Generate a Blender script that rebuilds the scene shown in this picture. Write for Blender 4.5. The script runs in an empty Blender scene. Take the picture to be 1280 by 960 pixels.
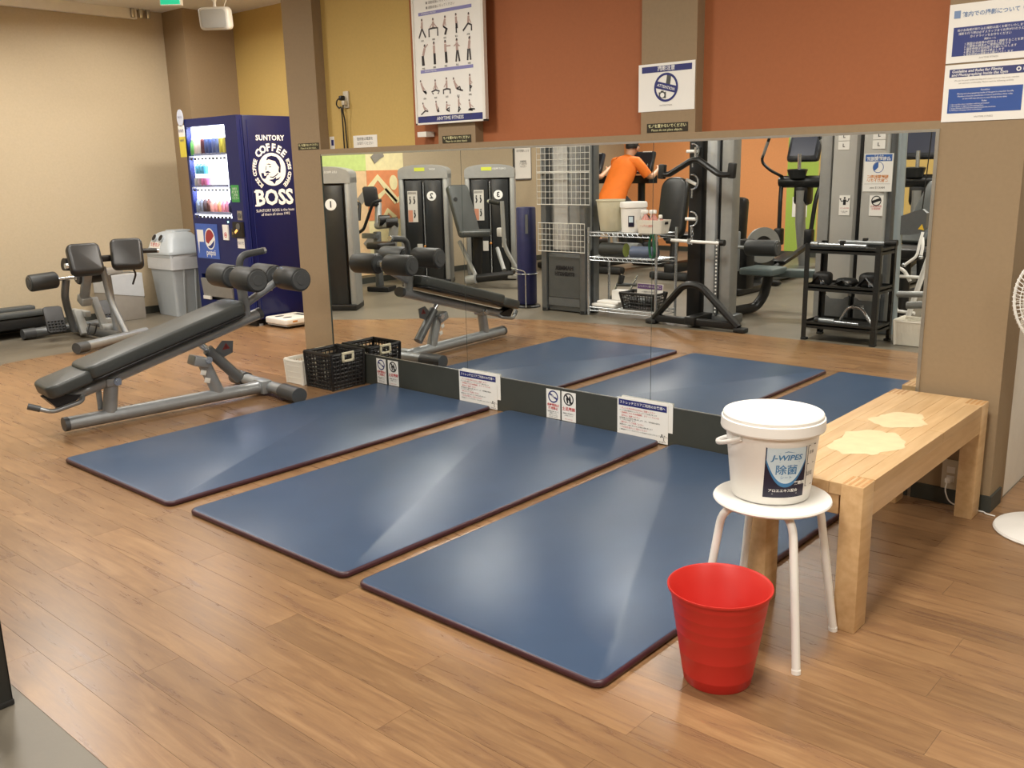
import bpy, bmesh, math, random
from mathutils import Vector, Matrix
random.seed(7)
scene = bpy.context.scene
COL = scene.collection
PI = math.pi

# ------------------------------------------------------------------ camera
cam_data = bpy.data.cameras.new('camera')
cam_data.sensor_width = 36.0
cam_data.lens = 1158.31 / 1280.0 * 36.0
cam_data.clip_start = 0.05
cam = bpy.data.objects.new('camera', cam_data)
COL.objects.link(cam)
yaw, pitch, roll = 0.7279043, 0.2304935, -0.0225108
fwd = Vector((-math.sin(yaw)*math.cos(pitch), math.cos(yaw)*math.cos(pitch), -math.sin(pitch)))
rt = Vector((math.cos(yaw), math.sin(yaw), 0)); up0 = rt.cross(fwd)
r_ = rt*math.cos(roll) + up0*math.sin(roll); u_ = -rt*math.sin(roll) + up0*math.cos(roll)
cm = Matrix((r_, u_, -fwd)).transposed().to_4x4()
cm.translation = Vector((0.3594, -3.7549, 1.35))
cam.matrix_world = cm
scene.camera = cam

# ------------------------------------------------------------------ world, view
scene.view_settings.view_transform = 'Standard'
scene.view_settings.look = 'None'
scene.view_settings.gamma = 1.0
scene.view_settings.use_curve_mapping = False
scene.view_settings.exposure = 0.0
world = bpy.data.worlds.new('world'); scene.world = world
world.use_nodes = True
world.node_tree.nodes['Background'].inputs[0].default_value = (1.0, 0.9, 0.78, 1)
world.node_tree.nodes['Background'].inputs[1].default_value = 0.25

# ceiling lighting as bare area lamps out of view, no fixtures built
CEIL = 2.87
LAMP_SPOTS = [(-7.3, -0.95, 31), (-7.45, 0.48, 22), (-5.7, -1.8, 40), (-3.2, -1.8, 46), (-0.6, -1.8, 58),
              (-7.0, -3.6, 52), (-5.7, -4.6, 36), (-3.2, -4.6, 36), (-0.4, -4.6, 74), (2.1, -2.8, 52), (0.4, 0.4, 16), (-5.45, 0.95, 78),  # last in this row: unseen lamp added to brighten the alcove wall
              (-6.6, -7.2, 60), (-4.0, -7.2, 60), (-1.5, -7.2, 45)]
LAMP_COL = (1.0, 0.95, 0.875)
for k, (lx, ly, le) in enumerate(LAMP_SPOTS):
    ld = bpy.data.lights.new('unseen_ceiling_lamp', 'AREA')
    ld.shape = 'SQUARE'; ld.size = 0.5; ld.energy = le; ld.color = LAMP_COL; ld.spread = math.radians(178 if (0.9 < ly < 1.0) else 166)
    lo = bpy.data.objects.new('unseen_ceiling_lamp', ld); COL.objects.link(lo)
    lo.location = (lx, ly, CEIL - 0.05)

# ------------------------------------------------------------------ materials
def lin(h):
    h = h.lstrip('#')
    c = [int(h[i:i+2], 16)/255.0 for i in (0, 2, 4)]
    return tuple((x/12.92 if x <= 0.04045 else ((x+0.055)/1.055)**2.4) for x in c) + (1.0,)
MATS = {}
def mat(name, col, rough=0.5, metal=0.0, vary=0.06, scale=18.0, bump=0.0, bscale=120.0, emit=None, estr=0.0, coat=0.0, trans=0.0, alpha=1.0, spec=0.5):
    if name in MATS: return MATS[name]
    m = bpy.data.materials.new(name); m.use_nodes = True
    nt = m.node_tree; b = nt.nodes['Principled BSDF']
    c = lin(col) if isinstance(col, str) else col
    b.inputs['Roughness'].default_value = rough
    b.inputs['Metallic'].default_value = metal
    b.inputs['Specular IOR Level'].default_value = spec
    b.inputs['Coat Weight'].default_value = coat
    if trans: b.inputs['Transmission Weight'].default_value = trans
    if alpha < 1: b.inputs['Alpha'].default_value = alpha
    if vary > 0:
        tc = nt.nodes.new('ShaderNodeTexCoord'); n = nt.nodes.new('ShaderNodeTexNoise')
        n.inputs['Scale'].default_value = scale; n.inputs['Detail'].default_value = 4
        nt.links.new(tc.outputs['Object'], n.inputs['Vector'])
        r = nt.nodes.new('ShaderNodeValToRGB')
        r.color_ramp.elements[0].position = 0.3; r.color_ramp.elements[1].position = 0.7
        r.color_ramp.elements[0].color = tuple(x*(1-vary) for x in c[:3]) + (1,)
        r.color_ramp.elements[1].color = tuple(min(1, x*(1+vary)) for x in c[:3]) + (1,)
        nt.links.new(n.outputs['Fac'], r.inputs['Fac']); nt.links.new(r.outputs['Color'], b.inputs['Base Color'])
        if bump:
            n2 = nt.nodes.new('ShaderNodeTexNoise'); n2.inputs['Scale'].default_value = bscale; n2.inputs['Detail'].default_value = 3
            nt.links.new(tc.outputs['Object'], n2.inputs['Vector'])
            bp = nt.nodes.new('ShaderNodeBump'); bp.inputs['Strength'].default_value = bump; bp.inputs['Distance'].default_value = 0.002
            nt.links.new(n2.outputs['Fac'], bp.inputs['Height']); nt.links.new(bp.outputs['Normal'], b.inputs['Normal'])
    else:
        b.inputs['Base Color'].default_value = c
    if emit:
        b.inputs['Emission Color'].default_value = lin(emit); b.inputs['Emission Strength'].default_value = estr
    MATS[name] = m
    return m

# ------------------------------------------------------------------ mesh builder
def frame(axis):
    a = Vector(axis).normalized()
    t = Vector((0, 0, 1)) if abs(a.z) < 0.9 else Vector((1, 0, 0))
    u = a.cross(t).normalized(); v = a.cross(u).normalized()
    return a, u, v
def rotz(d): return Matrix.Rotation(math.radians(d), 3, 'Z')
def rotx(d): return Matrix.Rotation(math.radians(d), 3, 'X')
def roty(d): return Matrix.Rotation(math.radians(d), 3, 'Y')
I3 = Matrix.Identity(3)

class B:
    """collects geometry; mirror=True: given as it is seen in the wall mirror, stored where it really stands"""
    def __init__(s, mirror=False, T=None):
        s.v = []; s.f = []; s.mi = []; s.cur = 0; s.mirror = mirror; s.T = T
    def add(s, vs, fs):
        o = len(s.v)
        for p in vs:
            p = Vector(p)
            s.v.append(s.T @ p if s.T else p)
        for f in fs:
            s.f.append([o+i for i in f]); s.mi.append(s.cur)
        return s
    def m(s, k): s.cur = k; return s
    def box(s, x0, x1, y0, y1, z0, z1):
        return s.rb(((x0+x1)/2, (y0+y1)/2, (z0+z1)/2), (abs(x1-x0), abs(y1-y0), abs(z1-z0)), I3, 0)
    def rb(s, c, size, R=I3, ch=0.004):
        c = Vector(c); h = [x/2 for x in size]
        if ch <= 0 or ch > min(h)*0.99:
            vs = [c + R @ Vector((sx*h[0], sy*h[1], sz*h[2])) for sx in (-1, 1) for sy in (-1, 1) for sz in (-1, 1)]
            return s.add(vs, [(0, 1, 3, 2), (4, 6, 7, 5), (0, 4, 5, 1), (2, 3, 7, 6), (0, 2, 6, 4), (1, 5, 7, 3)])
        bm = bmesh.new()
        bmesh.ops.create_cube(bm, size=1.0)
        for v in bm.verts: v.co = Vector((v.co.x*size[0], v.co.y*size[1], v.co.z*size[2]))
        bmesh.ops.bevel(bm, geom=bm.edges[:] , offset=ch, segments=2, profile=0.5, affect='EDGES')
        bm.verts.index_update()
        vs = [c + R @ v.co for v in bm.verts]; fs = [[v.index for v in f.verts] for f in bm.faces]
        bm.free()
        return s.add(vs, fs)
    def cyl(s, p0, p1, r, r1=None, n=16, cap=True):
        p0 = Vector(p0); p1 = Vector(p1); r1 = r if r1 is None else r1
        a, u, v = frame(p1-p0)
        vs = []
        for p, q in ((p0, r), (p1, r1)):
            for i in range(n):
                t = 2*PI*i/n; vs.append(p + u*math.cos(t)*q + v*math.sin(t)*q)
        fs = [(i, (i+1) % n, n+(i+1) % n, n+i) for i in range(n)]
        if cap: fs += [tuple(range(n-1, -1, -1)), tuple(range(n, 2*n))]
        return s.add(vs, fs)
    def tube(s, pts, r, n=10, cap=True, closed=False, sx=1.0, sy=1.0, up=None):
        P = [Vector(p) for p in pts]; N = len(P)
        rr = r if isinstance(r, (list, tuple)) else [r]*N
        tang = []
        for i in range(N):
            if closed: t = P[(i+1) % N] - P[i-1]
            elif i == 0: t = P[1]-P[0]
            elif i == N-1: t = P[-1]-P[-2]
            else: t = (P[i+1]-P[i]).normalized() + (P[i]-P[i-1]).normalized()
            tang.append(t.normalized())
        a = tang[0]
        if up is not None:
            u = (Vector(up) - a*a.dot(Vector(up))).normalized()
        else:
            _, u, _v = frame(a)
        vs = []
        for i in range(N):
            t = tang[i]
            u = (u - t*t.dot(u)).normalized(); w = t.cross(u)
            k = 1.0
            if 0 < i < N-1 and not closed:
                d = (P[i]-P[i-1]).normalized(); k = 1/max(0.5, d.dot(t))
            for j in range(n):
                an = 2*PI*j/n
                vs.append(P[i] + (u*math.cos(an)*sx + w*math.sin(an)*sy)*rr[i])
        fs = []
        rng = N if closed else N-1
        for i in range(rng):
            i2 = (i+1) % N
            for j in range(n):
                j2 = (j+1) % n
                fs.append((i*n+j, i*n+j2, i2*n+j2, i2*n+j))
        if cap and not closed:
            fs.append(tuple(range(n-1, -1, -1))); fs.append(tuple((N-1)*n+j for j in range(n)))
        return s.add(vs, fs)
    def lathe(s, prof, c=(0, 0, 0), n=32, R=I3, sx=1, sy=1):
        c = Vector(c); vs = []; fs = []; m = len(prof)
        for (r, z) in prof:
            r = max(r, 1e-5)
            for j in range(n):
                t = 2*PI*j/n; vs.append(c + R @ Vector((r*math.cos(t)*sx, r*math.sin(t)*sy, z)))
        for i in range(m-1):
            for j in range(n):
                j2 = (j+1) % n
                fs.append((i*n+j, i*n+j2, (i+1)*n+j2, (i+1)*n+j))
        return s.add(vs, fs)
    def prism(s, poly, o, u, v, th):
        """polygon (list of 2D) in plane o,u,v extruded by vector th"""
        o = Vector(o); u = Vector(u); v = Vector(v); th = Vector(th); n = len(poly)
        a = [o+u*p[0]+v*p[1] for p in poly]
        if u.cross(v).dot(th) < 0: a.reverse()
        vs = a + [p+th for p in a]
        fs = [tuple(range(n-1, -1, -1)), tuple(range(n, 2*n))] + [(i, (i+1) % n, n+(i+1) % n, n+i) for i in range(n)]
        return s.add(vs, fs)
    def flat(s, poly, o, u, v, off=0.0):
        o = Vector(o); u = Vector(u); v = Vector(v); nrm = u.cross(v).normalized()
        return s.add([o+u*p[0]+v*p[1]+nrm*off for p in poly], [tuple(range(len(poly)))])
    def quad(s, x0, x1, y0, y1, o, u, v, off=0.0):
        return s.flat([(x0, y0), (x1, y0), (x1, y1), (x0, y1)], o, u, v, off)
    def ring(s, cx, cy, r0, r1, o, u, v, off=0.0, n=32, a0=0.0, a1=2*PI, sq=1.0):
        o = Vector(o); u = Vector(u); v = Vector(v); nrm = u.cross(v).normalized()
        vs = []; fs = []
        full = abs(a1-a0-2*PI) < 1e-6
        cnt = n if full else n+1
        for i in range(cnt):
            t = a0+(a1-a0)*i/n
            for r in (r0, r1):
                vs.append(o+u*(cx+math.cos(t)*r)+v*(cy+math.sin(t)*r*sq)+nrm*off)
        for i in range(n):
            j = (i+1) % cnt
            fs.append((2*i, 2*i+1, 2*j+1, 2*j))
        return s.add(vs, fs)
    def disc(s, cx, cy, r, o, u, v, off=0.0, n=28, sq=1.0):
        return s.flat([(cx+math.cos(2*PI*i/n)*r, cy+math.sin(2*PI*i/n)*r*sq) for i in range(n)], o, u, v, off)
    def pad(s, o, u, v, w, l, t, rc=0.04, re=0.015, nseg=5):
        """upholstered pad: rounded rectangle w x l centred at o in (u,v), thickness t along +u x v, soft rims"""
        o = Vector(o); u = Vector(u).normalized(); v = Vector(v).normalized(); nrm = u.cross(v).normalized()
        def outline(ins):
            hw, hl = w/2-ins, l/2-ins; rc2 = max(0.002, rc-ins); pts = []
            for (cx, cy, a0) in ((hw-rc2, hl-rc2, 0), (-hw+rc2, hl-rc2, 90), (-hw+rc2, -hl+rc2, 180), (hw-rc2, -hl+rc2, 270)):
                for k in range(nseg+1):
                    a = math.radians(a0+90*k/nseg); pts.append((cx+rc2*math.cos(a), cy+rc2*math.sin(a)))
            return pts
        rings = []
        for k in range(4):
            a = math.radians(30*k); rings.append((re*(1-math.sin(a)), re*(1-math.cos(a))))
        prof = [(ins, z) for (ins, z) in rings] + [(ins, t-z) for (ins, z) in reversed(rings)]
        vs = []; fs = []; cnt = None
        for ins, z in prof:
            pts = outline(ins); cnt = len(pts)
            vs += [o+u*p[0]+v*p[1]+nrm*z for p in pts]
        m = len(prof)
        for i in range(m-1):
            for j in range(cnt):
                j2 = (j+1) % cnt; fs.append((i*cnt+j, i*cnt+j2, (i+1)*cnt+j2, (i+1)*cnt+j))
        fs.append(tuple(range(cnt-1, -1, -1))); fs.append(tuple((m-1)*cnt+j for j in range(cnt)))
        return s.add(vs, fs)
    def roller(s, p0, p1, r, n=20, e=0.015):
        p0 = Vector(p0); p1 = Vector(p1); L = (p1-p0).length; a, u, v = frame(p1-p0)
        R = Matrix((u, v, a)).transposed()
        if R.determinant() < 0: R = Matrix((v, u, a)).transposed()
        return s.lathe([(0, 0), (r-e, 0), (r-e*.3, e*.3), (r, e), (r, L-e), (r-e*.3, L-e*.3), (r-e, L), (0, L)], p0, n, R)
    def sphere(s, c, r, n=12, sz=1.0):
        k = n//2
        return s.lathe([(r*math.sin(PI*i/k), -r*sz*math.cos(PI*i/k)) for i in range(k+1)], c, n)
    def text(s, body, size, o, u, v, off=0.0012, align='CENTER', bold=0.0, flip=False, sxk=1.0, shear=0.0, spacing=1.0, line=1.0):
        o = Vector(o); u = Vector(u); v = Vector(v); nrm = u.cross(v).normalized()
        vs, fs = text_geo(body, size, align, bold, shear, spacing, line)
        k = -1.0 if flip else 1.0
        pts = [o+u*(p[0]*k*sxk)+v*p[1]+nrm*off for p in vs]
        if flip: fs = [f[::-1] for f in fs]
        return s.add(pts, fs)
    def build(s, name, mats, parent=None, label=None, smooth=True, ang=38, raw=False):
        if not isinstance(mats, (list, tuple)): mats = [mats]
        me = bpy.data.meshes.new(name)
        loc = Vector((0, 0, 0))
        par = parent
        chain = Vector((0, 0, 0))
        if par is None and not raw:
            sg = -1 if s.mirror else 1
            xs = [p.x for p in s.v]; ys = [p.y*sg for p in s.v]; zs = [p.z for p in s.v]
            chain = Vector(((min(xs)+max(xs))/2, (min(ys)+max(ys))/2, min(zs)))
        if par is not None and 'base' in par: chain = Vector(par['base'])
        if s.mirror:
            vs = [(p.x-chain.x, -p.y-chain.y, p.z-chain.z) for p in s.v]; fs = [f[::-1] for f in s.f]
        else:
            vs = [tuple(p-chain) for p in s.v]; fs = s.f
        me.from_pydata(vs, [], fs)
        for mt in mats: me.materials.append(mt)
        if len(mats) > 1: me.polygons.foreach_set('material_index', s.mi)
        if smooth:
            me.polygons.foreach_set('use_smooth', [True]*len(me.polygons))
            me.set_sharp_from_angle(angle=math.radians(ang))
        me.update()
        ob = bpy.data.objects.new(name, me); COL.objects.link(ob)
        if par is not None: ob.parent = par
        else: ob.location = chain
        ob['base'] = tuple(chain)
        if label: ob['label'] = label
        return ob

_TXT = {}
def text_geo(body, size, align, bold, shear, spacing, line):
    key = (body, align, bold, shear, spacing, line, size if bold else 0)
    if key not in _TXT:
        cu = bpy.data.curves.new('lettering', 'FONT')
        cu.body = body; cu.size = size if bold else 1.0; cu.align_x = align; cu.align_y = 'CENTER'; cu.resolution_u = 2
        cu.offset = bold; cu.shear = shear; cu.space_character = spacing; cu.space_line = line
        ob = bpy.data.objects.new('lettering', cu); COL.objects.link(ob)
        bpy.context.view_layer.update()
        dg = bpy.context.evaluated_depsgraph_get()
        me = ob.evaluated_get(dg).to_mesh()
        vs = [tuple(v.co) for v in me.vertices]; fs = [tuple(p.vertices) for p in me.polygons]
        ob.evaluated_get(dg).to_mesh_clear()
        bpy.data.objects.remove(ob); bpy.data.curves.remove(cu)
        _TXT[key] = (vs, fs)
    vs, fs = _TXT[key]
    if not bold: vs = [(x*size, y*size, z) for x, y, z in vs]
    return vs, fs

def tag(o, label=None, cat=None, group=None, kind=None):
    if label: o['label'] = label
    if cat: o['category'] = cat
    if group: o['group'] = group
    if kind: o['kind'] = kind
    return o
def thing(name, loc, label, cat, group=None, mirror=False):
    o = bpy.data.objects.new(name, None); COL.objects.link(o)
    if mirror: loc = (loc[0], -loc[1], loc[2])
    o.location = loc; o.empty_display_size = 0.1
    o['base'] = tuple(loc)
    return tag(o, label, cat, group)
def struct(name, b, m, **k):
    o = b.build(name, m, **k); o['kind'] = 'structure'; return o
def copy_tree(root, loc, rz=0.0, label=None, group=None):
    r = root.copy(); COL.objects.link(r); r.location = loc; r.rotation_euler = (0, 0, rz)
    if label: r['label'] = label
    if group: r['group'] = group
    for ch in list(root.children):
        c = ch.copy(); COL.objects.link(c); c.parent = r
        for g in list(ch.children):
            d = g.copy(); COL.objects.link(d); d.parent = c
    return r
X, Y, Z = Vector((1, 0, 0)), Vector((0, 1, 0)), Vector((0, 0, 1))
def arc(c, r, a0, a1, u, v, n=8):
    c = Vector(c); return [c + u*(r*math.cos(math.radians(a0+(a1-a0)*i/n))) + v*(r*math.sin(math.radians(a0+(a1-a0)*i/n))) for i in range(n+1)]
def rpath(pts, r=0.05, n=5):
    """polyline with rounded corners"""
    P = [Vector(p) for p in pts]; out = [P[0]]
    for i in range(1, len(P)-1):
        a = (P[i-1]-P[i]); b = (P[i+1]-P[i]); k = min(r, a.length*.45, b.length*.45)
        p0 = P[i]+a.normalized()*k; p1 = P[i]+b.normalized()*k
        for j in range(n+1):
            t = j/n; out.append(p0*(1-t)**2 + P[i]*2*t*(1-t) + p1*t*t)
    out.append(P[-1]); return out
# ------------------------------------------------------------------ shared materials
WALLC = 'A58C69'
M_tan = mat('tan_wallpaper', '947F62', 0.75, vary=0.03, scale=60, bump=0.15, bscale=400)
M_beige = mat('beige_wallpaper', 'BAAA8E', 0.75, vary=0.03, scale=60, bump=0.15, bscale=400)
M_yel = mat('mustard_wallpaper', 'C7A963', 0.75, vary=0.03, scale=60, bump=0.15, bscale=400)
M_ora = mat('burnt_orange_wallpaper', 'A4623B', 0.75, vary=0.03, scale=60, bump=0.15, bscale=400)
M_orb = mat('bright_orange_wallpaper', 'DE9760', 0.75, vary=0.03, scale=40)
M_grn = mat('lime_wallpaper', 'A4BE52', 0.75, vary=0.03, scale=40)
M_white = mat('white_paint', 'E8E4DA', 0.55, vary=0.02)
M_base = mat('charcoal_skirting', '3A3C36', 0.6, vary=0.05)
M_alu = mat('brushed_aluminium', 'B9B7B0', 0.35, 0.9, vary=0.04)
M_mirror = mat('mirror_glass', (0.86, 0.875, 0.85, 1), 0.0, 1.0, vary=0)
M_mirror_edge = mat('mirror_edge', '4A5450', 0.25, 0.3, vary=0)
M_black = mat('black_plastic', '161515', 0.45, vary=0.1)
M_paper = mat('white_paper', 'EFEDE6', 0.45, vary=0.01)
M_navy_ink = mat('navy_ink', '262B6E', 0.5, vary=0.02)
M_red_ink = mat('red_ink', 'C8474A', 0.5, vary=0)
M_black_ink = mat('black_ink', '1B1B1F', 0.5, vary=0)
M_white_ink = mat('white_ink', 'F2F2EE', 0.5, vary=0)
M_yellow_ink = mat('pale_yellow_ink', 'E9E3AE', 0.5, vary=0)
M_dark_sticker = mat('dark_brown_sticker', '2A2415', 0.4, vary=0.05)

def wood_planks():
    m = bpy.data.materials.new('oak_vinyl_planks'); m.use_nodes = True; nt = m.node_tree; b = nt.nodes['Principled BSDF']
    L = nt.links.new; N = nt.nodes.new
    oi = N('ShaderNodeObjectInfo'); tc = N('ShaderNodeTexCoord'); mp = N('ShaderNodeMapping')
    mp.inputs['Scale'].default_value = (1.5, 14.0, 1.0)
    mul = N('ShaderNodeVectorMath'); mul.operation = 'SCALE'; mul.inputs[0].default_value = (13.7, 37.1, 9.0)
    L(oi.outputs['Random'], mul.inputs['Scale']); L(tc.outputs['Object'], mp.inputs['Vector']); L(mul.outputs['Vector'], mp.inputs['Location'])
    n1 = N('ShaderNodeTexNoise'); n1.inputs['Scale'].default_value = 2.2; n1.inputs['Detail'].default_value = 8; n1.inputs['Roughness'].default_value = 0.65; n1.inputs['Distortion'].default_value = 0.8
    L(mp.outputs['Vector'], n1.inputs['Vector'])
    r = N('ShaderNodeValToRGB'); e = r.color_ramp.elements
    e[0].position = 0.28; e[0].color = lin('745640'); e[1].position = 0.72; e[1].color = lin('9A7854')
    k = r.color_ramp.elements.new(0.5); k.color = lin('886747')
    L(n1.outputs['Fac'], r.inputs['Fac'])
    hs = N('ShaderNodeHueSaturation'); mr = N('ShaderNodeMapRange'); mr.inputs[3].default_value = 0.86; mr.inputs[4].default_value = 1.12
    L(oi.outputs['Random'], mr.inputs[0]); L(mr.outputs[0], hs.inputs['Value']); L(r.outputs['Color'], hs.inputs['Color'])
    L(hs.outputs['Color'], b.inputs['Base Color'])
    rr = N('ShaderNodeMapRange'); rr.inputs[3].default_value = 0.22; rr.inputs[4].default_value = 0.36
    L(n1.outputs['Fac'], rr.inputs[0]); L(rr.outputs[0], b.inputs['Roughness'])
    bp = N('ShaderNodeBump'); bp.inputs['Strength'].default_value = 0.05; bp.inputs['Distance'].default_value = 0.002
    L(n1.outputs['Fac'], bp.inputs['Height']); L(bp.outputs['Normal'], b.inputs['Normal'])
    return m
M_wood = wood_planks()
M_grey_floor = mat('grey_vinyl_floor', '6E675A', 0.42, vary=0.09, scale=3.0, bump=0.1, bscale=60)

# ------------------------------------------------------------------ floor
b = B(); b.box(-8.7, 3.2, -9.3, 2.0, -0.12, -0.0012)
floor = struct('floor', b, M_grey_floor, smooth=False, raw=True)
PW, PL = 0.125, 1.15
LIM = [(-2.97, -3.2), (-2.75, -4.2), (-2.6, -4.9), (-2.3, -5.6), (-1.8, -6.15), (-1.2, -7.0), (-0.2, -7.05), (0.7, -7.5), (9, -7.5)]
def left_limit(y):
    for (ya, xa), (yb, xb) in zip(LIM, LIM[1:]):
        if y <= yb: return xa + (xb-xa)*max(0, y-ya)/(yb-ya)
row = 0; y1 = -2.97
planks = 0
while y1 < 1.55:
    y0 = y1; y1 = y0 + PW
    if y0 < 0: segs = [(left_limit((y0+y1)/2), 1.1 if y0 > -1.9 else 0.62)]
    else: segs = [(-7.5, -4.9)]
    if y0 >= 0.0 and y0 < 1.3: segs.append((-0.52, 0.75))
    for (xa, xb) in segs:
        x = xa - ((row*0.37) % 1.0)*PL*0.93
        while x < xb:
            a = max(x, xa); e = min(x+PL, xb)
            if e-a > 0.05:
                c = ((a+e)/2, (y0+y1)/2)
                g = 0.0004
                ya, yb = y0+g, y1-g
                if y0 < 0.0 < y1 and xa > -5: pass
                bb = B(); L0 = left_limit(y0) - left_limit((y0+y1)/2) if (a == xa and y0 < 0) else 0
                L1 = left_limit(y1) - left_limit((y0+y1)/2) if (a == xa and y0 < 0) else 0
                bb.prism([(a+g+L0-c[0], ya-c[1]), (e-g-c[0], ya-c[1]), (e-g-c[0], yb-c[1]), (a+g+L1-c[0], yb-c[1])], (0, 0, -0.006), X, Y, (0, 0, 0.006))
                o = bb.build('plank', M_wood, smooth=False, raw=True); o.parent = floor; o.location = (c[0], c[1], 0); planks += 1
            x += PL
    row += 1
# the foot of the alcove floor right in front of the machine is wood; the rest is grey vinyl

# ------------------------------------------------------------------ ceiling and walls
b = B(); b.box(-8.7, 3.2, -9.3, 2.0, CEIL, CEIL+0.1)
struct('ceiling', b, M_white, smooth=False)
b = B(); b.box(-8.62, -8.47, -9.3, 1.95, 0, CEIL)
struct('wall_left', b, M_beige, smooth=False)
b = B(); b.box(-8.47, -8.10, 1.18, 1.95, 0, CEIL)
struct('wall_left_pier', b, M_tan, smooth=False)
b = B(); b.box(-8.10, -4.88, 1.72, 1.86, 0, CEIL)
struct('wall_alcove', b, M_yel, smooth=False)
b = B(); b.box(-4.88, -4.57, 0.0, 1.86, 0, CEIL)
struct('wall_pillar_alcove', b, M_tan, smooth=False)
b = B(); b.box(-4.57, -3.765, 0.07, 0.2, 0.0, CEIL)
struct('wall_back_mustard', b, M_yel, smooth=False)
b = B(); b.box(-3.765, -0.813, 0.07, 0.2, 0.0, CEIL)
struct('wall_back_orange', b, M_ora, smooth=False)
for k, (xa, xb) in enumerate(((-3.505, -3.218), (-2.152, -1.864))):
    b = B(); b.box(xa, xb, 0.008, 0.07, 1.4, CEIL)
    struct('wall_pillar_mirror', b, M_tan, smooth=False)
b = B(); b.box(-0.813, -0.52, 0.0, 0.2, 0, CEIL)
struct('wall_pillar_entrance', b, M_tan, smooth=False)
b = B(); b.box(-0.62, -0.524, 0.2, 1.35, 0, CEIL)
struct('wall_entrance', b, M_white, smooth=False)
b = B(); b.box(-0.62, 3.2, 1.35, 1.5, 0, CEIL)
struct('wall_far_entrance', b, M_white, smooth=False)
b = B(); b.box(3.05, 3.2, -9.3, 1.5, 0, CEIL)
struct('wall_right', b, M_beige, smooth=False)
b = B(); b.box(-8.6, -5.66, -9.2, -9.0, 0, CEIL); struct('wall_rear_orange', b, M_orb, smooth=False)
b = B(); b.box(-5.66, -5.20, -9.2, -9.0, 0, CEIL); struct('wall_rear_green', b, M_grn, smooth=False)
b = B(); b.box(-5.20, 3.1, -9.2, -9.0, 0, CEIL); struct('wall_rear_mustard', b, M_yel, smooth=False)
# ledge over the mirrors and its bright edge, frame strips
b = B(); b.box(-4.57, -0.813, 0.0, 0.09, 1.452, 1.482); struct('trim_1', b, M_tan, smooth=False)
b = B(); b.box(-4.57, -0.813, -0.004, 0.02, 1.442, 1.452); struct('trim_2', b, M_alu, smooth=False)
b = B(); b.box(-0.826, -0.813, -0.006, 0.03, 0.0, 1.452); struct('trim_3', b, M_alu, smooth=False)
b = B(); b.box(-4.575, -4.569, -0.004, 0.02, 0.19, 1.452); struct('trim_4', b, M_mirror_edge, smooth=False)
# baseboards
b = B(); b.box(-8.47, -8.455, -9.0, 1.18, 0, 0.07); struct('baseboard_left', b, M_base, smooth=False)
b = B(); b.box(-8.10, -4.88, 1.705, 1.72, 0, 0.07); struct('baseboard_alcove', b, M_base, smooth=False)
b = B(); b.box(-0.813, -0.512, -0.008, 0.0, 0, 0.065); b.box(-0.52, -0.512, 0.0, 0.14, 0, 0.065); struct('baseboard_entrance', b, M_base, smooth=False)
b = B(); b.box(-8.47, 3.05, -9.0, -8.985, 0, 0.07); struct('baseboard_rear', b, M_base, smooth=False)
b = B(); b.box(-0.52, 3.05, 1.335, 1.35, 0, 0.07); struct('baseboard_far', b, M_base, smooth=False)

# mirrors: three tall panes on a dark plinth
seams = [-4.569, -3.328, -2.076, -0.826]
for k in range(3):
    r = thing('wall_mirror', ((seams[k]+seams[k+1])/2, 0.0, 0.195),
              ['tall frameless wall mirror pane beside the alcove pillar', 'middle wall mirror pane between the two upright seams', 'tall wall mirror pane above the wooden bench, next to the entrance pillar'][k], 'mirror')
    b = B(); b.box(seams[k]+0.0015, seams[k+1]-0.0015, 0.0, 0.012, 0.197, 1.443); b.build('mirror_glass', M_mirror, r, smooth=False)
    b = B(); b.box(seams[k+1]-0.0015, seams[k+1]+0.0015, 0.001, 0.012, 0.197, 1.443); b.build('seam', M_mirror_edge, r, smooth=False)
b = B(); b.box(-4.57, -0.826, -0.003, 0.05, 0.0, 0.195); struct('trim_5', b, M_base, smooth=False)
b = B(); b.box(-4.57, -0.826, -0.0045, 0.002, 0.195, 0.1985); struct('trim_6', b, M_alu, smooth=False)

# mural on the end wall (seen in the mirror): colour blocks with a running figure cut in relief
mu = thing('wall_mural', (-8.46, -3.2, 0.1), 'colour block mural with a running figure on the end wall behind the machines', 'mural')
M_mc = mat('mural_cream', 'EFE3B0', 0.7); M_mg = mat('mural_lime', 'CBE08A', 0.7); M_mo = mat('mural_coral', 'E08F60', 0.7); M_mp = mat('mural_peach', 'E9C79A', 0.7); M_ms = mat('mural_grey', '8E8980', 0.7)
b = B(mirror=True); b.box(-8.47, -8.455, 2.35, 4.2, 0.1, 2.2); b.build('backing', M_mc, mu, smooth=False)
o_, u2, v2 = (-8.454, 2.35, 0), Y, Z
def mural(name, m, poly): 
    q = B(mirror=True); q.prism(poly, o_, u2, v2, (0.004, 0, 0)); q.build(name, m, mu, smooth=False)
mural('lime_block', M_mg, [(0.6, 1.34), (1.25, 1.34), (1.25, 2.2), (0.6, 2.2)])
mural('peach_block', M_mp, [(0.9, 0.1), (1.25, 0.1), (1.25, 1.335), (0.9, 1.335)])
mural('coral_block', M_mo, [(1.255, 0.75), (1.83, 0.75), (1.83, 1.34), (1.255, 1.34)])
def thick(pts, w):
    P = [Vector((p[0], p[1], 0)) for p in pts]; L = []; R = []
    for i in range(len(P)):
        t = (P[min(i+1, len(P)-1)]-P[max(i-1, 0)]).normalized(); n = Vector((-t.y, t.x, 0))*w/2
        L.append(P[i]+n); R.append(P[i]-n)
    return [(p.x, p.y) for p in L+R[::-1]]
o_ = (-8.449, 2.35, 0)
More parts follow.
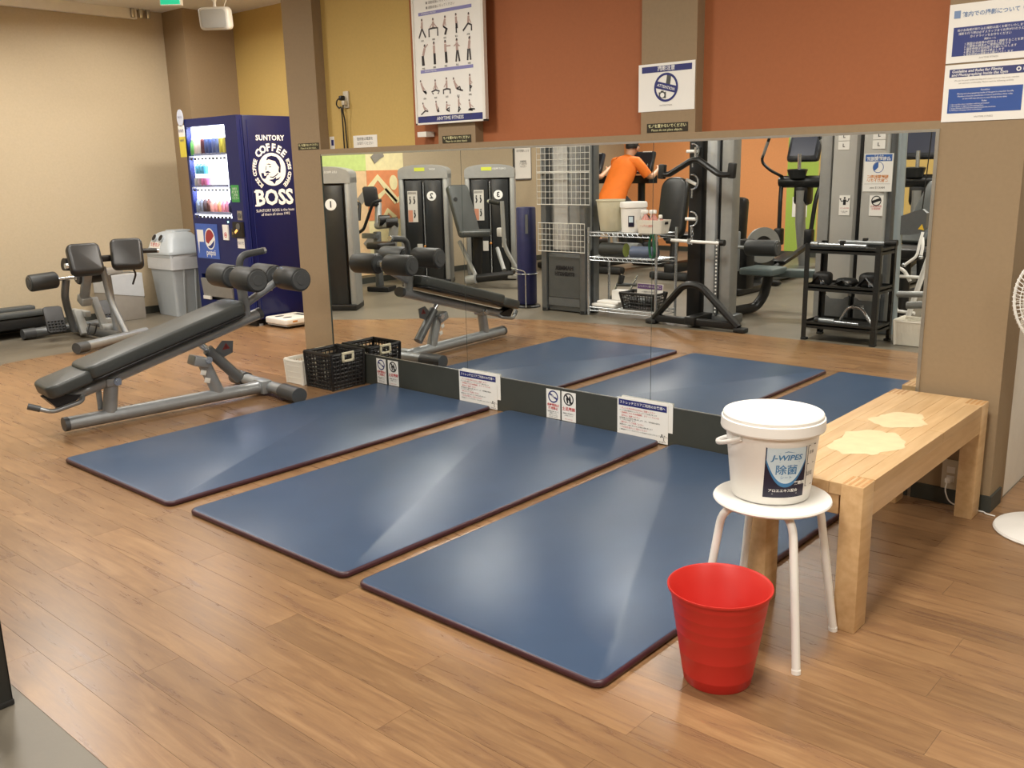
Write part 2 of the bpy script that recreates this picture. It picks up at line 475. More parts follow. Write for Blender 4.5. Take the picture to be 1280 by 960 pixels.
mural('runner_limb', M_mc, thick([(1.27, 1.12), (1.42, 1.26), (1.58, 1.10), (1.72, 0.97), (1.85, 1.06)], 0.07))
mural('runner_limb', M_mc, thick([(1.42, 1.02), (1.54, 1.1), (1.7, 0.95)], 0.06))
mural('runner_head', M_mc, [(1.67+0.065*math.cos(i*PI/10), 1.19+0.09*math.sin(i*PI/10)) for i in range(20)])
mural('stone_shape', M_ms, thick([(1.36, 1.46), (1.45, 1.52), (1.52, 1.55)], 0.10))
mural('stone_shape', M_ms, thick([(1.12, 0.98), (1.25, 1.1)], 0.10))
mural('stone_shape', M_ms, thick([(1.18, 0.45), (1.3, 0.55)], 0.10))
mural('runner_limb', M_mc, thick([(1.45, 0.72), (1.56, 0.86), (1.68, 0.76)], 0.06))

# white blind box along the top of the end wall
b = B(); b.rb((-8.44, -0.35, 2.83), (0.05, 2.5, 0.1)); r = tag(b.build('blind_box', M_white), 'white blind box along the top of the beige end wall', 'blind')
for dy in (0.98, 1.06, 1.13):
    q = B(); q.rb((-8.40, dy-0.13, 2.835), (0.03, 0.035, 0.09)); q.build('bracket', M_alu, r)
M_lum = mat('luminaire_diffuser', 'FFF6E6', 0.4, vary=0, emit='FFE9C8', estr=3.0)
# ------------------------------------------------------------------ exercise mats
M_vinyl = mat('blue_grey_vinyl', '3E5069', 0.32, vary=0.05, scale=5, bump=0.05, bscale=500, spec=0.32)
M_maroon = mat('maroon_vinyl_edge', '3F1F26', 0.4, vary=0.08)
mats_xy = [(-4.134, -3.132, -1.996, -0.012, 'blue vinyl exercise mat lying nearest the alcove pillar, with maroon edges'),
           (-3.005, -2.006, -1.980, -0.010, 'blue vinyl exercise mat lying in the middle of the three, with maroon edges'),
           (-1.934, -0.935, -1.984, -0.012, 'blue vinyl exercise mat lying beside the wooden bench and red bin, with maroon edges')]
for (xa, xb, ya, yb, lab) in mats_xy:
    r = thing('exercise_mat', ((xa+xb)/2, (ya+yb)/2, 0), lab, 'mat', 'blue exercise mats in front of the mirror')
    b = B(); b.pad(((xa+xb)/2, (ya+yb)/2, 0.001), X, Y, xb-xa, yb-ya, 0.0215, 0.035, 0.009, 6); b.build('edge_binding', M_maroon, r)
    b = B(); b.pad(((xa+xb)/2, (ya+yb)/2, 0.012), X, Y, xb-xa-0.012, yb-ya-0.012, 0.0112, 0.032, 0.005, 6); b.build('top_cover', M_vinyl, r)

# ------------------------------------------------------------------ wooden bench
def beech():
    m = bpy.data.materials.new('beech_blocks'); m.use_nodes = True; nt = m.node_tree; b = nt.nodes['Principled BSDF']; N = nt.nodes.new; L = nt.links.new
    tc = N('ShaderNodeTexCoord'); mp = N('ShaderNodeMapping'); mp.inputs['Scale'].default_value = (22, 2.2, 22)
    L(tc.outputs['Object'], mp.inputs[0]); n = N('ShaderNodeTexNoise'); n.inputs['Scale'].default_value = 2; n.inputs['Detail'].default_value = 6; L(mp.outputs[0], n.inputs[0])
    oi = N('ShaderNodeObjectInfo'); r = N('ShaderNodeValToRGB'); r.color_ramp.elements[0].color = lin('C5A071'); r.color_ramp.elements[1].color = lin('D6B486')
    r.color_ramp.elements[0].position = .3; r.color_ramp.elements[1].position = .7
    L(n.outputs[0], r.inputs[0]); hs = N('ShaderNodeHueSaturation'); mr = N('ShaderNodeMapRange'); mr.inputs[3].default_value = .93; mr.inputs[4].default_value = 1.06
    L(oi.outputs['Random'], mr.inputs[0]); L(mr.outputs[0], hs.inputs['Value']); L(r.outputs[0], hs.inputs['Color']); L(hs.outputs[0], b.inputs['Base Color']); b.inputs['Roughness'].default_value = .42
    return m
M_beech = beech()
M_bare = mat('bare_worn_wood', 'DFC99F', 0.65, vary=0.05, scale=25)
M_endgrain = mat('end_grain', 'B98C5A', 0.55, vary=0.1, scale=60)
bx0, bx1, by0, by1, bz = -0.895, -0.545, -1.268, -0.04, 0.45
bench = thing('wooden_bench', ((bx0+bx1)/2, (by0+by1)/2, 0), 'light beech bench with square legs and a worn pale patch on its seat', 'bench')
nb = 7; wB = (bx1-bx0)/nb
for i in range(nb):      # glued staves of the seat; the outer two stop short of the legs
    xa, xb = bx0+i*wB, bx0+(i+1)*wB
    ya, yb = (by0+0.09, by1-0.09) if i in (0, nb-1) else (by0, by1)
    cut = ya + (yb-ya)*(0.25+0.5*((i*0.61) % 1))
    for (p, q) in ((ya, cut), (cut, yb)):
        b = B(); b.rb(((xa+xb)/2, (p+q)/2, bz-0.018), (wB-0.0006, q-p-0.0006, 0.036), I3, 0.0012); b.build('seat_stave', M_beech, bench, smooth=False)
for sx in (0, 1):
    xx = bx1-0.012 if sx else bx0+0.012
    b = B(); b.rb((xx, (by0+by1)/2, bz-0.036-0.036), (0.022, by1-by0-0.17, 0.072), I3, 0.002); b.build('side_rail', M_beech, bench, smooth=False)
for sy in (0, 1):
    yy = by1-0.015 if sy else by0+0.015
    b = B(); b.rb(((bx0+bx1)/2, yy, bz-0.036-0.03), (bx1-bx0-0.14, 0.022, 0.06), I3, 0.002); b.build('end_rail', M_beech, bench, smooth=False)
    for sx in (0, 1):
        lx = bx1-0.0325 if sx else bx0+0.0325; ly = by1-0.0435 if sy else by0+0.0435
        b = B(); b.rb((lx, ly, bz/2), (0.065, 0.087, bz), I3, 0.003); lg = b.build('leg', M_beech, bench)
        q = B()
        for k in range(4):
            q.box(lx-0.03+k*0.017, lx-0.022+k*0.017, ly-0.04, ly+0.04, bz-0.02, bz+0.0006)
        q.build('finger_joint', M_endgrain, lg, smooth=False)
def blob(cx, cy, rx, ry, seed, n=72):
    rnd = random.Random(seed); ph = [rnd.uniform(0, 6.28) for _ in range(5)]
    return [(cx+rx*math.cos(t)*(1+.10*math.sin(3*t+ph[0])+.07*math.sin(5*t+ph[1])+0.05*math.sin(9*t+ph[2])+.03*math.sin(17*t+ph[1])), cy+ry*math.sin(t)*(1+.10*math.sin(2*t+ph[3])+.06*math.sin(7*t+ph[4])+.03*math.sin(15*t+ph[0]))) for t in [2*PI*i/n for i in range(n)]]
b = B(); b.flat(blob(-0.705, -0.83, 0.10, 0.17, 4), (0, 0, bz), X, Y, 0.0006); b.flat(blob(-0.715, -0.50, 0.085, 0.11, 9), (0, 0, bz), X, Y, 0.0006)
b.build('worn_patch', M_bare, bench, smooth=False, label='pale bare patches where the varnish has worn off')

# ------------------------------------------------------------------ white stool
M_wht_pl = mat('white_enamel', 'ECEAE4', 0.35, vary=0.02)
M_tub = mat('white_tub_plastic', 'EDEBE6', 0.38, vary=0.015)
scx, scy, sz_ = -0.737, -1.438, 0.435
st = thing('round_stool', (scx, scy, 0), 'white round stool on four tubular legs carrying a white tub', 'stool')
b = B(); b.lathe([(0, sz_-0.012), (0.145, sz_-0.014), (0.158, sz_-0.011), (0.162, sz_-0.006), (0.160, sz_-0.001), (0.152, sz_+0.001), (0.12, sz_-0.001), (0, sz_-0.001)], (scx, scy, 0), 48); b.build('seat', M_wht_pl, st)
for a in (-41, 49, 139, 229):
    d = Vector((math.cos(math.radians(a)), math.sin(math.radians(a)), 0))
    C0 = Vector((scx, scy, 0))
    pts = rpath([C0+d*0.03+Z*(sz_-0.024), C0+d*0.142+Z*(sz_-0.024), C0+d*0.207+Z*0.006], 0.05, 6)
    b = B(); b.tube(pts, 0.0115, 12); lg = b.build('leg', M_wht_pl, st)
    q = B(); q.cyl(C0+d*0.206+Z*0.012, C0+d*0.2072+Z*0.0, 0.0128, n=12); q.build('foot_cap', M_wht_pl, lg)

# ------------------------------------------------------------------ tub of wipes
tcx, tcy, tz = -0.752, -1.420, sz_+0.0015
tub = thing('wipes_tub', (tcx, tcy, tz), 'white plastic tub of disinfecting wipes with lid on the round stool', 'tub')
b = B(); b.lathe([(0, 0.004), (0.098, 0.004), (0.105, 0.0), (0.108, 0.004), (0.1285, 0.206), (0.1285, 0.216), (0, 0.216)], (tcx, tcy, tz), 56); b.build('body', M_tub, tub)
b = B(); b.lathe([(0.129, 0.194), (0.1405, 0.194), (0.142, 0.198), (0.1405, 0.224), (0.1370, 0.2255), (0.1365, 0.234), (0.134, 0.238), (0.128, 0.238), (0.122, 0.2345), (0, 0.2345)], (tcx, tcy, tz), 64); b.build('lid', M_tub, tub, ang=22)
def on_tub(ang, z, r=None):
    rr = 0.108+(0.1285-0.108)*(z-0.004)/0.202 + 0.0012
    return Vector((tcx+math.cos(ang)*rr, tcy+math.sin(ang)*rr, tz+z))
# handle hanging at the side
hp = []
va = math.atan2(-3.755-tcy, 0.36-tcx)         # towards the camera
b = B()
h0 = va - math.radians(38); h1 = h0 - math.radians(180)
for i in range(25):
    t = i/24; a = h0+(h1-h0)*t
    rr = 0.131 + 0.026*math.sin(PI*t)
    hp.append(Vector((tcx+math.cos(a)*rr, tcy+math.sin(a)*rr, tz+0.182-0.055*math.sin(PI*t))))
b.tube(hp, 0.0042, 8, sx=0.7, sy=1.5); hd = b.build('handle', M_tub, tub)
q = B(); q.tube(hp[9:16], 0.0085, 10); q.build('grip', M_tub, hd)
M_lab_dark = mat('label_night_blue', '1C1A33', 0.35, vary=0.02); M_lab_pale = mat('label_pale_blue', 'CFE2EE', 0.35, vary=0.02); M_lab_blue = mat('label_blue_ink', '3F7FB5', 0.4, vary=0)
class Wrap(B):
    """flat label layout (metres from label centre) wrapped round the tub"""
    def wrap(s, ang0, zc):
        out = []
        s.v = [Vector((p.x*1.18, p.y*1.14, p.z)) for p in s.v]
        for p in s.v:
            rr = 0.108+(0.1285-0.108)*((zc+p.y)-0.004)/0.202
            a = ang0 + p.x/rr
            out.append(Vector((tcx+math.cos(a)*(rr+0.0008+p.z), tcy+math.sin(a)*(rr+0.0008+p.z), tz+zc+p.y)))
        s.v = out; return s
def grid_flat(b, poly_fn, x0, x1, n, y_lo, y_hi, off):
    vs = []; fs = []
    for i in range(n+1):
        x = x0+(x1-x0)*i/n; vs += [(x, y_lo(x), off), (x, y_hi(x), off)]
    for i in range(n): fs.append((2*i, 2*i+2, 2*i+3, 2*i+1))
    b.add(vs, fs)
la = va + math.radians(20)
LW, LH = 0.098, 0.128; zc = 0.096
w = Wrap(); grid_flat(w, None, -LW/2, LW/2, 16, lambda x: -LH/2, lambda x: LH/2 if abs(x) > LW/2-0.002 else LH/2-0.004, 0); w.wrap(la, zc).build('label', M_lab_dark, tub, label='dark label with a pale shield and blue lettering')
lab = tub.children[-1]
shield = lambda k: (lambda x: -0.032*k - 0.0 + 0.062*(abs(x)/(LW/2-0.002))**2.2)
w = Wrap(); grid_flat(w, None, -LW/2+0.002, LW/2-0.002, 20, lambda x: min(LH/2-0.004, shield(1.0)(x)-0.005), lambda x: LH/2-0.003, 0.0004); w.wrap(la, zc).build('shield_border', M_lab_blue, lab)
w = Wrap(); grid_flat(w, None, -LW/2+0.003, LW/2-0.003, 20, lambda x: min(LH/2-0.004, shield(0.85)(x)), lambda x: LH/2-0.002, 0.0008); w.wrap(la, zc).build('shield', M_lab_pale, lab)
w = Wrap(); w.text('J-WIPES', 0.0185, (0, 0.038, 0), X, Y, 0.0014, bold=0.0004, shear=0.2, sxk=1.12); w.text('除菌', 0.026, (0, 0.006, 0), X, Y, 0.0014, bold=0.0003); w.text('シート', 0.0095, (0, -0.012, 0), X, Y, 0.0014)
w.flat([(-0.022, 0.048), (0.0, 0.055), (0.02, 0.05), (0.0, 0.053)], (0, 0, 0), X, Y, 0.0014); w.box(-0.018, 0.03, 0.0275, 0.0283, 0.0013, 0.0014)
w.wrap(la, zc).build('lettering', M_lab_blue, lab, smooth=False)
w = Wrap(); w.text('アロエエキス配合', 0.0085, (-0.004, -0.046, 0), X, Y, 0.0012, bold=0.0002); w.text('業務用', 0.0095, (0.034, -0.028, 0), X, Y, 0.0014, bold=0.0003); w.box(-0.03, 0.03, -0.0545, -0.0538, 0.001, 0.0012)
w.wrap(la, zc).build('lettering', M_white_ink, lab, smooth=False)
w = Wrap(); grid_flat(w, None, 0.052, 0.085, 8, lambda x: -LH/2+0.01, lambda x: LH/2, 0); w.wrap(la, zc).build('side_label', M_paper, tub)
sl = tub.children[-1]
w = Wrap()
for (a0_, a1_, c0_, c1_) in ((0.0535, 0.083, 0.0615, 0.063), (0.0535, 0.083, -0.042, -0.041), (0.0535, 0.0545, -0.042, 0.063), (0.0535, 0.083, 0.015, 0.016)): w.box(a0_, a1_, c0_, c1_, 0.0006, 0.001)
w.text('注意', 0.009, (0.066, 0.045, 0), X, Y, 0.001); w.text('品名 成分\n用途 数量', 0.006, (0.066, -0.01, 0), X, Y, 0.001)
w.wrap(la, zc).build('lettering', M_black_ink, sl, smooth=False)

# ------------------------------------------------------------------ red bin
M_red = mat('red_plastic', 'C02A22', 0.42, vary=0.04, scale=6)
bcx, bcy = -0.735, -1.724
b = B()
prof = [(0, 0.002), (0.08, 0.002), (0.086, 0.0), (0.089, 0.004)]
for (z) in (0.03, 0.09, 0.15, 0.18, 0.21, 0.245):
    r0 = 0.089+(0.131-0.089)*z/0.27; prof += [(r0-0.0002, z-0.0012), (r0+0.0004, z), (r0+0.0002, z+0.0012)]
prof += [(0.1305, 0.262), (0.1365, 0.264), (0.1375, 0.268), (0.1365, 0.271), (0.134, 0.271)]
inner = [(0.129, 0.266), (0.1235, 0.236), (0.122, 0.234), (0.1, 0.08), (0.099, 0.078), (0.088, 0.012), (0, 0.010)]
b.lathe(prof+inner, (bcx, bcy, 0), 56); tag(b.build('waste_bin', M_red), 'red plastic waste bin standing empty beside the white stool', 'bin')

# ------------------------------------------------------------------ power outlet, plug and cord, fan
op = thing('wall_outlet', (-0.665, -0.001, 0.065), 'pale double power outlet low on the entrance pillar behind the bench', 'outlet')
M_outlet = mat('beige_outlet_plate', 'C9BFA9', 0.45, vary=0.02)
b = B(); b.rb((-0.665, -0.005, 0.125), (0.07, 0.008, 0.12), I3, 0.003); b.build('plate', M_outlet, op)
for z in (0.145, 0.108):
    b = B(); b.rb((-0.665, -0.010, z), (0.03, 0.004, 0.026), I3, 0.001); b.build('socket', M_wht_pl, op)
cd = thing('power_cord', (-0.66, -0.02, 0.0), 'white power cord running from the outlet to the fan', 'cord')
b = B(); b.rb((-0.668, -0.024, 0.106), (0.022, 0.026, 0.02), I3, 0.004); b.build('plug', M_wht_pl, cd)
b = B(); b.tube(rpath([(-0.668, -0.036, 0.104), (-0.672, -0.045, 0.07), (-0.655, -0.04, 0.02), (-0.60, -0.02, 0.004), (-0.53, -0.02, 0.004), (-0.52, -0.035, 0.004), (-0.485, -0.04, 0.004)], 0.04), 0.0028, 8); b.build('cable', M_wht_pl, cd)
fx, fy = -0.285, -0.09
fan = thing('standing_fan', (fx, fy, 0), 'white standing fan on a round base by the entrance pillar', 'fan')
b = B(); b.lathe([(0, 0), (0.185, 0), (0.19, 0.006), (0.186, 0.014), (0.165, 0.022), (0.06, 0.034), (0.03, 0.05), (0, 0.05)], (fx, fy, 0), 48); b.build('base', M_wht_pl, fan)
b = B(); b.cyl((fx, fy, 0.04), (fx, fy, 0.80), 0.014, n=14); b.cyl((fx, fy, 0.3), (fx, fy, 0.42), 0.019, n=14); b.build('pole', M_wht_pl, fan)
fd = Vector((-0.25, -1, 0)).normalized(); fc = Vector((fx, fy, 0.86)) + fd*0.06
b = B(); b.cyl(Vector((fx, fy, 0.86))-fd*0.08, Vector((fx, fy, 0.86))+fd*0.02, 0.05, 0.06, 20); b.rb((fx, fy, 0.80), (0.04, 0.05, 0.06), I3, 0.006); b.build('motor', M_wht_pl, fan)
fu, fv = fd.cross(Z).normalized(), Z
bl = B()
for k in range(5):
    a = 2*PI*k/5; e1 = fu*math.cos(a)+fv*math.sin(a); e2 = -fu*math.sin(a)+fv*math.cos(a)
    bl.prism([(0.02, -0.02), (0.13, -0.05), (0.145, 0.0), (0.13, 0.06), (0.02, 0.02)], fc, e1, (e2+fd*0.35).normalized(), fd*0.002)
bl.build('blades', mat('fan_blade', 'C9DDD6', 0.3, vary=0), fan)
g = B()
RG = 0.185
for k in range(72):
    a = 2*PI*k/72; e1 = fu*math.cos(a)+fv*math.sin(a)
    g.tube([fc+fd*0.06+e1*0.03, fc+fd*0.055+e1*RG*0.75, fc+fd*0.02+e1*RG], 0.0012, 4, cap=False)
    g.tube([fc-fd*0.06+e1*0.05, fc-fd*0.05+e1*RG*0.75, fc-fd*0.01+e1*RG], 0.0012, 4, cap=False)
for (rr, dd, tr) in ((RG, 0.005, 0.005), (RG*0.75, 0.055, 0.0015), (RG*0.45, 0.058, 0.0015)):
    g.tube([fc+fd*dd+(fu*math.cos(2*PI*i/40)+fv*math.sin(2*PI*i/40))*rr for i in range(40)], tr, 6, closed=True)
g.cyl(fc+fd*0.055, fc+fd*0.065, 0.035, n=20)
g.build('wire_cage', M_wht_pl, fan)
# ------------------------------------------------------------------ gym metal and upholstery
M_steel = mat('silver_powder_steel', '979B9D', 0.36, 0.45, vary=0.05, scale=30)
M_dsteel = mat('dark_silver_steel', '686B6C', 0.38, 0.4, vary=0.05, scale=30)
M_chrome = mat('chrome', 'CDD3D8', 0.2, 0.8, vary=0)
M_pad = mat('charcoal_upholstery', '3D403E', 0.42, vary=0.08, scale=9, bump=0.08, bscale=300)
M_padb = mat('black_upholstery', '201F1E', 0.38, vary=0.08, scale=9, bump=0.08, bscale=300)
M_foam = mat('black_foam', '2B2D2D', 0.5, vary=0.08, scale=20)
M_cap = mat('grey_end_cap', '47494A', 0.45, vary=0.03)
M_rub = mat('black_rubber', '1D1D1C', 0.55, vary=0.1)
M_grey_pl = mat('warm_grey_plastic', '9B9C98', 0.45, vary=0.03)
M_sticker = mat('sticker_white', 'DAD8D0', 0.5, vary=0)

def make_roller(parent, p0, p1, r=0.064):
    b = B(mirror=parent.get('mir', False)); b.roller(p0, p1, r); o = b.build('foam_roller', M_foam, parent)
    p0 = Vector(p0); p1 = Vector(p1); d = (p1-p0).normalized()
    for p, s in ((p0, -1), (p1, 1)):
        q = B(mirror=parent.get('mir', False))
        q.cyl(p+d*s*-0.004, p+d*s*0.003, r*0.86, r*0.8, 20); q.cyl(p+d*s*0.002, p+d*s*0.006, r*0.45, r*0.42, 16)
        q.build('end_cap', M_cap, o)
    return o

# ------------------------------------------------------------------ decline sit-up bench
SA = Vector((-4.645, -1.756, 0)); Sd = Vector((0.0932, 0.9957, 0)); Sw = Vector((0.9957, -0.0932, 0))
def S(w, s, z): return SA + Sw*w + Sd*s + Z*z
su = thing('situp_bench', S(0, 0.6, 0), 'silver decline sit-up bench with charcoal pads and four black foam rollers', 'exercise bench')
rs = (S(0, 1.17, 0.505)-S(0, -0.03, 0.18)).normalized()      # rail direction
rn = Sw.cross(rs).normalized()
def rail(s): return S(0, s, 0.18+(s+0.03)*0.2708)
b = B(); b.tube([S(0, 0.0, 0.052), S(0, 1.2, 0.052)], 0.044, 16, sx=0.85, sy=1.0, up=Z); bb_ = b.build('base_tube', M_steel, su)
q = B(); q.tube([S(0, -0.012, 0.052), S(0, 0.012, 0.052)], 0.0455, 16, sx=0.86, sy=1.0, up=Z); q.build('end_cap', M_cap, bb_)
b = B(); b.tube([S(-0.30, 1.2, 0.052), S(0.27, 1.2, 0.052)], 0.042, 16, sx=0.85, sy=1.0, up=Z); b.rb(S(0.0, 1.17, 0.055), (0.12, 0.07, 0.085), rotz(-5.3), 0.01); ft_ = b.build('foot_tube', M_steel, su)
for (wa, wb) in ((-0.42, -0.27), (0.20, 0.385)):
    q = B(); q.tube([S(wa, 1.2, 0.050), S(wb, 1.2, 0.050)], 0.049, 16, sx=0.95, sy=1.05, up=Z); q.build('rubber_sleeve', M_cap, ft_)
b = B(); b.tube([rail(-0.03), rail(1.18)], 0.034, 14, sx=1.0, sy=1.25, up=rn); rl = b.build('rail', M_steel, su)
for sa_ in (-0.045, 1.17):
    q = B(); q.tube([rail(sa_), rail(sa_+0.025)], 0.0355, 14, sx=1.0, sy=1.25, up=rn); q.build('end_cap', M_cap, rl)
# pads: long back pad and shorter head pad
c = (rail(0.60)) + rn*0.066
b = B(); b.pad(c, Sw, rs, 0.27, 0.98, 0.075, 0.06, 0.016, 6); lp = b.build('back_pad', M_pad, su)
q = B(); q.pad(c-rn*0.012, Sw, rs, 0.265, 0.97, 0.014, 0.06, 0.004, 6); q.build('pad_board', M_black, lp)
c2 = rail(0.045) + rn*0.058 - Z*0.004
b = B(); b.pad(c2, Sw, rs, 0.265, 0.25, 0.07, 0.055, 0.016, 6); hp_ = b.build('head_pad', M_pad, su)
q = B(); q.prism([(-0.13, 0), (-0.10, 0), (0.04, -0.055), (0.0, -0.075), (-0.10, -0.065)], c2+rs*0.0-Sw*0.05, rs, rn, Sw*0.10); q.build('pad_bracket', M_black, hp_)
# uprights with pivots
b = B(); b.tube([S(0, 0.235, 0.075), S(0, 0.262, 0.235)], 0.038, 14); b.rb(S(0, 0.262, 0.245), (0.10, 0.085, 0.05), rotz(-5.3), 0.012); b.rb(S(-0.035, 0.20, 0.145), (0.008, 0.03, 0.12), rotz(-5.3), 0.002); up_ = b.build('rear_upright', M_steel, su)
q = B(); q.cyl(S(0.035, 0.277, 0.247), S(0.062, 0.277, 0.247), 0.021, n=16); q.cyl(S(0.06, 0.277, 0.247), S(0.068, 0.277, 0.247), 0.011, n=12); q.build('pivot_bolt', M_chrome, up_)
b = B(); b.tube([S(0, 0.875, 0.07), S(0, 0.80, 0.27)], 0.038, 14); b.rb(S(0, 0.775, 0.275), (0.105, 0.10, 0.06), rotz(-5.3) @ rotx(-18), 0.012); up2 = b.build('front_upright', M_steel, su)
q = B(); q.cyl(S(0.04, 0.81, 0.285), S(0.065, 0.81, 0.285), 0.02, n=16); q.build('pivot_bolt', M_chrome, up2)
for k, (ss, zz) in enumerate(((0.795, 0.21), (0.815, 0.16))):
    q = B(); q.rb(S(0.036-0.002, ss-0.015, zz), (0.002, 0.035, 0.03), rotz(-5.3) @ rotx(-18), 0.0005); q.build('sticker', M_sticker, up2)
# telescopic strut and warning plate
b = B(); b.tube([S(0, 0.76, 0.405), S(0, 0.86, 0.31)], 0.019, 14); b.build('strut_rod', M_chrome, su)
b = B(); b.tube([S(0, 0.835, 0.335), S(0, 1.02, 0.13)], 0.033, 14); b.build('strut_sleeve', M_dsteel, su)
b = B(); b.prism([(0, 0), (0.09, 0.03), (0.10, 0.10), (0.03, 0.11), (-0.02, 0.06)], S(-0.004, 0.90, 0.265), Sd, Z, Sw*0.006); wp = b.build('adjuster_plate', M_dsteel, su)
q = B(); q.flat([(0.025, 0.055), (0.075, 0.058), (0.052, 0.095)], S(0.0022, 0.90, 0.265), Sd, Z, 0.0004); q.build('warning_mark', mat('dark_red_ink', '7A1F1C', 0.5, vary=0), wp)
q = B(); q.flat([(0.046, 0.066), (0.056, 0.066), (0.051, 0.085)], S(0.0022, 0.90, 0.265), Sd, Z, 0.0009); q.build('warning_mark', M_black_ink, wp)
# adjusting lever under the head pad
b = B(); b.tube(rpath([S(0.02, 0.10, 0.205), S(0.06, 0.08, 0.175), S(0.06, -0.075, 0.145), S(0.02, -0.16, 0.18)], 0.03), 0.0125, 10); lv = b.build('adjusting_lever', M_steel, su)
q = B(); q.tube([S(0.035, -0.125, 0.166), S(0.012, -0.178, 0.187)], 0.017, 12); q.build('lever_grip', M_cap, lv)
# mast with roller axles and handle
b = B(); b.tube(rpath([S(0, 1.10, 0.48), S(0, 1.08, 0.76)], 0.05), 0.028, 14, sx=1, sy=1.3); ms = b.build('mast', M_steel, su)
q = B(); q.tube(rpath([S(0, 1.085, 0.70), S(0, 1.085, 0.868), S(0, 1.245, 0.885)], 0.06), 0.021, 12); q.build('handle', M_cap, ms)
q = B(); q.tube([S(0, 1.235, 0.884), S(0, 1.262, 0.887)], 0.019, 12); q.build('handle_end', M_chrome, ms)
b = B(); b.tube([S(0, 1.09, 0.57), S(0, 1.34, 0.70)], 0.024, 12); b.build('roller_arm', M_steel, su)
for (sa, za) in ((1.055, 0.742), (1.338, 0.718)):
    b = B(); b.cyl(S(-0.2, sa, za), S(0.2, sa, za), 0.013, n=12); b.cyl(S(-0.035, sa, za), S(0.035, sa, za), 0.026, n=14); b.build('axle', M_chrome, su)
    for sg in (-1, 1): make_roller(su, S(sg*0.042, sa, za), S(sg*0.268, sa, za), 0.071)

# ------------------------------------------------------------------ crates by the pillar
def crate(name, x0, x1, y0, y1, h, m, label, nx, ny, nz, handles=True, bar=0.004, mirror=False, taper=0.008, hm=None):
    r = thing(name, ((x0+x1)/2, (y0+y1)/2, 0.0), label, 'basket', mirror=mirror)
    def pt(u, v, z):
        k = taper*(1-z/h)
        return Vector((x0+k+(x1-x0-2*k)*u, y0+k+(y1-y0-2*k)*v, z))
    b = B(mirror=mirror); b.box(x0+taper, x1-taper, y0+taper, y1-taper, 0.002, 0.008)
    corners = [(0, 0), (1, 0), (1, 1), (0, 1)]
    for (u, v) in corners: b.tube([pt(u, v, 0.002), pt(u, v, h)], 0.011, 8)
    b.build('floor_and_posts', m, r)
    for i in range(4):
        a, c = corners[i], corners[(i+1) % 4]; n = nx if i % 2 == 0 else ny
        q = B(mirror=mirror)
        for z in [h*k/nz for k in range(nz+1)]:
            z = min(max(z, 0.006), h-0.008)
            wdt = 0.009 if z > h-0.02 else bar
            q.tube([pt(*a, z), pt(*c, z)], wdt, 4, sx=0.55, sy=1.2, up=(Vector((c[1]-a[1], a[0]-c[0], 0))))
        for k in range(1, n):
            t = k/n; p, s2 = pt(a[0]+(c[0]-a[0])*t, a[1]+(c[1]-a[1])*t, 0.004), pt(a[0]+(c[0]-a[0])*t, a[1]+(c[1]-a[1])*t, h-0.006)
            q.tube([p, s2], bar, 4, sx=1.0, sy=1.0)
        # solid band at the bottom
        q.build('lattice_side', m, r)
    b = B(mirror=mirror)
    ring_ = [pt(0, 0, h), pt(1, 0, h), pt(1, 1, h), pt(0, 1, h)]
    b.tube(ring_, 0.008, 6, closed=True); b.build('rim', m, r)
    if handles:
        for u, nrm in ((1, 1), (0, -1)):
            p = pt(u, 0.5, h-0.03) + X*nrm*0.006
            q = B(mirror=mirror)
            L = (y1-y0)*0.36
            for dz, hh in ((0.026, 0.016), (-0.022, 0.014)): q.rb(p+Z*dz, (0.012, L, hh), I3, 0.003)
            for dy in (-1, 1): q.rb(p+Y*dy*(L/2-0.008), (0.012, 0.016, 0.055), I3, 0.003)
            q.build('handle', hm or m, r)
    return r
M_crate_b = mat('black_crate_plastic', '1B1918', 0.4, vary=0.08); M_crate_w = mat('white_crate_plastic', 'E6E2D6', 0.45, vary=0.02); M_handle_c = mat('cream_handle', 'DCD3B6', 0.45, vary=0.02)
crate('storage_crate', -4.505, -4.235, -0.285, -0.025, 0.232, M_crate_b, 'black lattice crate with cream handles against the mirror plinth', 9, 8, 9, hm=M_handle_c, bar=0.0055)
crate('storage_basket', -4.705, -4.525, -0.30, -0.06, 0.16, M_crate_w, 'small white slatted basket behind the black crate by the pillar', 12, 12, 4, handles=False, bar=0.0062)

# ------------------------------------------------------------------ drinks machine
M_blue = mat('deep_blue_enamel', '040F48', 0.3, vary=0.03, coat=0.1, spec=0.35)
M_blue2 = mat('blue_front_enamel', '0D1C5A', 0.35, vary=0.03, coat=0.1, spec=0.35)
vx0, vx1, vy0, vy1, vh = -7.65, -6.80, 0.83, 1.62, 1.83
vm = thing('drinks_machine', ((vx0+vx1)/2, (vy0+vy1)/2, 0), 'deep blue drinks vending machine with a lit window of bottles in the alcove', 'vending machine')
b = B(); b.rb(((vx0+vx1)/2, (vy0+0.06+vy1)/2, vh/2+0.03), (vx1-vx0, vy1-vy0-0.06, vh-0.06), I3, 0.008); b.build('cabinet', M_blue, vm)
b = B(); b.box(vx0+0.03, vx1-0.03, vy0+0.05, vy1-0.05, 0.0, 0.06); b.build('plinth', M_black, vm)
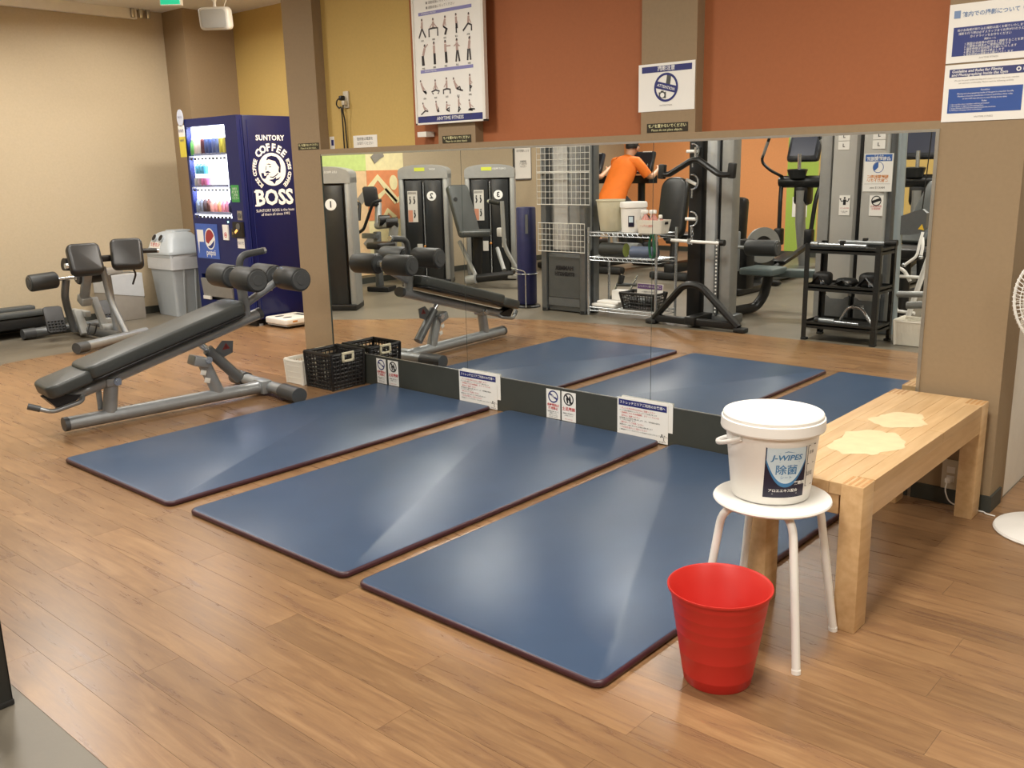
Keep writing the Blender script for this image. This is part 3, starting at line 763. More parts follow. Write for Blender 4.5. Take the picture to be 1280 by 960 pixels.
# door with the window opening built as a frame
wx0, wx1, wz0, wz1 = vx0+0.03, vx1-0.19, 0.955, 1.76
b = B()
dy0, dy1 = vy0, vy0+0.055
b.box(vx0, wx0, dy0, dy1, 0.08, vh); b.box(wx1, vx1, dy0, dy1, 0.08, vh); b.box(wx0, wx1, dy0, dy1, wz1, vh); b.box(wx0, wx1, dy0, dy1, 0.44, wz0); b.box(wx0, wx1, dy0, dy1, 0.08, 0.2)
b.box(wx0, vx0+0.06, dy0, dy1, 0.2, 0.44); b.box(vx1-0.27, wx1, dy0, dy1, 0.2, 0.44)
door = b.build('door', M_blue2, vm, smooth=False)
b = B(); b.box(wx0, wx1, dy1-0.004, dy1, wz0, wz1); b.build('lit_back_panel', mat('lit_panel', 'F4F6FF', 0.5, vary=0, emit='EEF3FF', estr=3.2), vm, smooth=False)
for zz in (1.74, 1.48, 1.2):
    ld = bpy.data.lights.new('display_lamp', 'AREA'); ld.shape = 'RECTANGLE'; ld.size = wx1-wx0-0.06; ld.size_y = 0.012; ld.energy = 4.5; ld.color = (0.93, 0.96, 1.0)
    lo = bpy.data.objects.new('display_lamp', ld); COL.objects.link(lo); lo.location = ((wx0+wx1)/2, dy0+0.008, zz); lo.rotation_euler = (math.radians(35), 0, 0); lo.parent = None
M_shelf = mat('shelf_white', 'E8ECF6', 0.4, vary=0, emit='E6ECFF', estr=0.5)
M_tagblue = mat('price_strip', '9AA6CE', 0.4, vary=0); M_btn = mat('button_dark', '24242C', 0.3, vary=0)
def bottle(nm, x, z, h, r, mcol, top=None):
    q = B(); yb = dy0+0.03
    q.lathe([(0, 0), (r*0.95, 0), (r, 0.006), (r, h*0.68), (r*0.45, h*0.86), (r*0.4, h*0.9)], (x, yb, z), 14); o = q.build(nm, mcol, vm)
    q = B(); q.lathe([(0, h*0.9), (r*0.46, h*0.9), (r*0.46, h), (0, h)], (x, yb, z), 12); q.build('cap', top or M_white_ink, o)
def can(x, z, h, r, mcol):
    q = B(); q.lathe([(0, 0), (r*0.85, 0), (r, 0.008), (r, h-0.01), (r*0.82, h), (0, h)], (x, dy0+0.03, z), 14); q.build('drink_can', mcol, vm)
D = lambda n, c: mat('drink_'+n, c, 0.35, vary=0.04)
rows = [1.50, 1.225, 0.985]
cw = (wx1-wx0)
def sx_(i, n=10): return wx0 + cw*(0.07+0.86*i/(n-1))
top_cols = ['5FA65A', 'D9CBC8', 'E9E4E0', '5A2D33', '4B5F97', '3F5797', '5E6FA6', '6A7CB0', 'D8CF5B', 'D7D063']
for i, cc in enumerate(top_cols):
    if i < 3: bottle('drink_bottle', sx_(i), rows[0]+0.012, 0.15, 0.026, D('a%d' % i, cc))
    else: can(sx_(i), rows[0]+0.012, 0.14, 0.027, D('a%d' % i, cc))
for i in range(3): bottle('drink_bottle', sx_(0.9+i*0.95), rows[1]+0.12, 0.10, 0.03, D('b%d' % i, ['5DB0D8', '63B6DE', '4FA6D2'][i]))
for i in range(4): can(sx_(0.4+i*0.95), rows[1]+0.012, 0.075, 0.03, D('c%d' % i, ['A7A7AE', 'B3A2B4', 'C46AA0', 'CB79AB'][i]))
bot_cols = ['8390A6', '7C8296', '4A3E46', '5B3A38', 'E4A9A2', 'E49C9C', 'E5A87E', 'DB93A8', 'D58AA2', '2E3566']
for i, cc in enumerate(bot_cols): bottle('drink_bottle', sx_(i), rows[2]+0.012, 0.14 if i < 4 else 0.12, 0.025, D('d%d' % i, cc))
for z in rows:
    b = B(); b.box(wx0+0.002, wx1-0.002, dy0+0.006, dy1-0.004, z-0.006, z+0.004); b.build('shelf', M_shelf, vm, smooth=False); sh = vm.children[-1]
    q = B(); q.box(wx0+0.08, wx1-0.02, dy0+0.004, dy0+0.008, z+0.005, z+0.026); q.build('price_strip', M_tagblue, sh, smooth=False)
    for i in range(10):
        q = B(); q.rb((sx_(i), dy0+0.003, z-0.022), (0.034, 0.008, 0.02), I3, 0.002); q.build('select_button', M_btn, sh, smooth=False)
b = B(); b.box(wx0, wx1, dy0+0.002, dy0+0.004, wz0, wz1)
M_glass = mat('clear_acrylic', (1, 1, 1, 1), 0.02, vary=0, trans=1.0); M_glass.node_tree.nodes['Principled BSDF'].inputs['IOR'].default_value = 1.05
b.build('window_pane', M_glass, vm, smooth=False)
fo = (0, dy0, 0)
def vpan(nm, x0, x1, z0, z1, m, off=0.003): 
    q = B(); q.box(x0, x1, dy0-off, dy0+0.001, z0, z1); return q.build(nm, m, vm, smooth=False)
def vtext(par, body, size, x, z, m, off=0.0045, **k):
    q = B(); q.text(body, size, (x, dy0, z), X, Z, off, **k); return q.build('lettering', m, par, smooth=False)
g_ = vpan('green_notice', vx1-0.165, vx1-0.045, 1.10, 1.245, mat('green_sticker', '3E9A4E', 0.45, vary=0.02)); vtext(g_, 'お釣り\nあります\nご利用\nください', 0.026, vx1-0.105, 1.172, M_white_ink)
a_ = vpan('coin_plate', vx1-0.10, vx1-0.03, 0.945, 1.025, M_alu); q = B(); q.cyl((vx1-0.065, dy0-0.004, 0.985), (vx1-0.065, dy0-0.009, 0.985), 0.024, n=16); q.build('coin_slot', M_dsteel, a_)
b = B(); b.rb((vx1-0.085, dy0-0.012, 0.865), (0.14, 0.03, 0.13), I3, 0.02); bl_ = b.build('bill_acceptor', M_black, vm)
q = B(); q.rb((vx1-0.10, dy0-0.029, 0.85), (0.05, 0.006, 0.02), roty(-35), 0.002); q.build('slot_light', mat('amber_light', 'E9B36A', 0.4, vary=0, emit='FFB55C', estr=1.2), bl_); q = B(); q.cyl((vx1-0.065, dy0-0.028, 0.89), (vx1-0.065, dy0-0.032, 0.89), 0.03, n=14); q.build('bezel', M_dsteel, bl_)
t_ = vpan('notice_card', vx1-0.135, vx1-0.03, 0.70, 0.785, M_paper); vtext(t_, '販売中止の際は\nご連絡ください', 0.014, vx1-0.083, 0.745, M_navy_ink)
rd = vpan('card_reader', wx1-0.155, wx1-0.07, 0.765, 0.90, M_white_ink, 0.012); q = B(); q.ring(wx1-0.112, 0.81, 0.018, 0.024, (0, dy0, 0), X, Z, 0.0125); q.quad(wx1-0.122, wx1-0.102, 0.80, 0.82, (0, dy0, 0), X, Z, 0.0125); q.build('reader_mark', M_red_ink, rd, smooth=False)
d_ = vpan('digit_display', wx1-0.03, wx1+0.04, 0.79, 0.865, M_btn, 0.004); q = B(); q.quad(wx1-0.012, wx1+0.02, 0.815, 0.84, (0, dy0, 0), X, Z, 0.0045); q.build('digits', mat('amber_digits', 'A88A55', 0.5, vary=0), d_)
b = B(); b.cyl((wx1-0.07, dy0, 0.925), (wx1-0.07, dy0-0.004, 0.925), 0.009, n=12); b.build('status_light', mat('status_green', 'AEEFD8', 0.4, vary=0, emit='8FF0D0', estr=3), vm)
pp = vpan('cola_advert', wx0+0.0, wx0+0.37, 0.585, 0.90, mat('advert_blue', '3E62B8', 0.4, vary=0.15, scale=6))
O2 = (wx0+0.235, dy0, 0.765)
q = B(); q.disc(0, 0, 0.085, O2, X, Z, 0.0036, n=32, sq=1.15); q.build('emblem_ring', M_white_ink, pp, smooth=False)
arcp = lambda r, a0, a1, n=14: [(r*math.cos(math.radians(a0+(a1-a0)*i/n)), 1.15*r*math.sin(math.radians(a0+(a1-a0)*i/n))) for i in range(n+1)]
q = B(); q.flat(arcp(0.074, 20, 200)+[(-0.03, -0.045), (0.0, -0.02), (0.035, 0.0)], O2, X, Z, 0.0042); q.build('emblem_red', mat('emblem_red', '9E3438', 0.45, vary=0), pp, smooth=False)
q = B(); q.flat(arcp(0.074, -125, -5)+[(0.03, -0.04), (0.0, -0.058)], O2, X, Z, 0.0042); q.build('emblem_blue', mat('emblem_blue', '24387E', 0.45, vary=0), pp, smooth=False)
vtext(pp, 'pepsi', 0.075, wx0+0.235, 0.64, M_white_ink, bold=0.001)
q = B(); q.quad(0.02, 0.13, 0.735, 0.845, (wx0, dy0, 0), X, Z, 0.0036); q.flat([(0.025, 0.735), (0.05, 0.735), (0.03, 0.62)], (wx0, dy0, 0), X, Z, 0.0036); bub = q.build('speech_bubble', M_white_ink, pp, smooth=False)
# delivery flap
b = B(); b.box(vx0+0.06, vx1-0.27, dy0+0.03, dy0+0.05, 0.2, 0.44); fl = b.build('delivery_recess', M_black, vm, smooth=False)
b = B(); b.prism([(0, 0.40), (0.03, 0.40), (0.012, 0.235), (-0.012, 0.235)], (vx0+0.075, dy0+0.005, 0), -Y, Z, X*(vx1-vx0-0.36)); fp = b.build('delivery_flap', mat('flap_smoked', '8E8D88', 0.3, vary=0.05), vm, smooth=False)
w_ = vpan('flap_sticker', vx0+0.075, vx0+0.2, 0.205, 0.235, M_paper, 0.016)
for z in (0.32, 0.42):
    b = B(); b.box(vx1-0.001, vx1+0.003, 1.0, 1.055, z-0.013, z+0.013); b.build('side_tag', M_alu, vm, smooth=False)
for x in (vx0+0.05, vx1-0.05): 
    b = B(); b.cyl((x, dy0+0.1, 0), (x, dy0+0.1, 0.02), 0.03, n=12); b.build('levelling_foot', M_steel, vm)
# side decoration: roundel with a pipe-smoking man and lettering running round it
so = Vector((vx1, 1.155, 1.372))
def stext(body, size, y, z, **k):
    q = B(); q.text(body, size, so+Y*y+Z*z, Y, Z, 0.0015, **k); q.build('lettering', M_white_ink, vm, smooth=False)
stext('SUNTORY', 0.062, 0.0, 0.268, bold=0.0018, spacing=1.05)
q = B(); q.disc(0, 0, 0.142, so, Y, Z, 0.001, n=40); ro = q.build('roundel', M_white_ink, vm, smooth=False)
ink = M_blue
def rflat(nm, poly, off=0.0018, m=None):
    q = B(); q.flat(poly, so, Y, Z, off); q.build(nm, m or ink, ro, smooth=False)
rflat('hair', [(-0.055, 0.085), (-0.04, 0.108), (0.0, 0.118), (0.05, 0.108), (0.08, 0.075), (0.09, 0.03), (0.082, -0.03), (0.068, -0.03), (0.062, -0.012), (0.07, 0.02), (0.05, 0.045), (0.035, 0.07), (0.0, 0.078), (-0.03, 0.088), (-0.05, 0.078)])
rflat('brow', [(-0.06, 0.045), (-0.03, 0.05), (-0.005, 0.04), (-0.03, 0.04)])
rflat('eye', [(-0.035, 0.025), (-0.012, 0.028), (-0.012, 0.02), (-0.03, 0.018)])
rflat('nose_line', [(-0.062, 0.03), (-0.056, 0.03), (-0.066, -0.005), (-0.074, -0.008)])
rflat('moustache', [(-0.075, -0.02), (-0.045, -0.012), (-0.02, -0.03), (-0.045, -0.03), (-0.07, -0.032)])
rflat('pipe', [(-0.118, -0.03), (-0.092, -0.03), (-0.088, -0.055), (-0.06, -0.052), (-0.04, -0.042), (-0.042, -0.034), (-0.062, -0.04), (-0.07, -0.07), (-0.085, -0.082), (-0.108, -0.075), (-0.116, -0.05)])
rflat('jaw_line', [(-0.03, -0.06), (0.0, -0.064), (0.03, -0.05), (0.055, -0.03), (0.06, -0.036), (0.035, -0.058), (0.0, -0.074), (-0.03, -0.068)])
rflat('collar', [(-0.045, -0.09), (0.0, -0.085), (0.035, -0.065), (0.03, -0.085), (0.06, -0.075), (0.085, -0.06), (0.06, -0.09), (0.03, -0.10), (0.012, -0.13), (-0.01, -0.105)])
rflat('ear', [(0.06, 0.018), (0.075, 0.02), (0.078, 0.0), (0.068, -0.018), (0.06, -0.01)], m=M_white_ink)
def arc_text(word, rad, a0, a1, size, bold, inward=False):
    n = len(word)
    for i, ch in enumerate(word):
        if ch == ' ': continue
        a = math.radians(a0+(a1-a0)*(i+0.5)/n)
        d = Y*math.cos(a)+Z*math.sin(a); tn = Y*math.sin(a)-Z*math.cos(a)
        q.text(ch, size, so+d*rad, tn, d, 0.0015, bold=bold)
q = B(); arc_text('COFFEE', 0.187, 142, 38, 0.086, 0.0038); q.build('lettering', M_white_ink, vm, smooth=False)
q = B(); arc_text('BOSS COFFEE', 0.182, 232, 152, 0.05, 0.0018); q.build('lettering', M_white_ink, vm, smooth=False)
q = B(); arc_text('BOSS COFFEE', 0.182, 28, -52, 0.05, 0.0018); q.build('lettering', M_white_ink, vm, smooth=False)
# slab-serif BOSS
q = B(); q.text('BOSS', 0.185, so+Z*-0.248, Y, Z, 0.0015, bold=0.0065, sxk=0.93)
for (y0, y1, z0, z1) in ((-0.205, -0.15, -0.315, -0.30), (-0.205, -0.15, -0.196, -0.181)): q.quad(y0, y1, z0, z1, so, Y, Z, 0.0016)
q.build('lettering', M_white_ink, vm, smooth=False)
stext('SUNTORY BOSS is the boss\nof them all since 1992', 0.034, 0.0, -0.372, line=1.0)
for y in (0.87, 0.93):
    b = B(); b.box(vx1-0.001, vx1+0.004, y-0.004, y+0.004, 0.09, vh-0.04); b.build('edge_strip', M_blue2, vm, smooth=False)
# round promotional tag standing at the machine's top corner
tg = thing('promo_tag', (vx0-0.06, vy0-0.01, 1.5), 'round pale promotional tag over a yellow strip on the corner of the drinks machine', 'tag')
q = B(); q.prism([(0.055*math.cos(2*PI*i/24), 0.075+0.075*math.sin(2*PI*i/24)+0.0) for i in range(24)], (vx0-0.035, vy0-0.012, 1.77), X, Z, Y*0.003); q.build('disc', mat('tag_pale', 'C9CFE0', 0.45, vary=0.02), tg, smooth=False)
q = B(); q.box(vx0-0.085, vx0+0.02, vy0-0.012, vy0-0.009, 1.68, 1.78); q.build('card', M_paper, tg, smooth=False)
q = B(); q.box(vx0-0.085, vx0+0.02, vy0-0.0125, vy0-0.009, 1.50, 1.68); q.build('strip', mat('tag_yellow', 'D9C94A', 0.45, vary=0.02), tg, smooth=False)
q = B(); q.text('つめたい', 0.024, (vx0-0.035, vy0-0.0125, 1.85), X, Z, 0.001); q.text('新発売', 0.03, (vx0-0.035, vy0-0.0125, 1.73), X, Z, 0.001); q.text('140円', 0.03, (vx0-0.035, vy0-0.013, 1.645), X, Z, 0.001); q.build('lettering', M_navy_ink, tg, smooth=False)

# ------------------------------------------------------------------ recycling bin and boxed bin
M_bin_g = mat('bin_grey', 'A9AFB2', 0.5, vary=0.02); M_bin_lid = mat('bin_lid_grey', 'B9C1C6', 0.42, vary=0.02)
M_bag = mat('thin_white_bag', 'DDE1E4', 0.3, vary=0.03, trans=0.25); M_card = mat('grey_box', '9A948B', 0.6, vary=0.04)
rx, ry = -8.175, 0.915
rb_ = thing('recycling_bin', (rx, ry, 0), 'pale grey recycling bin with a domed two-hole lid and clear bag beside the drinks machine', 'bin')
def rrect(hw, hl, rc, n=4):
    pts = []
    for (cx, cy, a0) in ((hw-rc, hl-rc, 0), (-hw+rc, hl-rc, 90), (-hw+rc, -hl+rc, 180), (hw-rc, -hl+rc, 270)):
        for k in range(n+1): a = math.radians(a0+90*k/n); pts.append((cx+rc*math.cos(a), cy+rc*math.sin(a)))
    return pts
def loft(b, secs, cap0=True, cap1=True):
    n = len(secs[0][0]); vs = []; fs = []
    for pts, z, cx, cy in secs: vs += [(cx+p[0], cy+p[1], z) for p in pts]
    for i in range(len(secs)-1):
        for j in range(n): fs.append((i*n+j, i*n+(j+1) % n, (i+1)*n+(j+1) % n, (i+1)*n+j))
    if cap0: fs.append(tuple(range(n-1, -1, -1)))
    if cap1: fs.append(tuple((len(secs)-1)*n+j for j in range(n)))
    b.add(vs, fs); return b
b = B(); loft(b, [(rrect(0.18, 0.15, 0.03), 0.0, rx, ry), (rrect(0.225, 0.185, 0.03), 0.56, rx, ry), (rrect(0.235, 0.195, 0.03), 0.57, rx, ry), (rrect(0.235, 0.195, 0.03), 0.60, rx, ry)]); b.build('body', M_bin_g, rb_)
for k in (-1, 1):
    q = B(); q.rb((rx+0.205, ry+k*0.06, 0.27), (0.012, 0.02, 0.5), roty(4.6), 0.004); q.build('rib', M_bin_g, rb_)
random.seed(3)
b = B(); secs = []
for k, z in enumerate((0.455, 0.49, 0.53, 0.57, 0.605)):
    p = [(x*(1+random.uniform(-.02, .03)), y*(1+random.uniform(-.02, .03))) for x, y in rrect(0.232, 0.192, 0.03, 5)]
    secs.append((p, z+0.0, rx, ry))
loft(b, secs, False, False); b.build('bag_skirt', M_bag, rb_, ang=180)
b = B(); loft(b, [(rrect(0.243, 0.203, 0.04), 0.600, rx, ry), (rrect(0.243, 0.203, 0.04), 0.625, rx, ry), (rrect(0.22, 0.185, 0.05), 0.66, rx, ry), (rrect(0.185, 0.16, 0.05), 0.74, rx, ry), (rrect(0.14, 0.125, 0.06), 0.795, rx, ry), (rrect(0.10, 0.09, 0.06), 0.81, rx, ry)]); ld_ = b.build('domed_lid', M_bin_lid, rb_)
q = B(); loft(q, [(rrect(0.09, 0.10, 0.03), 0.808, rx+0.02, ry+0.03), (rrect(0.085, 0.095, 0.03), 0.822, rx+0.02, ry+0.03)]); q.build('lid_cap', M_bin_lid, ld_)
nl = Vector((0.0, -0.86, 0.5)).normalized()
for k in (-1, 1):
    p = Vector((rx-0.02, ry-0.152, 0.745)) + X*k*0.062
    q = B(); q.cyl(p-nl*0.02, p+nl*0.022, 0.038, 0.036, 18); q.build('hole_collar', M_bin_lid, ld_); q = B(); q.cyl(p+nl*0.018, p+nl*0.0235, 0.031, n=18); q.build('hole', M_black, ld_)
nf = Vector((0.0, -1, 0.42)).normalized(); uf = X; vf = nf.cross(uf)*1
q = B(); q.rb(Vector((rx-0.06, ry-0.178, 0.685)), (0.2, 0.004, 0.06), rotx(-19), 0.0); stk = q.build('sticker', M_paper, ld_, smooth=False)
q = B(); q.text('あきカン', 0.045, Vector((rx-0.06, ry-0.1805, 0.685)), X, (Z*0.945+Y*0.33), 0.002, bold=0.001); q.build('lettering', M_red_ink, ld_, smooth=False)
bxx = thing('boxed_bin', (-8.325, 0.37, 0), 'low grey box bin draped with a white bag next to the recycling bin', 'bin')
b = B(); b.rb((-8.325, 0.37, 0.215), (0.25, 0.36, 0.43), I3, 0.004); b.build('box', M_card, bxx)
b = B(); secs = []
P4 = rrect(0.128, 0.183, 0.006, 3)
n4 = len(P4)
low = [0.27+0.10*((p[1]+0.18)/0.36)*-0.6+0.06*math.sin(i*1.7)*0.2 for i, p in enumerate(P4)]
vs = [(-8.325+p[0]*1.01, 0.37+p[1]*1.01, low[i]) for i, p in enumerate(P4)] + [(-8.325+p[0]*1.005, 0.37+p[1]*1.005, 0.36) for p in P4] + [(-8.325+p[0]*1.005, 0.37+p[1]*1.005, 0.437) for p in P4] + [(-8.325+p[0]*0.8, 0.37+p[1]*0.85, 0.44) for p in P4]
fs = [(k*n4+j, k*n4+(j+1) % n4, (k+1)*n4+(j+1) % n4, (k+1)*n4+j) for k in range(3) for j in range(n4)]
b.add(vs, fs); b.build('bag', M_bag, bxx, smooth=False)
b = B(); b.rb((-8.34, 0.30, 0.47), (0.16, 0.2, 0.055), rotz(8), 0.01); b.build('box_flap', M_card, bxx)

# ------------------------------------------------------------------ floor scale by the pillar
sc_ = thing('floor_scale', (-6.61, 1.10, 0), 'flat cream weighing scale on the floor beside the drinks machine', 'scale')
b = B(); b.pad((-6.61, 1.10, 0.034), X, Y, 0.33, 0.34, 0.055, 0.03, 0.012); b.build('platform', M_white, sc_)
b = B(); b.pad((-6.61, 1.10, 0.02), X, Y, 0.31, 0.32, 0.016, 0.03, 0.004); b.build('underframe', M_grey_pl, sc_)
for (dx, dy) in ((-.12, -.12), (.12, -.12), (.12, .12), (-.12, .12)):
    b = B(); b.cyl((-6.61+dx, 1.1+dy, 0), (-6.61+dx, 1.1+dy, 0.022), 0.014, n=10); b.build('foot', M_black, sc_)
for dx in (-0.06, 0.06):
    b = B(); b.lathe([(0, 0), (0.05, 0), (0.05, 0.001), (0, 0.0012)], (-6.61+dx, 1.02, 0.089), 18, sx=0.55, sy=0.9); b.build('foot_electrode', M_cap, sc_)
b = B(); b.rb((-6.61, 1.2, 0.0895), (0.14, 0.05, 0.003), I3, 0.001); b.build('display', M_cap, sc_)
b = B(); b.box(-6.4455, -6.444, 1.0, 1.05, 0.055, 0.07); b.build('badge', mat('orange_badge', 'C98B4A', 0.5, vary=0), sc_, smooth=False)

# ------------------------------------------------------------------ speaker, exit sign
sp = thing('ceiling_speaker', (-6.66, 0.62, 2.42), 'pale grey loudspeaker hanging from the ceiling above the drinks machine', 'speaker')
sd = Vector((0.62, -0.76, -0.15)).normalized(); su_ = Vector((0.76, 0.62, 0)).normalized(); sv_ = su_.cross(-sd).normalized()
sv_ = sv_ if sv_.z > 0 else -sv_
b = B(); cS = Vector((-6.66, 0.62, 2.56)); b.pad(cS-sd*0.11, su_, sv_, 0.245, 0.175, 0.12, 0.035, 0.02) if su_.cross(sv_).dot(sd) > 0 else b.pad(cS-sd*0.11, sv_, su_, 0.175, 0.245, 0.12, 0.035, 0.02); b.build('cabinet', mat('speaker_white', 'C9C9C4', 0.5, vary=0.02), sp)
b = B(); 
if su_.cross(sv_).dot(sd) > 0: b.pad(cS+sd*0.008, su_, sv_, 0.205, 0.14, 0.008, 0.03, 0.003)
else: b.pad(cS+sd*0.008, sv_, su_, 0.14, 0.205, 0.008, 0.03, 0.003)
b.build('grille', mat('speaker_grille', 'A6A8A6', 0.6, vary=0.05, scale=300), sp)
b = B(); b.cyl(cS-sd*0.05+Z*0.08, cS-sd*0.05+Z*0.22, 0.011, n=12); b.cyl(cS-sd*0.05+Z*0.13, cS-sd*0.05+Z*0.19, 0.017, n=12); b.cyl(cS-sd*0.05+Z*0.22, (cS-sd*0.05).to_tuple()[:2]+(CEIL,), 0.014, n=12); b.cyl((cS.x-sd.x*.05, cS.y-sd.y*.05, CEIL-0.03), (cS.x-sd.x*.05, cS.y-sd.y*.05, CEIL), 0.05, n=20); b.build('bracket', M_white, sp)
b = B(); b.tube([(-6.6, 0.7, CEIL-0.01), (-6.57, 0.7, 2.72), (-6.6, 0.66, 2.6)], 0.003, 6); b.build('cable', M_white, sp)
ex = thing('exit_sign', (-6.78, 0.33, 2.58), 'green and white lit exit sign hanging from the ceiling over the alcove', 'sign')
ed = Vector((0.62, -0.76, 0)).normalized(); eu = Vector((0.76, 0.62, 0)).normalized()
b = B(); b.rb(Vector((-6.78, 0.33, 2.74)), (0.17, 0.05, 0.20), rotz(math.degrees(math.atan2(eu.y, eu.x))), 0.006); b.build('housing', M_white, ex)
EO = Vector((-6.78, 0.33, 2.74)) + ed*0.026
b = B(); b.quad(-0.078, 0.078, -0.093, 0.093, EO, eu, Z, 0.001); fc_ = b.build('lit_face', mat('exit_white', 'F2FFF8', 0.5, vary=0, emit='E9FFF4', estr=1.6), ex, smooth=False)
M_exitg = mat('exit_green', '2FBF93', 0.5, vary=0, emit='1FB184', estr=1.0)
q = B(); q.quad(-0.078, 0.078, -0.093, -0.055, EO, eu, Z, 0.0015); q.flat([(0.0, -0.055), (0.078, -0.055), (0.078, 0.093), (0.03, 0.05)], EO, eu, Z, 0.0015); q.build('green_figure', M_exitg, fc_, smooth=False)
b = B(); b.cyl(Vector((-6.78, 0.33, 2.83)), Vector((-6.78, 0.33, CEIL)), 0.012, n=10); b.build('hanger', M_white, ex)

# ------------------------------------------------------------------ back extension machine
hx = thing('back_extension_machine', (-7.35, -0.3, 0), 'silver back extension machine with two black hip pads by the end wall', 'exercise machine')
b = B(); b.tube([(-7.93, -0.66, 0.05), (-7.93, 0.08, 0.05)], 0.045, 14, sx=.9, up=Z); f_ = b.build('rear_foot', M_dsteel, hx)
q = B(); q.tube([(-7.93, -0.70, 0.05), (-7.93, -0.60, 0.05)], 0.048, 14, sx=.92, up=Z); q.build('end_cap', M_cap, f_)
b = B(); b.tube([(-6.88, -0.68, 0.05), (-7.15, 0.0, 0.05)], 0.043, 14, sx=.9, up=Z); f_ = b.build('front_foot', M_steel, hx)
q = B(); q.tube([(-6.865, -0.715, 0.05), (-6.90, -0.62, 0.05)], 0.047, 14, sx=.92, up=Z); q.build('end_cap', M_cap, f_)
b = B(); b.tube([(-7.95, -0.28, 0.06), (-7.05, -0.28, 0.06)], 0.042, 12, up=Z); b.build('spine_beam', M_dsteel, hx)
b = B(); b.tube(rpath([(-7.08, -0.20, 0.07), (-7.22, -0.24, 0.34), (-7.24, -0.26, 0.62)], 0.1), 0.026, 12); b.build('front_strut', M_steel, hx)
b = B(); b.tube([(-7.26, -0.2, 0.07), (-7.25, -0.22, 0.55)], 0.024, 12); b.build('front_strut', M_steel, hx)
b = B(); b.rb((-7.33, -0.37, 0.50), (0.05, 0.07, 0.30), roty(28), 0.008); b.rb((-7.26, -0.37, 0.62), (0.07, 0.10, 0.10), roty(28), 0.01); b.build('pad_carrier', M_steel, hx)
b = B(); b.rb((-7.42, -0.36, 0.345), (0.10, 0.09, 0.07), roty(28), 0.01); b.build('slide_collar', M_grey_pl, hx)
b = B(); b.rb((-7.40, -0.26, 0.22), (0.04, 0.06, 0.30), roty(-32), 0.008); b.cyl((-7.31, -0.30, 0.105), (-7.31, -0.20, 0.105), 0.035, n=14); b.build('slide_bar', M_grey_pl, hx)
b = B(); b.rb((-7.62, -0.33, 0.13), (0.05, 0.07, 0.22), roty(-28), 0.008); b.build('foot_slide', M_grey_pl, hx)
b = B(); b.rb((-7.72, -0.28, 0.20), (0.30, 0.05, 0.05), I3, 0.008); b.rb((-7.55, -0.15, 0.12), (0.05, 0.10, 0.06), I3, 0.008); b.build('foot_bridge', M_grey_pl, hx)
# hip pads
hn = Vector((0.62, -0.42, 0.62)).normalized()
for (py, pz, tilt, ww) in ((-0.45, 0.70, 10, 0.25), (-0.10, 0.715, -8, 0.25)):
    n_ = (rotz(tilt) @ Vector((0.80, -0.30, 0.42))).normalized(); u_2 = n_.cross(Z).normalized()*-1; v_2 = n_.cross(u_2)
    cpt = Vector((-7.12, py, pz))
    if u_2.cross(v_2).dot(n_) < 0: v_2 = -v_2
    b = B(); b.pad(cpt-n_*0.05, u_2, v_2, ww, 0.26, 0.10, 0.045, 0.03, 6); p_ = b.build('hip_pad', M_padb, hx)
    q = B(); q.rb(cpt-n_*0.08, (0.08, 0.14, 0.10), rotz(-20), 0.012); q.build('pad_bracket', M_black, p_)
b = B(); b.cyl((-7.22, -0.58, 0.67), (-7.22, -0.50, 0.66), 0.05, n=16); b.rb((-7.2, -0.25, 0.69), (0.06, 0.16, 0.05), I3, 0.01); b.build('pad_hub', M_black, hx)
b = B(); b.cyl((-7.10, -0.62, 0.665), (-7.10, -0.60, 0.665), 0.022, n=14); b.build('adjuster_knob', M_chrome, hx)
b = B(); b.tube([(-7.16, -0.10, 0.735), (-7.14, 0.16, 0.725)], 0.011, 10); h_ = b.build('side_handle', M_chrome, hx)
q = B(); q.tube([(-7.145, 0.05, 0.73), (-7.138, 0.17, 0.724)], 0.02, 12); q.build('handle_grip', M_rub, h_); q = B(); q.cyl((-7.138, 0.17, 0.724), (-7.136, 0.185, 0.723), 0.02, n=12); q.build('handle_end', M_chrome, h_)
# calf roller on its curved post, foot plate
b = B(); b.tube(rpath([(-7.60, -0.40, 0.07), (-7.56, -0.45, 0.25), (-7.42, -0.52, 0.40), (-7.40, -0.50, 0.53)], 0.12), 0.03, 12); b.build('roller_post', M_dsteel, hx)
b = B(); b.cyl((-7.38, -0.72, 0.535), (-7.38, -0.40, 0.545), 0.013, n=12); b.cyl((-7.38, -0.43, 0.545), (-7.38, -0.39, 0.546), 0.025, n=12); b.build('axle', M_chrome, hx)
make_roller(hx, (-7.38, -0.80, 0.53), (-7.38, -0.585, 0.54), 0.068)
make_roller(hx, (-7.38, -0.42, 0.545), (-7.38, -0.22, 0.55), 0.066)
for py in (-0.52, -0.08):
    fnn = Vector((0.75, -0.2, 0.62)).normalized(); fu2 = Vector((0.25, 0.97, 0)).normalized(); fv2 = fnn.cross(fu2).normalized()
    cpt = Vector((-7.68, py, 0.17))
    b = B(); b.pad(cpt, fu2, fv2, 0.15, 0.26, 0.02, 0.03, 0.006); p_ = b.build('foot_plate', M_black, hx)
    q = B()
    for i in range(5):
        for j in range(5): q.rb(cpt+fu2*(i-2)*0.026+fv2*(-(j)*0.026+0.02*-1)+fnn*0.022, (0.016, 0.016, 0.006), I3, 0)
    q.build('grip_studs', M_cap, p_)
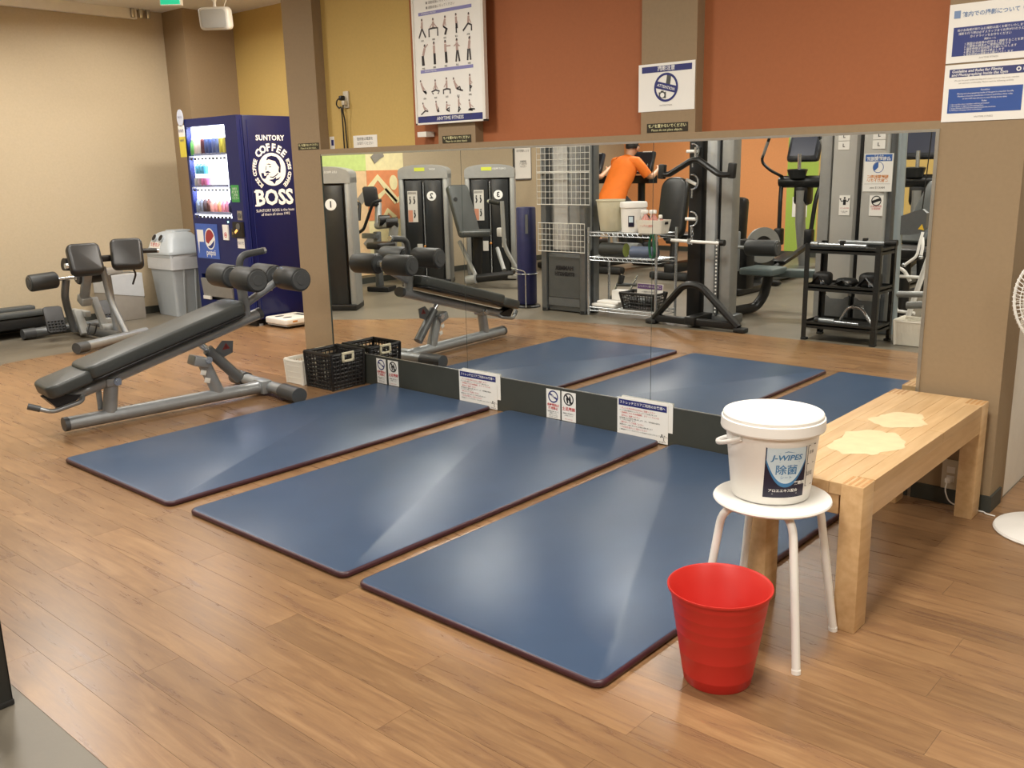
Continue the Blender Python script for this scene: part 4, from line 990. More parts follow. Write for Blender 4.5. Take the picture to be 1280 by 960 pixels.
b = B(); b.tube(rpath([(-7.16, -0.06, 0.62), (-7.12, -0.04, 0.55), (-7.16, -0.06, 0.46)], 0.03), 0.008, 8); b.tube(rpath([(-7.38, -0.36, 0.15), (-7.37, -0.40, 0.06), (-7.32, -0.36, 0.06), (-7.30, -0.34, 0.14)], 0.03), 0.006, 8); b.build('pull_loop', M_black, hx)

# ------------------------------------------------------------------ treadmill at the end wall
tm = thing('treadmill', (-8.23, -1.2, 0), 'black treadmill deck along the end wall, cut by the edge of the view', 'treadmill')
b = B(); b.rb((-8.225, -1.2, 0.13), (0.40, 1.6, 0.10), I3, 0.02); b.build('deck', M_rub, tm)
for x in (-8.395, -8.055):
    b = B(); b.rb((x, -1.2, 0.205), (0.10, 1.6, 0.05), I3, 0.015); b.build('side_rail', mat('treadmill_grey', '4B4F4F', 0.45, vary=0.05), tm)
b = B(); b.rb((-8.225, -0.43, 0.15), (0.42, 0.06, 0.10), I3, 0.02); b.build('end_guard', M_black, tm)
b = B(); b.pad((-8.225, -2.15, 0.05), X, Y, 0.44, 0.5, 0.28, 0.08, 0.06); b.build('motor_hood', M_black, tm)
for x in (-8.40, -8.05):
    b = B(); b.tube(rpath([(x, -2.1, 0.2), (x, -2.2, 1.1), (x, -1.9, 1.15)], 0.1), 0.03, 10); b.build('upright', M_dsteel, tm)
b = B(); b.rb((-8.225, -2.18, 1.2), (0.42, 0.08, 0.35), rotx(-20), 0.02); b.build('console', M_black, tm)
for (x, y) in ((-8.36, -0.5), (-8.09, -0.5), (-8.36, -2.1), (-8.09, -2.1)):
    b = B(); b.cyl((x, y, 0), (x, y, 0.09), 0.03, n=12); b.build('foot', M_black, tm)
# ------------------------------------------------------------------ signs on the mirror wall (facing the room: u = X, v = Z)
def sign(name, x0, x1, z0, z1, y, label, cat='sign', th=0.0015, m=None, group=None):
    r = thing(name, ((x0+x1)/2, y, z0), label, cat, group)
    b = B(); b.box(x0, x1, y-th, y, z0, z1); b.build('sheet', m or M_paper, r, smooth=False)
    r['fy'] = y-th
    return r
def bar(r, nm, x0, x1, z0, z1, m, off=0.0006):
    q = B(); q.quad(x0, x1, z0, z1, (0, r['fy'], 0), X, Z, off); return q.build(nm, m, r, smooth=False)
def txt(r, items, m, off=0.0012, nm='lettering'):
    q = B()
    for it in items:
        body, size, x, z = it[:4]; k = it[4] if len(it) > 4 else {}
        q.text(body, size, (x, r['fy'], z), X, Z, off, **k)
    return q.build(nm, m, r, smooth=False)
M_pale_txt = mat('pale_grey_ink', '8E8A86', 0.5, vary=0)

# small pairs on the plinth
def no_sign(x0, x1, kind, lab):
    r = sign('notice', x0, x1, 0.022, 0.182, -0.0048, lab, 'notice')
    cx = (x0+x1)/2; w = x1-x0; O = (cx, r['fy'], 0.143)
    q = B(); q.ring(0, 0, 0.027, 0.034, O, X, Z, 0.0008)
    if kind == 0:
        q.flat([(-0.031, 0.012), (0.027, -0.018), (0.03, -0.008), (-0.026, 0.021)], O, X, Z, 0.0009); q.build('prohibition_mark', M_navy_ink, r, smooth=False)
        txt(r, [('STOP', 0.012, cx, 0.1445, {'bold': 0.0003})], M_white_ink, 0.0016)
        txt(r, [('長時間独占', 0.0165, cx, 0.096, {'bold': 0.0003}), ('使用禁止', 0.0165, cx, 0.078, {'bold': 0.0003})], M_red_ink)
        txt(r, [('混雑時は譲り合って', 0.0085, cx, 0.06), ('ご利用ください', 0.0085, cx, 0.05), ('Please share the area', 0.007, cx, 0.04), ('with other members', 0.007, cx, 0.031)], M_black_ink)
    else:
        for s in (-1, 1): q.flat([(0.004*s+0.002, -0.022), (0.012*s+0.002, -0.022), (0.016*s, 0.0), (0.010*s, 0.022), (0.003*s, 0.012)], O, X, Z, 0.0009)
        q.flat([(-0.024, 0.022), (-0.018, 0.027), (0.026, -0.02), (0.02, -0.026)], O, X, Z, 0.001); q.build('prohibition_mark', M_black_ink, r, smooth=False)
        txt(r, [('土足厳禁', 0.022, cx, 0.088, {'bold': 0.0004})], M_red_ink)
        txt(r, [('運動靴に履き替えて', 0.0085, cx, 0.064), ('ご利用ください', 0.0085, cx, 0.053)], M_black_ink); txt(r, [('Indoor shoes only', 0.007, cx, 0.034)], M_red_ink)
no_sign(-4.135, -4.045, 0, 'small white notice with a blue STOP circle on the plinth beside the black crate')
no_sign(-4.025, -3.93, 1, 'white notice with a red lettered shoe ban on the plinth near the black crate')
no_sign(-2.735, -2.64, 0, 'small white notice with a blue STOP circle on the plinth behind the middle mat')
no_sign(-2.63, -2.535, 1, 'white notice with a red lettered shoe ban on the plinth behind the middle mat')
# two larger notices standing in front of the mirror seams
def stretch_sign(x0, x1, z0, lab):
    r = sign('stretch_area_notice', x0, x1, z0, z0+0.2, -0.006, lab, 'notice')
    cx = (x0+x1)/2; w = x1-x0; zt = z0+0.2
    q = B(); q.box(x0+0.025, x1+0.025, r['fy']+0.002, r['fy']+0.0032, z0+0.06, zt+0.010); q.build('backing_sheet', M_paper, r, smooth=False)
    bar(r, 'title_bar', x0+0.008, x1-0.008, zt-0.040, zt-0.008, M_navy_ink)
    txt(r, [('ストレッチエリアご利用のお客様へ', 0.0168, cx, zt-0.024, {'bold': 0.0002})], M_white_ink)
    L = {'align': 'LEFT'}; xl = x0+0.014
    red = [('・ダンベル等の持ち込みはご遠慮ください', zt-0.053), ('・長時間にわたる休憩睡眠、スマートフォンの', zt-0.077), ('　操作はご遠慮ください', zt-0.092), ('・譲り合ってご利用ください', zt-0.126), ('・汗の拭き取りにご協力ください', zt-0.152)]
    blk = [('ダンベル等の器具はフリーウェイトエリアでお願い致します', zt-0.065), ('長時間独占はご遠慮をお願い致します。また、携帯電話の通話は', zt-0.104), ('エリア外をご利用ください', zt-0.114), ('混雑時はお一人様１枚までのご利用をお願い致します', zt-0.139), ('ご使用後はペーパータオルでマットをお拭きくださいますようご協力ください', zt-0.165)]
    txt(r, [(t, 0.0112, xl, z, L) for t, z in red], M_red_ink); txt(r, [(t, 0.0083, xl, z, L) for t, z in blk], M_black_ink)
    O = (x1-0.03, r['fy'], z0+0.03)
    q = B()
    for pl_ in ([(-0.012, 0.0), (-0.004, 0.008), (0.004, 0.004)], [(0.0, 0.006), (0.008, 0.0), (0.006, -0.012), (0.012, -0.016)], [(0.008, 0.012), (0.014, 0.01)]): q.flat(thick(pl_, 0.003), O, X, Z, 0.0012)
    q.disc(-0.004, 0.014, 0.004, O, X, Z, 0.0012, n=12); q.text('FITNESS 24', 0.0075, Vector(O)+Z*-0.022, X, Z, 0.0012); q.build('emblem', M_black_ink, r, smooth=False)
stretch_sign(-3.395, -3.095, 0.004, 'white stretch area notice with a navy title on the mirror seam behind the pillar-side mat')
stretch_sign(-2.268, -1.968, 0.006, 'white stretch area notice with a navy title on the mirror seam behind the bench-side mat')

# dark stickers forbidding things on the ledge
def ledge_sticker(x0, x1, z0, z1, y, lab):
    r = sign('ledge_sticker', x0, x1, z0, z1, y, lab, 'sticker', 0.001, M_dark_sticker); cx = (x0+x1)/2
    txt(r, [('モノを置かないでください', (x1-x0)*0.078, cx, z1-(z1-z0)*0.32, {'bold': 0.0002}), ('Please do not place objects.', (x1-x0)*0.068, cx, z0+(z1-z0)*0.25)], M_yellow_ink)
ledge_sticker(-4.805, -4.585, 1.484, 1.525, 0.0, 'dark sticker with pale Japanese lettering on the alcove pillar')
ledge_sticker(-3.472, -3.25, 1.484, 1.524, 0.007, 'dark sticker with pale Japanese lettering on the pillar below the exercise poster')
ledge_sticker(-2.118, -1.90, 1.488, 1.528, 0.007, 'dark sticker with pale Japanese lettering below the camera ban sign')

# camera ban sign
r = sign('camera_ban_sign', -2.165, -1.868, 1.582, 1.79, 0.0065, 'white sign with a navy circle crossing out a phone and a camera', 'sign')
cx = -2.0165; bar(r, 'title_bar', -2.147, -1.884, 1.752, 1.779, M_navy_ink); txt(r, [('撮影注意', 0.023, cx, 1.7655, {'bold': 0.0003})], M_white_ink)
O = (cx, r['fy'], 1.684)
q = B(); q.rb((cx+0.012, r['fy']-0.0004, 1.712), (0.022, 0.0008, 0.055), roty(8), 0); q.quad(-0.038, 0.0, -0.047, -0.02, O, X, Z, 0.0008); q.quad(-0.028, -0.012, -0.022, -0.014, O, X, Z, 0.0008); q.build('crossed_devices', mat('dark_grey_ink', '4A4B48', 0.5, vary=0), r, smooth=False)
q = B(); q.disc(-0.019, -0.033, 0.011, O, X, Z, 0.0012, n=16); q.build('lens', M_white_ink, r, smooth=False)
q = B(); q.ring(0, 0, 0.053, 0.063, O, X, Z, 0.0014, n=40); q.flat([(-0.056, 0.0), (-0.052, 0.032), (0.056, 0.0), (0.052, -0.032)][0:1]+[(-0.052, 0.03), (0.058, 0.002), (0.054, -0.028)], O, X, Z, 0.0015); q.build('prohibition_ring', M_navy_ink, r, smooth=False)
q = B(); q.text('ATTENTION', 0.017, O, (X*0.966-Z*0.2588), (Z*0.966+X*0.2588), 0.0022, bold=0.0002); q.build('lettering', M_white_ink, r, smooth=False)
txt(r, [('ANYTIME FITNESS', 0.0085, cx, 1.606)], M_pale_txt)

# exercise poster on the pillar
pr_ = thing('exercise_poster', (-3.39, 0.004, 1.59), 'tall white framed poster of twenty exercise poses above the mirror', 'poster')
px0, px1, pz0, pz1 = -3.655, -3.115, 1.59, 2.49
b = B(); b.box(px0+0.004, px1-0.004, -0.012, 0.006, pz0+0.004, pz1-0.004); b.build('panel', M_paper, pr_, smooth=False)
for (a_, c_, d_, e_) in ((px0, px0+0.012, pz0, pz1), (px1-0.018, px1, pz0, pz1), (px0, px1, pz0, pz0+0.008), (px0, px1, pz1-0.01, pz1)):
    b = B(); b.box(a_, c_, -0.018, 0.006, d_, e_); b.build('frame_bar', M_white, pr_, smooth=False)
pr_['fy'] = -0.012
bar(pr_, 'footer_band', px0+0.014, px1-0.026, pz0+0.01, pz0+0.045, M_navy_ink); txt(pr_, [('ANYTIME FITNESS', 0.026, (px0+px1)/2, pz0+0.0275, {'bold': 0.0002})], M_white_ink)
M_lil = mat('lilac_ink', '8483B8', 0.5, vary=0)
for z, t in ((2.165, 'STANDING STRETCH'), (1.865, 'FLOOR STRETCH')):
    bar(pr_, 'heading_band', px0+0.05, px1-0.085, z, z+0.017, M_lil); txt(pr_, [(t, 0.012, px0+0.13, z+0.0085)], M_white_ink)
txt(pr_, [('■ 運動前後に行ってください', 0.017, px0+0.11, 2.25-0.025*k, {'align': 'LEFT'}) for k in range(3)], M_pale_txt)
M_fig = mat('figure_ink', '3A3436', 0.5, vary=0); M_figs = mat('figure_skin_ink', 'B79C93', 0.5, vary=0)
poses = [  # (legs, body, arms) strokes in a unit box
 ([[(0, .5), (-.28, 0)], [(0, .5), (.28, 0)]], [(0, .5), (0, .85)], [[(0, .8), (-.1, .55)]]),
 ([[(0, .45), (-.35, .42), (-.35, 0)], [(0, .45), (.35, .42), (.35, 0)]], [(0, .45), (0, .8)], [[(0, .75), (-.3, .45)], [(0, .75), (.3, .45)]]),
 ([[(-.1, .45), (.12, .3), (0, 0)], [(-.1, .45), (.2, .28), (.05, 0)]], [(-.1, .45), (.05, .82)], [[(.05, .75), (.1, .45)]]),
 ([[(0, .5), (0, 0)], [(.05, .5), (.08, .25), (-.05, .3)]], [(0, .5), (0, .85)], [[(0, .8), (.1, .5)]]),
 ([[(0, .4), (.25, .3), (.25, 0)], [(0, .4), (-.4, .05)]], [(0, .4), (.05, .78)], [[(.03, .72), (.22, .4)]]),
 ([[(0, .45), (.05, 0)], [(-.05, .45), (-.05, 0)]], [(0, .45), (.12, .78)], [[(.1, .75), (.35, .95)]]),
 ([[(0, .5), (0, 0)], [(.05, .5), (.06, 0)]], [(0, .5), (0, .85)], [[(0, .8), (-.05, .5)]]),
 ([[(0, .5), (.02, 0)], [(.05, .5), (.08, 0)]], [(0, .5), (0, .85)], [[(0, .75), (.35, .75)]]),
 ([[(0, .5), (-.08, 0)], [(.05, .5), (.15, 0)]], [(0, .5), (0, .85)], [[(0, .8), (.2, .65), (.05, .7)], [(0, .8), (-.2, .7)]]),
 ([[(-.05, .5), (-.1, 0)], [(.05, .5), (.1, 0)]], [(0, .5), (.05, .85)], [[(.03, .8), (.1, 1.05)]]),
 ([[(-.1, .3), (.15, .1), (.1, .3)], [(-.1, .3), (.2, .15)]], [(-.1, .3), (-.3, .8)], [[(-.25, .7), (.05, .35)]]),
 ([[(0, .3), (-.35, .2), (-.2, .05)], [(0, .3), (.35, .2), (.2, .05)]], [(0, .3), (0, .75)], [[(0, .65), (-.2, .35)], [(0, .65), (.2, .35)]]),
 ([[(0, .3), (-.3, .25), (-.3, 0)], [(0, .3), (.3, .25), (.3, 0)]], [(0, .3), (0, .8)], [[(0, .7), (-.25, .4)]]),
 ([[(-.15, .25), (.4, .1)], [(-.15, .25), (.15, .35), (.2, .1)]], [(-.15, .25), (-.35, .75)], [[(-.3, .65), (0, .35)]]),
 ([[(0, .35), (.15, .3), (.05, .2)], [(0, .4), (0, 0)]], [(0, .4), (0, .85)], [[(0, .7), (.2, .5), (.05, .45)]]),
 ([[(0, .25), (-.45, .0)], [(0, .25), (.3, .2)]], [(0, .25), (-.2, .65)], [[(-.15, .55), (.25, .3)]]),
 ([[(.1, .15), (.25, .4), (.2, .1)], [(.1, .15), (.3, .15)]], [(.1, .2), (0, .7)], [[(0, .6), (.2, .4)]]),
 ([[(-.1, .2), (.2, .35), (.15, .05)], [(-.1, .2), (.2, .1)]], [(-.1, .2), (-.05, .6)], [[(-.05, .5), (.3, .5)]]),
 ([[(0, .35), (.15, .2), (-.1, .0)], [(0, .35), (-.05, .0)]], [(0, .35), (0, .85)], [[(0, .7), (.2, .45)]]),
 ([[(0, .15), (-.25, .1), (.2, .05)], [(0, .15), (.4, .12)]], [(0, .15), (-.1, .6)], [[(-.1, .5), (.25, .25)]])]
cols = [px0+0.075+i*0.088 for i in range(5)]; rowz = [2.035, 1.89, 1.755, 1.645]
rowz = [2.05, 1.905, 1.745, 1.645]; hs_ = [0.105, 0.125, 0.095, 0.085]
for i, (legs, body, arms) in enumerate(poses):
    cxp = cols[i % 5]; zr = rowz[i//5]; h = hs_[i//5]*0.92
    O = (cxp, pr_['fy'], zr)
    q = B(); sc2 = lambda pl_: [(p[0]*h, p[1]*h) for p in pl_]
    q.flat(thick(sc2(body), 0.15*h), O, X, Z, 0.0008)
    for a in arms: q.flat(thick(sc2(a), 0.06*h), O, X, Z, 0.0009)
    q.disc(body[-1][0]*h*1.1, (body[-1][1]+0.09)*h, 0.07*h, O, X, Z, 0.001, n=12)
    q.m(1)
    for l in legs: q.flat(thick(sc2(l), 0.10*h), O, X, Z, 0.0011)
    q.disc(body[-1][0]*h*1.1, (body[-1][1]+0.13)*h, 0.055*h, O, X, Z, 0.0012, n=10)
    q.text(['前屈', '開脚', '側屈', '直立', '伸展'][i % 5], 0.011, Vector(O)+Z*-0.016, X, Z, 0.001)
    q.build('pose_figure', [M_figs, M_fig], pr_, smooth=False)
# clear acrylic tabs that hold the poster
b = B(); b.box(px0-0.012, px0+0.06, 0.0, 0.0645, 1.525, 1.553); tag(b.build('poster_bracket', M_white, smooth=False), 'white paper strip sticking out beneath the exercise poster', 'strip')

# filming rule posters on the entrance pillar
ra = sign('filming_rules_poster', -0.812, -0.525, 1.682, 1.885, -0.002, 'white rule poster with an indigo block of Japanese text, uppermost on the entrance pillar', 'poster')
bar(ra, 'text_block', -0.793, -0.545, 1.705, 1.805, mat('indigo_ink', '34407F', 0.45, vary=0.03))
txt(ra, [('館内での撮影について', 0.019, -0.672, 1.846, {'bold': 0.0004})], mat('steel_blue_ink', '7B93B8', 0.5, vary=0))
q = B(); q.quad(-0.795, -0.773, 1.836, 1.862, (0, ra['fy'], 0), X, Z, 0.001); q.ring(-0.555, 1.85, 0.008, 0.013, (0, ra['fy'], 0), X, Z, 0.001); q.build('corner_mark', mat('steel_blue_ink', '7B93B8', 0.5, vary=0), ra, smooth=False)
txt(ra, [('他の会員様が映り込む撮影は固くお断りいたします', 0.0098, -0.667, 1.793), ('撮影を行う際は必ずスタッフまでお声がけのうえ', 0.0098, -0.667, 1.781), ('ガイドラインをお守りください', 0.0098, -0.667, 1.769), ('撮影ルール', 0.008, -0.667, 1.757)] +
    [(t, 0.0098, -0.752, 1.745-0.0095*k, {'align': 'LEFT'}) for k, t in enumerate(['1 周囲の会員様の許可なく撮影することを禁じます', '2 三脚等の器具のご使用は禁止です', '3 撮影時間は短時間でお願いいたします', '4 更衣室内の撮影は禁止します', '5 営利目的の撮影はお断りいたします'])], M_white_ink)
txt(ra, [('ANYTIME FITNESS', 0.008, -0.667, 1.694)], M_pale_txt)
rb2 = sign('filming_rules_poster', -0.812, -0.525, 1.475, 1.676, -0.002, 'white rule poster headed Guideline and Rules for Filming, lower of the two on the pillar', 'poster')
bar(rb2, 'title_bar', -0.795, -0.53, 1.632, 1.660, mat('title_indigo', '3A4274', 0.45, vary=0.02)); bar(rb2, 'text_block', -0.793, -0.545, 1.505, 1.592, mat('mid_blue_ink', '33549B', 0.45, vary=0.03))
txt(rb2, [('Guideline and Rules for Filming', 0.0135, -0.787, 1.6515, {'align': 'LEFT', 'bold': 0.0002, 'shear': 0.15}), ('and Photographing Inside the Gym', 0.0135, -0.787, 1.6395, {'align': 'LEFT', 'bold': 0.0002, 'shear': 0.15})], M_white_ink)
q = B(); q.ring(-0.564, 1.646, 0.004, 0.008, (0, rb2['fy'], 0), X, Z, 0.0012); q.quad(-0.549, -0.537, 1.641, 1.651, (0, rb2['fy'], 0), X, Z, 0.0012); q.build('camera_icon', M_white_ink, rb2, smooth=False)
txt(rb2, [('We ask for your understanding and cooperation so that every member', 0.0075, -0.668, 1.620), ('can exercise comfortably. Please read the following carefully.', 0.0075, -0.668, 1.610), ('ANYTIME FITNESS', 0.008, -0.667, 1.490)], M_pale_txt)
txt(rb2, [('Guideline', 0.008, -0.668, 1.583), ('Filming and photographing inside of the gym is a member benefit.', 0.0072, -0.668, 1.573), ('Members must be considerate of others and follow these rules,', 0.0072, -0.668, 1.564), ('or the staff may ask you to stop filming at any time.', 0.0072, -0.668, 1.555), ('Rules', 0.008, -0.668, 1.545)] +
    [(t, 0.0066, -0.785, 1.536-0.0068*k, {'align': 'LEFT'}) for k, t in enumerate(['1. Do not film other members without permission', '2. No tripods or lights on the training floor', '3. Keep filming short and leave space around the machines', '4. Filming in changing rooms is prohibited'])], M_white_ink)

# paper notices and a socket on the mustard wall
r = sign('paper_notice', -4.325, -4.10, 1.484, 1.557, 0.0695, 'white paper notice with grey lettering on the mustard wall above the mirror', 'notice'); txt(r, [('使用後は電源を', 0.022, -4.2125, 1.535), ('お切りください', 0.022, -4.2125, 1.508)], M_pale_txt)
r = sign('paper_notice', -4.61+0.05, -4.515, 1.484, 1.56, 0.0695, 'white card with a navy square by the alcove pillar above the mirror', 'notice'); bar(r, 'navy_square', -4.545, -4.52, 1.505, 1.54, M_navy_ink)
so_ = thing('wall_socket', (-4.37, 0.07, 1.7), 'white wall socket with two black plugs on the mustard wall', 'outlet')
b = B(); b.rb((-4.365, 0.064, 1.775), (0.05, 0.01, 0.10), I3, 0.003); b.build('plate', M_outlet, so_)
for dx, zz in ((-0.02, 1.785), (0.004, 1.755)):
    pc = thing('plugged_cable', (-4.37+dx, 0.05, 1.49), ['thin black cable with a loop hanging from the wall socket', 'straight black cable with a pale plug hanging from the wall socket'][dx > 0], 'cable')
    b = B(); b.rb((-4.365+dx, 0.045, zz), (0.028, 0.03, 0.028), I3, 0.005); b.build('plug', M_black if dx < 0 else M_outlet, pc)
    pts = [(-4.365+dx, 0.034, zz-0.012), (-4.37+dx*1.6, 0.03, zz-0.05), (-4.37+dx, 0.045, 1.65), (-4.37+dx*1.2, 0.05, 1.484)]
    if dx < 0: pts = [(-4.385, 0.034, zz), (-4.415, 0.03, zz-0.01), (-4.43, 0.035, zz-0.04), (-4.41, 0.04, zz-0.06), (-4.395, 0.045, zz-0.05), (-4.39, 0.045, 1.65), (-4.395, 0.05, 1.484)]
    b = B(); b.tube(rpath(pts, 0.02), 0.0045, 6); b.build('cable', M_black, pc)
# ================================================================== the gym behind the camera (coordinates as seen in the mirror, stored in the room)
def mthing(name, loc, label, cat, group=None):
    o = thing(name, loc, label, cat, group, mirror=True); o['mir'] = True; return o
def MBd(): return B(mirror=True)
M_shroud = mat('black_shroud', '191A1B', 0.35, vary=0.06); M_shroud2 = mat('dark_shroud', '262829', 0.3, vary=0.06)
M_tower = mat('tower_silver', 'A0A19E', 0.38, 0.3, vary=0.04); M_yel_lab = mat('lime_label', 'C9D24A', 0.5, vary=0)
M_placard = mat('placard', 'CFCBC2', 0.5, vary=0.02); M_pl_red = mat('placard_red', 'C98A6F', 0.5, vary=0)
M_iron = mat('black_iron', '1C1C1C', 0.4, 0.1, vary=0.08); M_wire = mat('white_wire', 'D6D6CE', 0.4, vary=0)
M_frost = mat('frosted_shield', '8E908E', 0.35, vary=0.08, scale=3); M_console = mat('console_dark', '2B2D33', 0.3, vary=0.05)
M_screen = mat('dark_screen', '24262E', 0.35, vary=0.05, scale=4)

# --- numbered weight stack towers
def weight_tower(num, c, th, W, D, H, label):
    t = math.radians(th); u = Vector((math.cos(t), math.sin(t), 0)); n = Vector((math.sin(t), -math.cos(t), 0))
    C0 = Vector((c[0], c[1], 0)); R = rotz(th)
    r = mthing('weight_stack_machine', C0-n*D/2, label, 'exercise machine')
    def P(a, d, z): return C0 + u*a + n*d + Z*z
    b = MBd(); b.rb(P(0, -D/2-0.015, H/2-0.04), (W-0.08, D-0.06, H-0.14), R, 0.01); b.build('shroud', M_shroud, r)
    for s in (-1, 1):
        b = MBd(); b.rb(P(s*(W/2-0.03), -D/2, (H-0.09)/2), (0.06, D, H-0.09), R, 0.018); b.build('side_post', M_tower, r)
    b = MBd(); pl_ = [(-W/2, H-0.16), (W/2, H-0.16), (W/2, H-0.08)] + [(W/2*math.cos(a)*1.0, H-0.08+0.08*math.sin(a)**0.8) for a in [PI*k/14 for k in range(1, 14)]] + [(-W/2, H-0.08)]
    # arched cap whose underside is open above the shroud
    b.prism(pl_[::1], C0 - n*D, u, Z, n*(D+0.004)); cap = b.build('arched_cap', M_tower, r)
    q = MBd(); q.quad(-W*0.16, W*0.05, H-0.075, H-0.035, C0, u, Z, 0.006); q.build('lime_label', M_yel_lab, cap, smooth=False)
    q = MBd(); q.text('LEG PRESS' if num == 1 else ('ROW' if num == 2 else 'CHEST PRESS'), 0.028, P(W*0.2, 0, H-0.055), u, Z, 0.006, flip=True); q.build('lettering', M_white_ink, cap, smooth=False)
    for s in (-1, 1):
        b = MBd(); b.rb(P(s*W*0.2, -0.012, (H-0.2)/2+0.04), (W*0.33, 0.02, H-0.24), R, 0.006); b.build('front_panel', M_shroud2, r)
    b = MBd(); b.cyl(P(0, -0.02, 0.08), P(0, -0.02, H-0.2), 0.008, n=8); b.build('guide_rod', M_chrome, r)
    b = MBd(); b.disc(W*0.17, H-0.36, 0.055, C0, u, Z, 0.002, n=28); d = b.build('number_disc', M_white_ink, r, smooth=False)
    q = MBd(); q.text(str(num), 0.085, P(W*0.17, 0, H-0.36), u, Z, 0.004, flip=True, bold=0.002); q.build('lettering', M_black_ink, d, smooth=False)
    b = MBd(); b.quad(-W*0.32, -W*0.12, H-0.66, H-0.30, C0, u, Z, 0.002); pk = b.build('placard', M_placard, r, smooth=False)
    q = MBd(); q.quad(-W*0.315, -W*0.225, H-0.655, H-0.52, C0, u, Z, 0.003); q.build('red_panel', M_pl_red, pk, smooth=False)
    q = MBd()
    for (a, z) in ((-0.26, 0.42), (-0.175, 0.42), (-0.175, 0.58)):
        q.flat(thick([(W*a-0.012, H-z-0.03), (W*a, H-z), (W*a-0.01, H-z+0.035)], 0.016), C0, u, Z, 0.0035); q.disc(W*a-0.006, H-z+0.05, 0.009, C0, u, Z, 0.0035, n=10)
    for k in range(3): q.quad(-W*0.31, -W*0.14, H-0.335+k*0.009, H-0.332+k*0.009, C0, u, Z, 0.0035)
    q.build('pictogram', M_black_ink, pk, smooth=False)
    b = MBd(); b.quad(-W*0.16, -W*0.05, 0.36, 0.48, C0, u, Z, 0.002); b.build('weight_card', M_placard, r, smooth=False)
    b = MBd(); b.sphere(P(0, 0.01, 0.45), 0.016, 10); b.build('selector_pin', mat('amber_knob', 'C9853A', 0.4, vary=0), r)
    b = MBd(); b.rb(P(0, -D/2, 0.03), (W, D+0.04, 0.06), R, 0.01); b.build('foot', M_iron, r)
    return r, P, u, n, R
r1, P1, u1, n1, R1 = weight_tower(1, (-7.05, 1.84), 38, 0.60, 0.30, 1.39, 'grey weight stack tower with a white number 1 disc, nearest the pillar in the mirror')
r2, P2, u2_, n2, R2 = weight_tower(2, (-7.755, 3.86), 35, 0.585, 0.28, 1.395, 'grey weight stack tower with a white number 2 disc, reflected in the first mirror pane')
r3, P3, u3, n3, R3 = weight_tower(3, (-7.34, 4.56), 38, 0.60, 0.28, 1.385, 'grey weight stack tower with a white number 3 disc behind a chest press seat')

# seat station between towers 1 and 2
sa = mthing('row_machine', (-7.75, 3.15, 0), 'black and silver seated row station in front of the colour block mural', 'exercise machine')
b = MBd(); b.rb((-7.75, 3.15, 0.03), (0.28, 0.2, 0.06), rotz(20), 0.015); b.build('foot', M_iron, sa)
b = MBd(); b.rb((-7.78, 3.15, 0.36), (0.07, 0.07, 0.62), I3, 0.012); b.rb((-7.86, 3.12, 0.62), (0.25, 0.06, 0.06), I3, 0.01); b.build('post', M_dsteel, sa)
b = MBd(); b.tube([(-7.79, 3.2, 0.98), (-7.70, 3.1, 0.72)], 0.055, 12, sx=.7); b.build('head_beam', M_tower, sa)
b = MBd(); b.tube([(-7.72, 3.1, 0.74), (-7.46, 3.1, 0.76)], 0.04, 12); b.rb((-7.48, 3.12, 0.62), (0.09, 0.08, 0.34), roty(12), 0.02); b.build('cross_arm', M_tower, sa)
b = MBd(); b.pad((-7.83, 3.14, 1.055), Vector((.8, .55, 0)), Vector((-.15, 0.0, 1)), 0.16, 0.22, 0.06, 0.03, 0.015); b.build('chest_pad', M_padb, sa)
b = MBd(); b.tube(rpath([(-7.62, 3.1, 1.02), (-7.70, 3.05, 1.0), (-7.83, 3.0, 0.70), (-7.93, 3.0, 0.66)], 0.04), 0.018, 8); b.build('lever', M_iron, sa)
b = MBd(); b.tube(rpath([(-7.98, 3.0, 1.0), (-7.93, 3.05, 0.98), (-7.90, 3.0, 0.80)], 0.04), 0.02, 8); b.build('lever', M_iron, sa)
b = MBd(); b.cyl((-7.62, 3.05, 0.80), (-7.56, 3.15, 0.80), 0.06, n=16); b.cyl((-7.50, 3.05, 0.78), (-7.42, 3.15, 0.78), 0.055, n=16); b.build('cam_wheel', M_iron, sa)
b = MBd(); b.pad((-7.55, 3.0, 0.50), X, Y, 0.25, 0.26, 0.07, 0.05, 0.02); b.build('seat', M_padb, sa)

# chest press in front of tower 3
cpm = mthing('chest_press_station', (-7.0, 4.15, 0), 'chest press station with a dark grey reclined back pad and silver lever arms', 'exercise machine')
bn = Vector((0.93, -0.10, 0.36)).normalized(); bu = Vector((0.106, 0.994, 0)).normalized(); bv = bn.cross(bu).normalized()
b = MBd(); b.pad(Vector((-7.27, 4.02, 0.86))-bn*0.03, bu, bv, 0.30, 0.62, 0.07, 0.05, 0.02); b.build('back_pad', M_pad, cpm)
b = MBd(); b.pad((-7.08, 4.02, 0.58), rotz(40) @ X, rotz(40) @ Y, 0.36, 0.34, 0.07, 0.05, 0.02); b.build('seat', M_pad, cpm)
b = MBd(); b.tube([(-7.16, 4.1, 0.08), (-7.12, 4.1, 0.56)], 0.06, 10); b.build('seat_post', M_iron, cpm)
b = MBd(); b.tube([(-7.42, 4.1, 0.50), (-7.02, 3.95, 0.12)], 0.025, 10); b.build('brace', M_tower, cpm)
b = MBd(); b.tube([(-7.0, 4.3, 0.42), (-6.72, 4.1, 0.2)], 0.025, 10); b.build('brace', M_tower, cpm)
b = MBd(); b.tube([(-7.05, 3.95, 0.10), (-6.58, 4.12, 0.16)], 0.05, 10); fb = b.build('front_beam', M_iron, cpm)
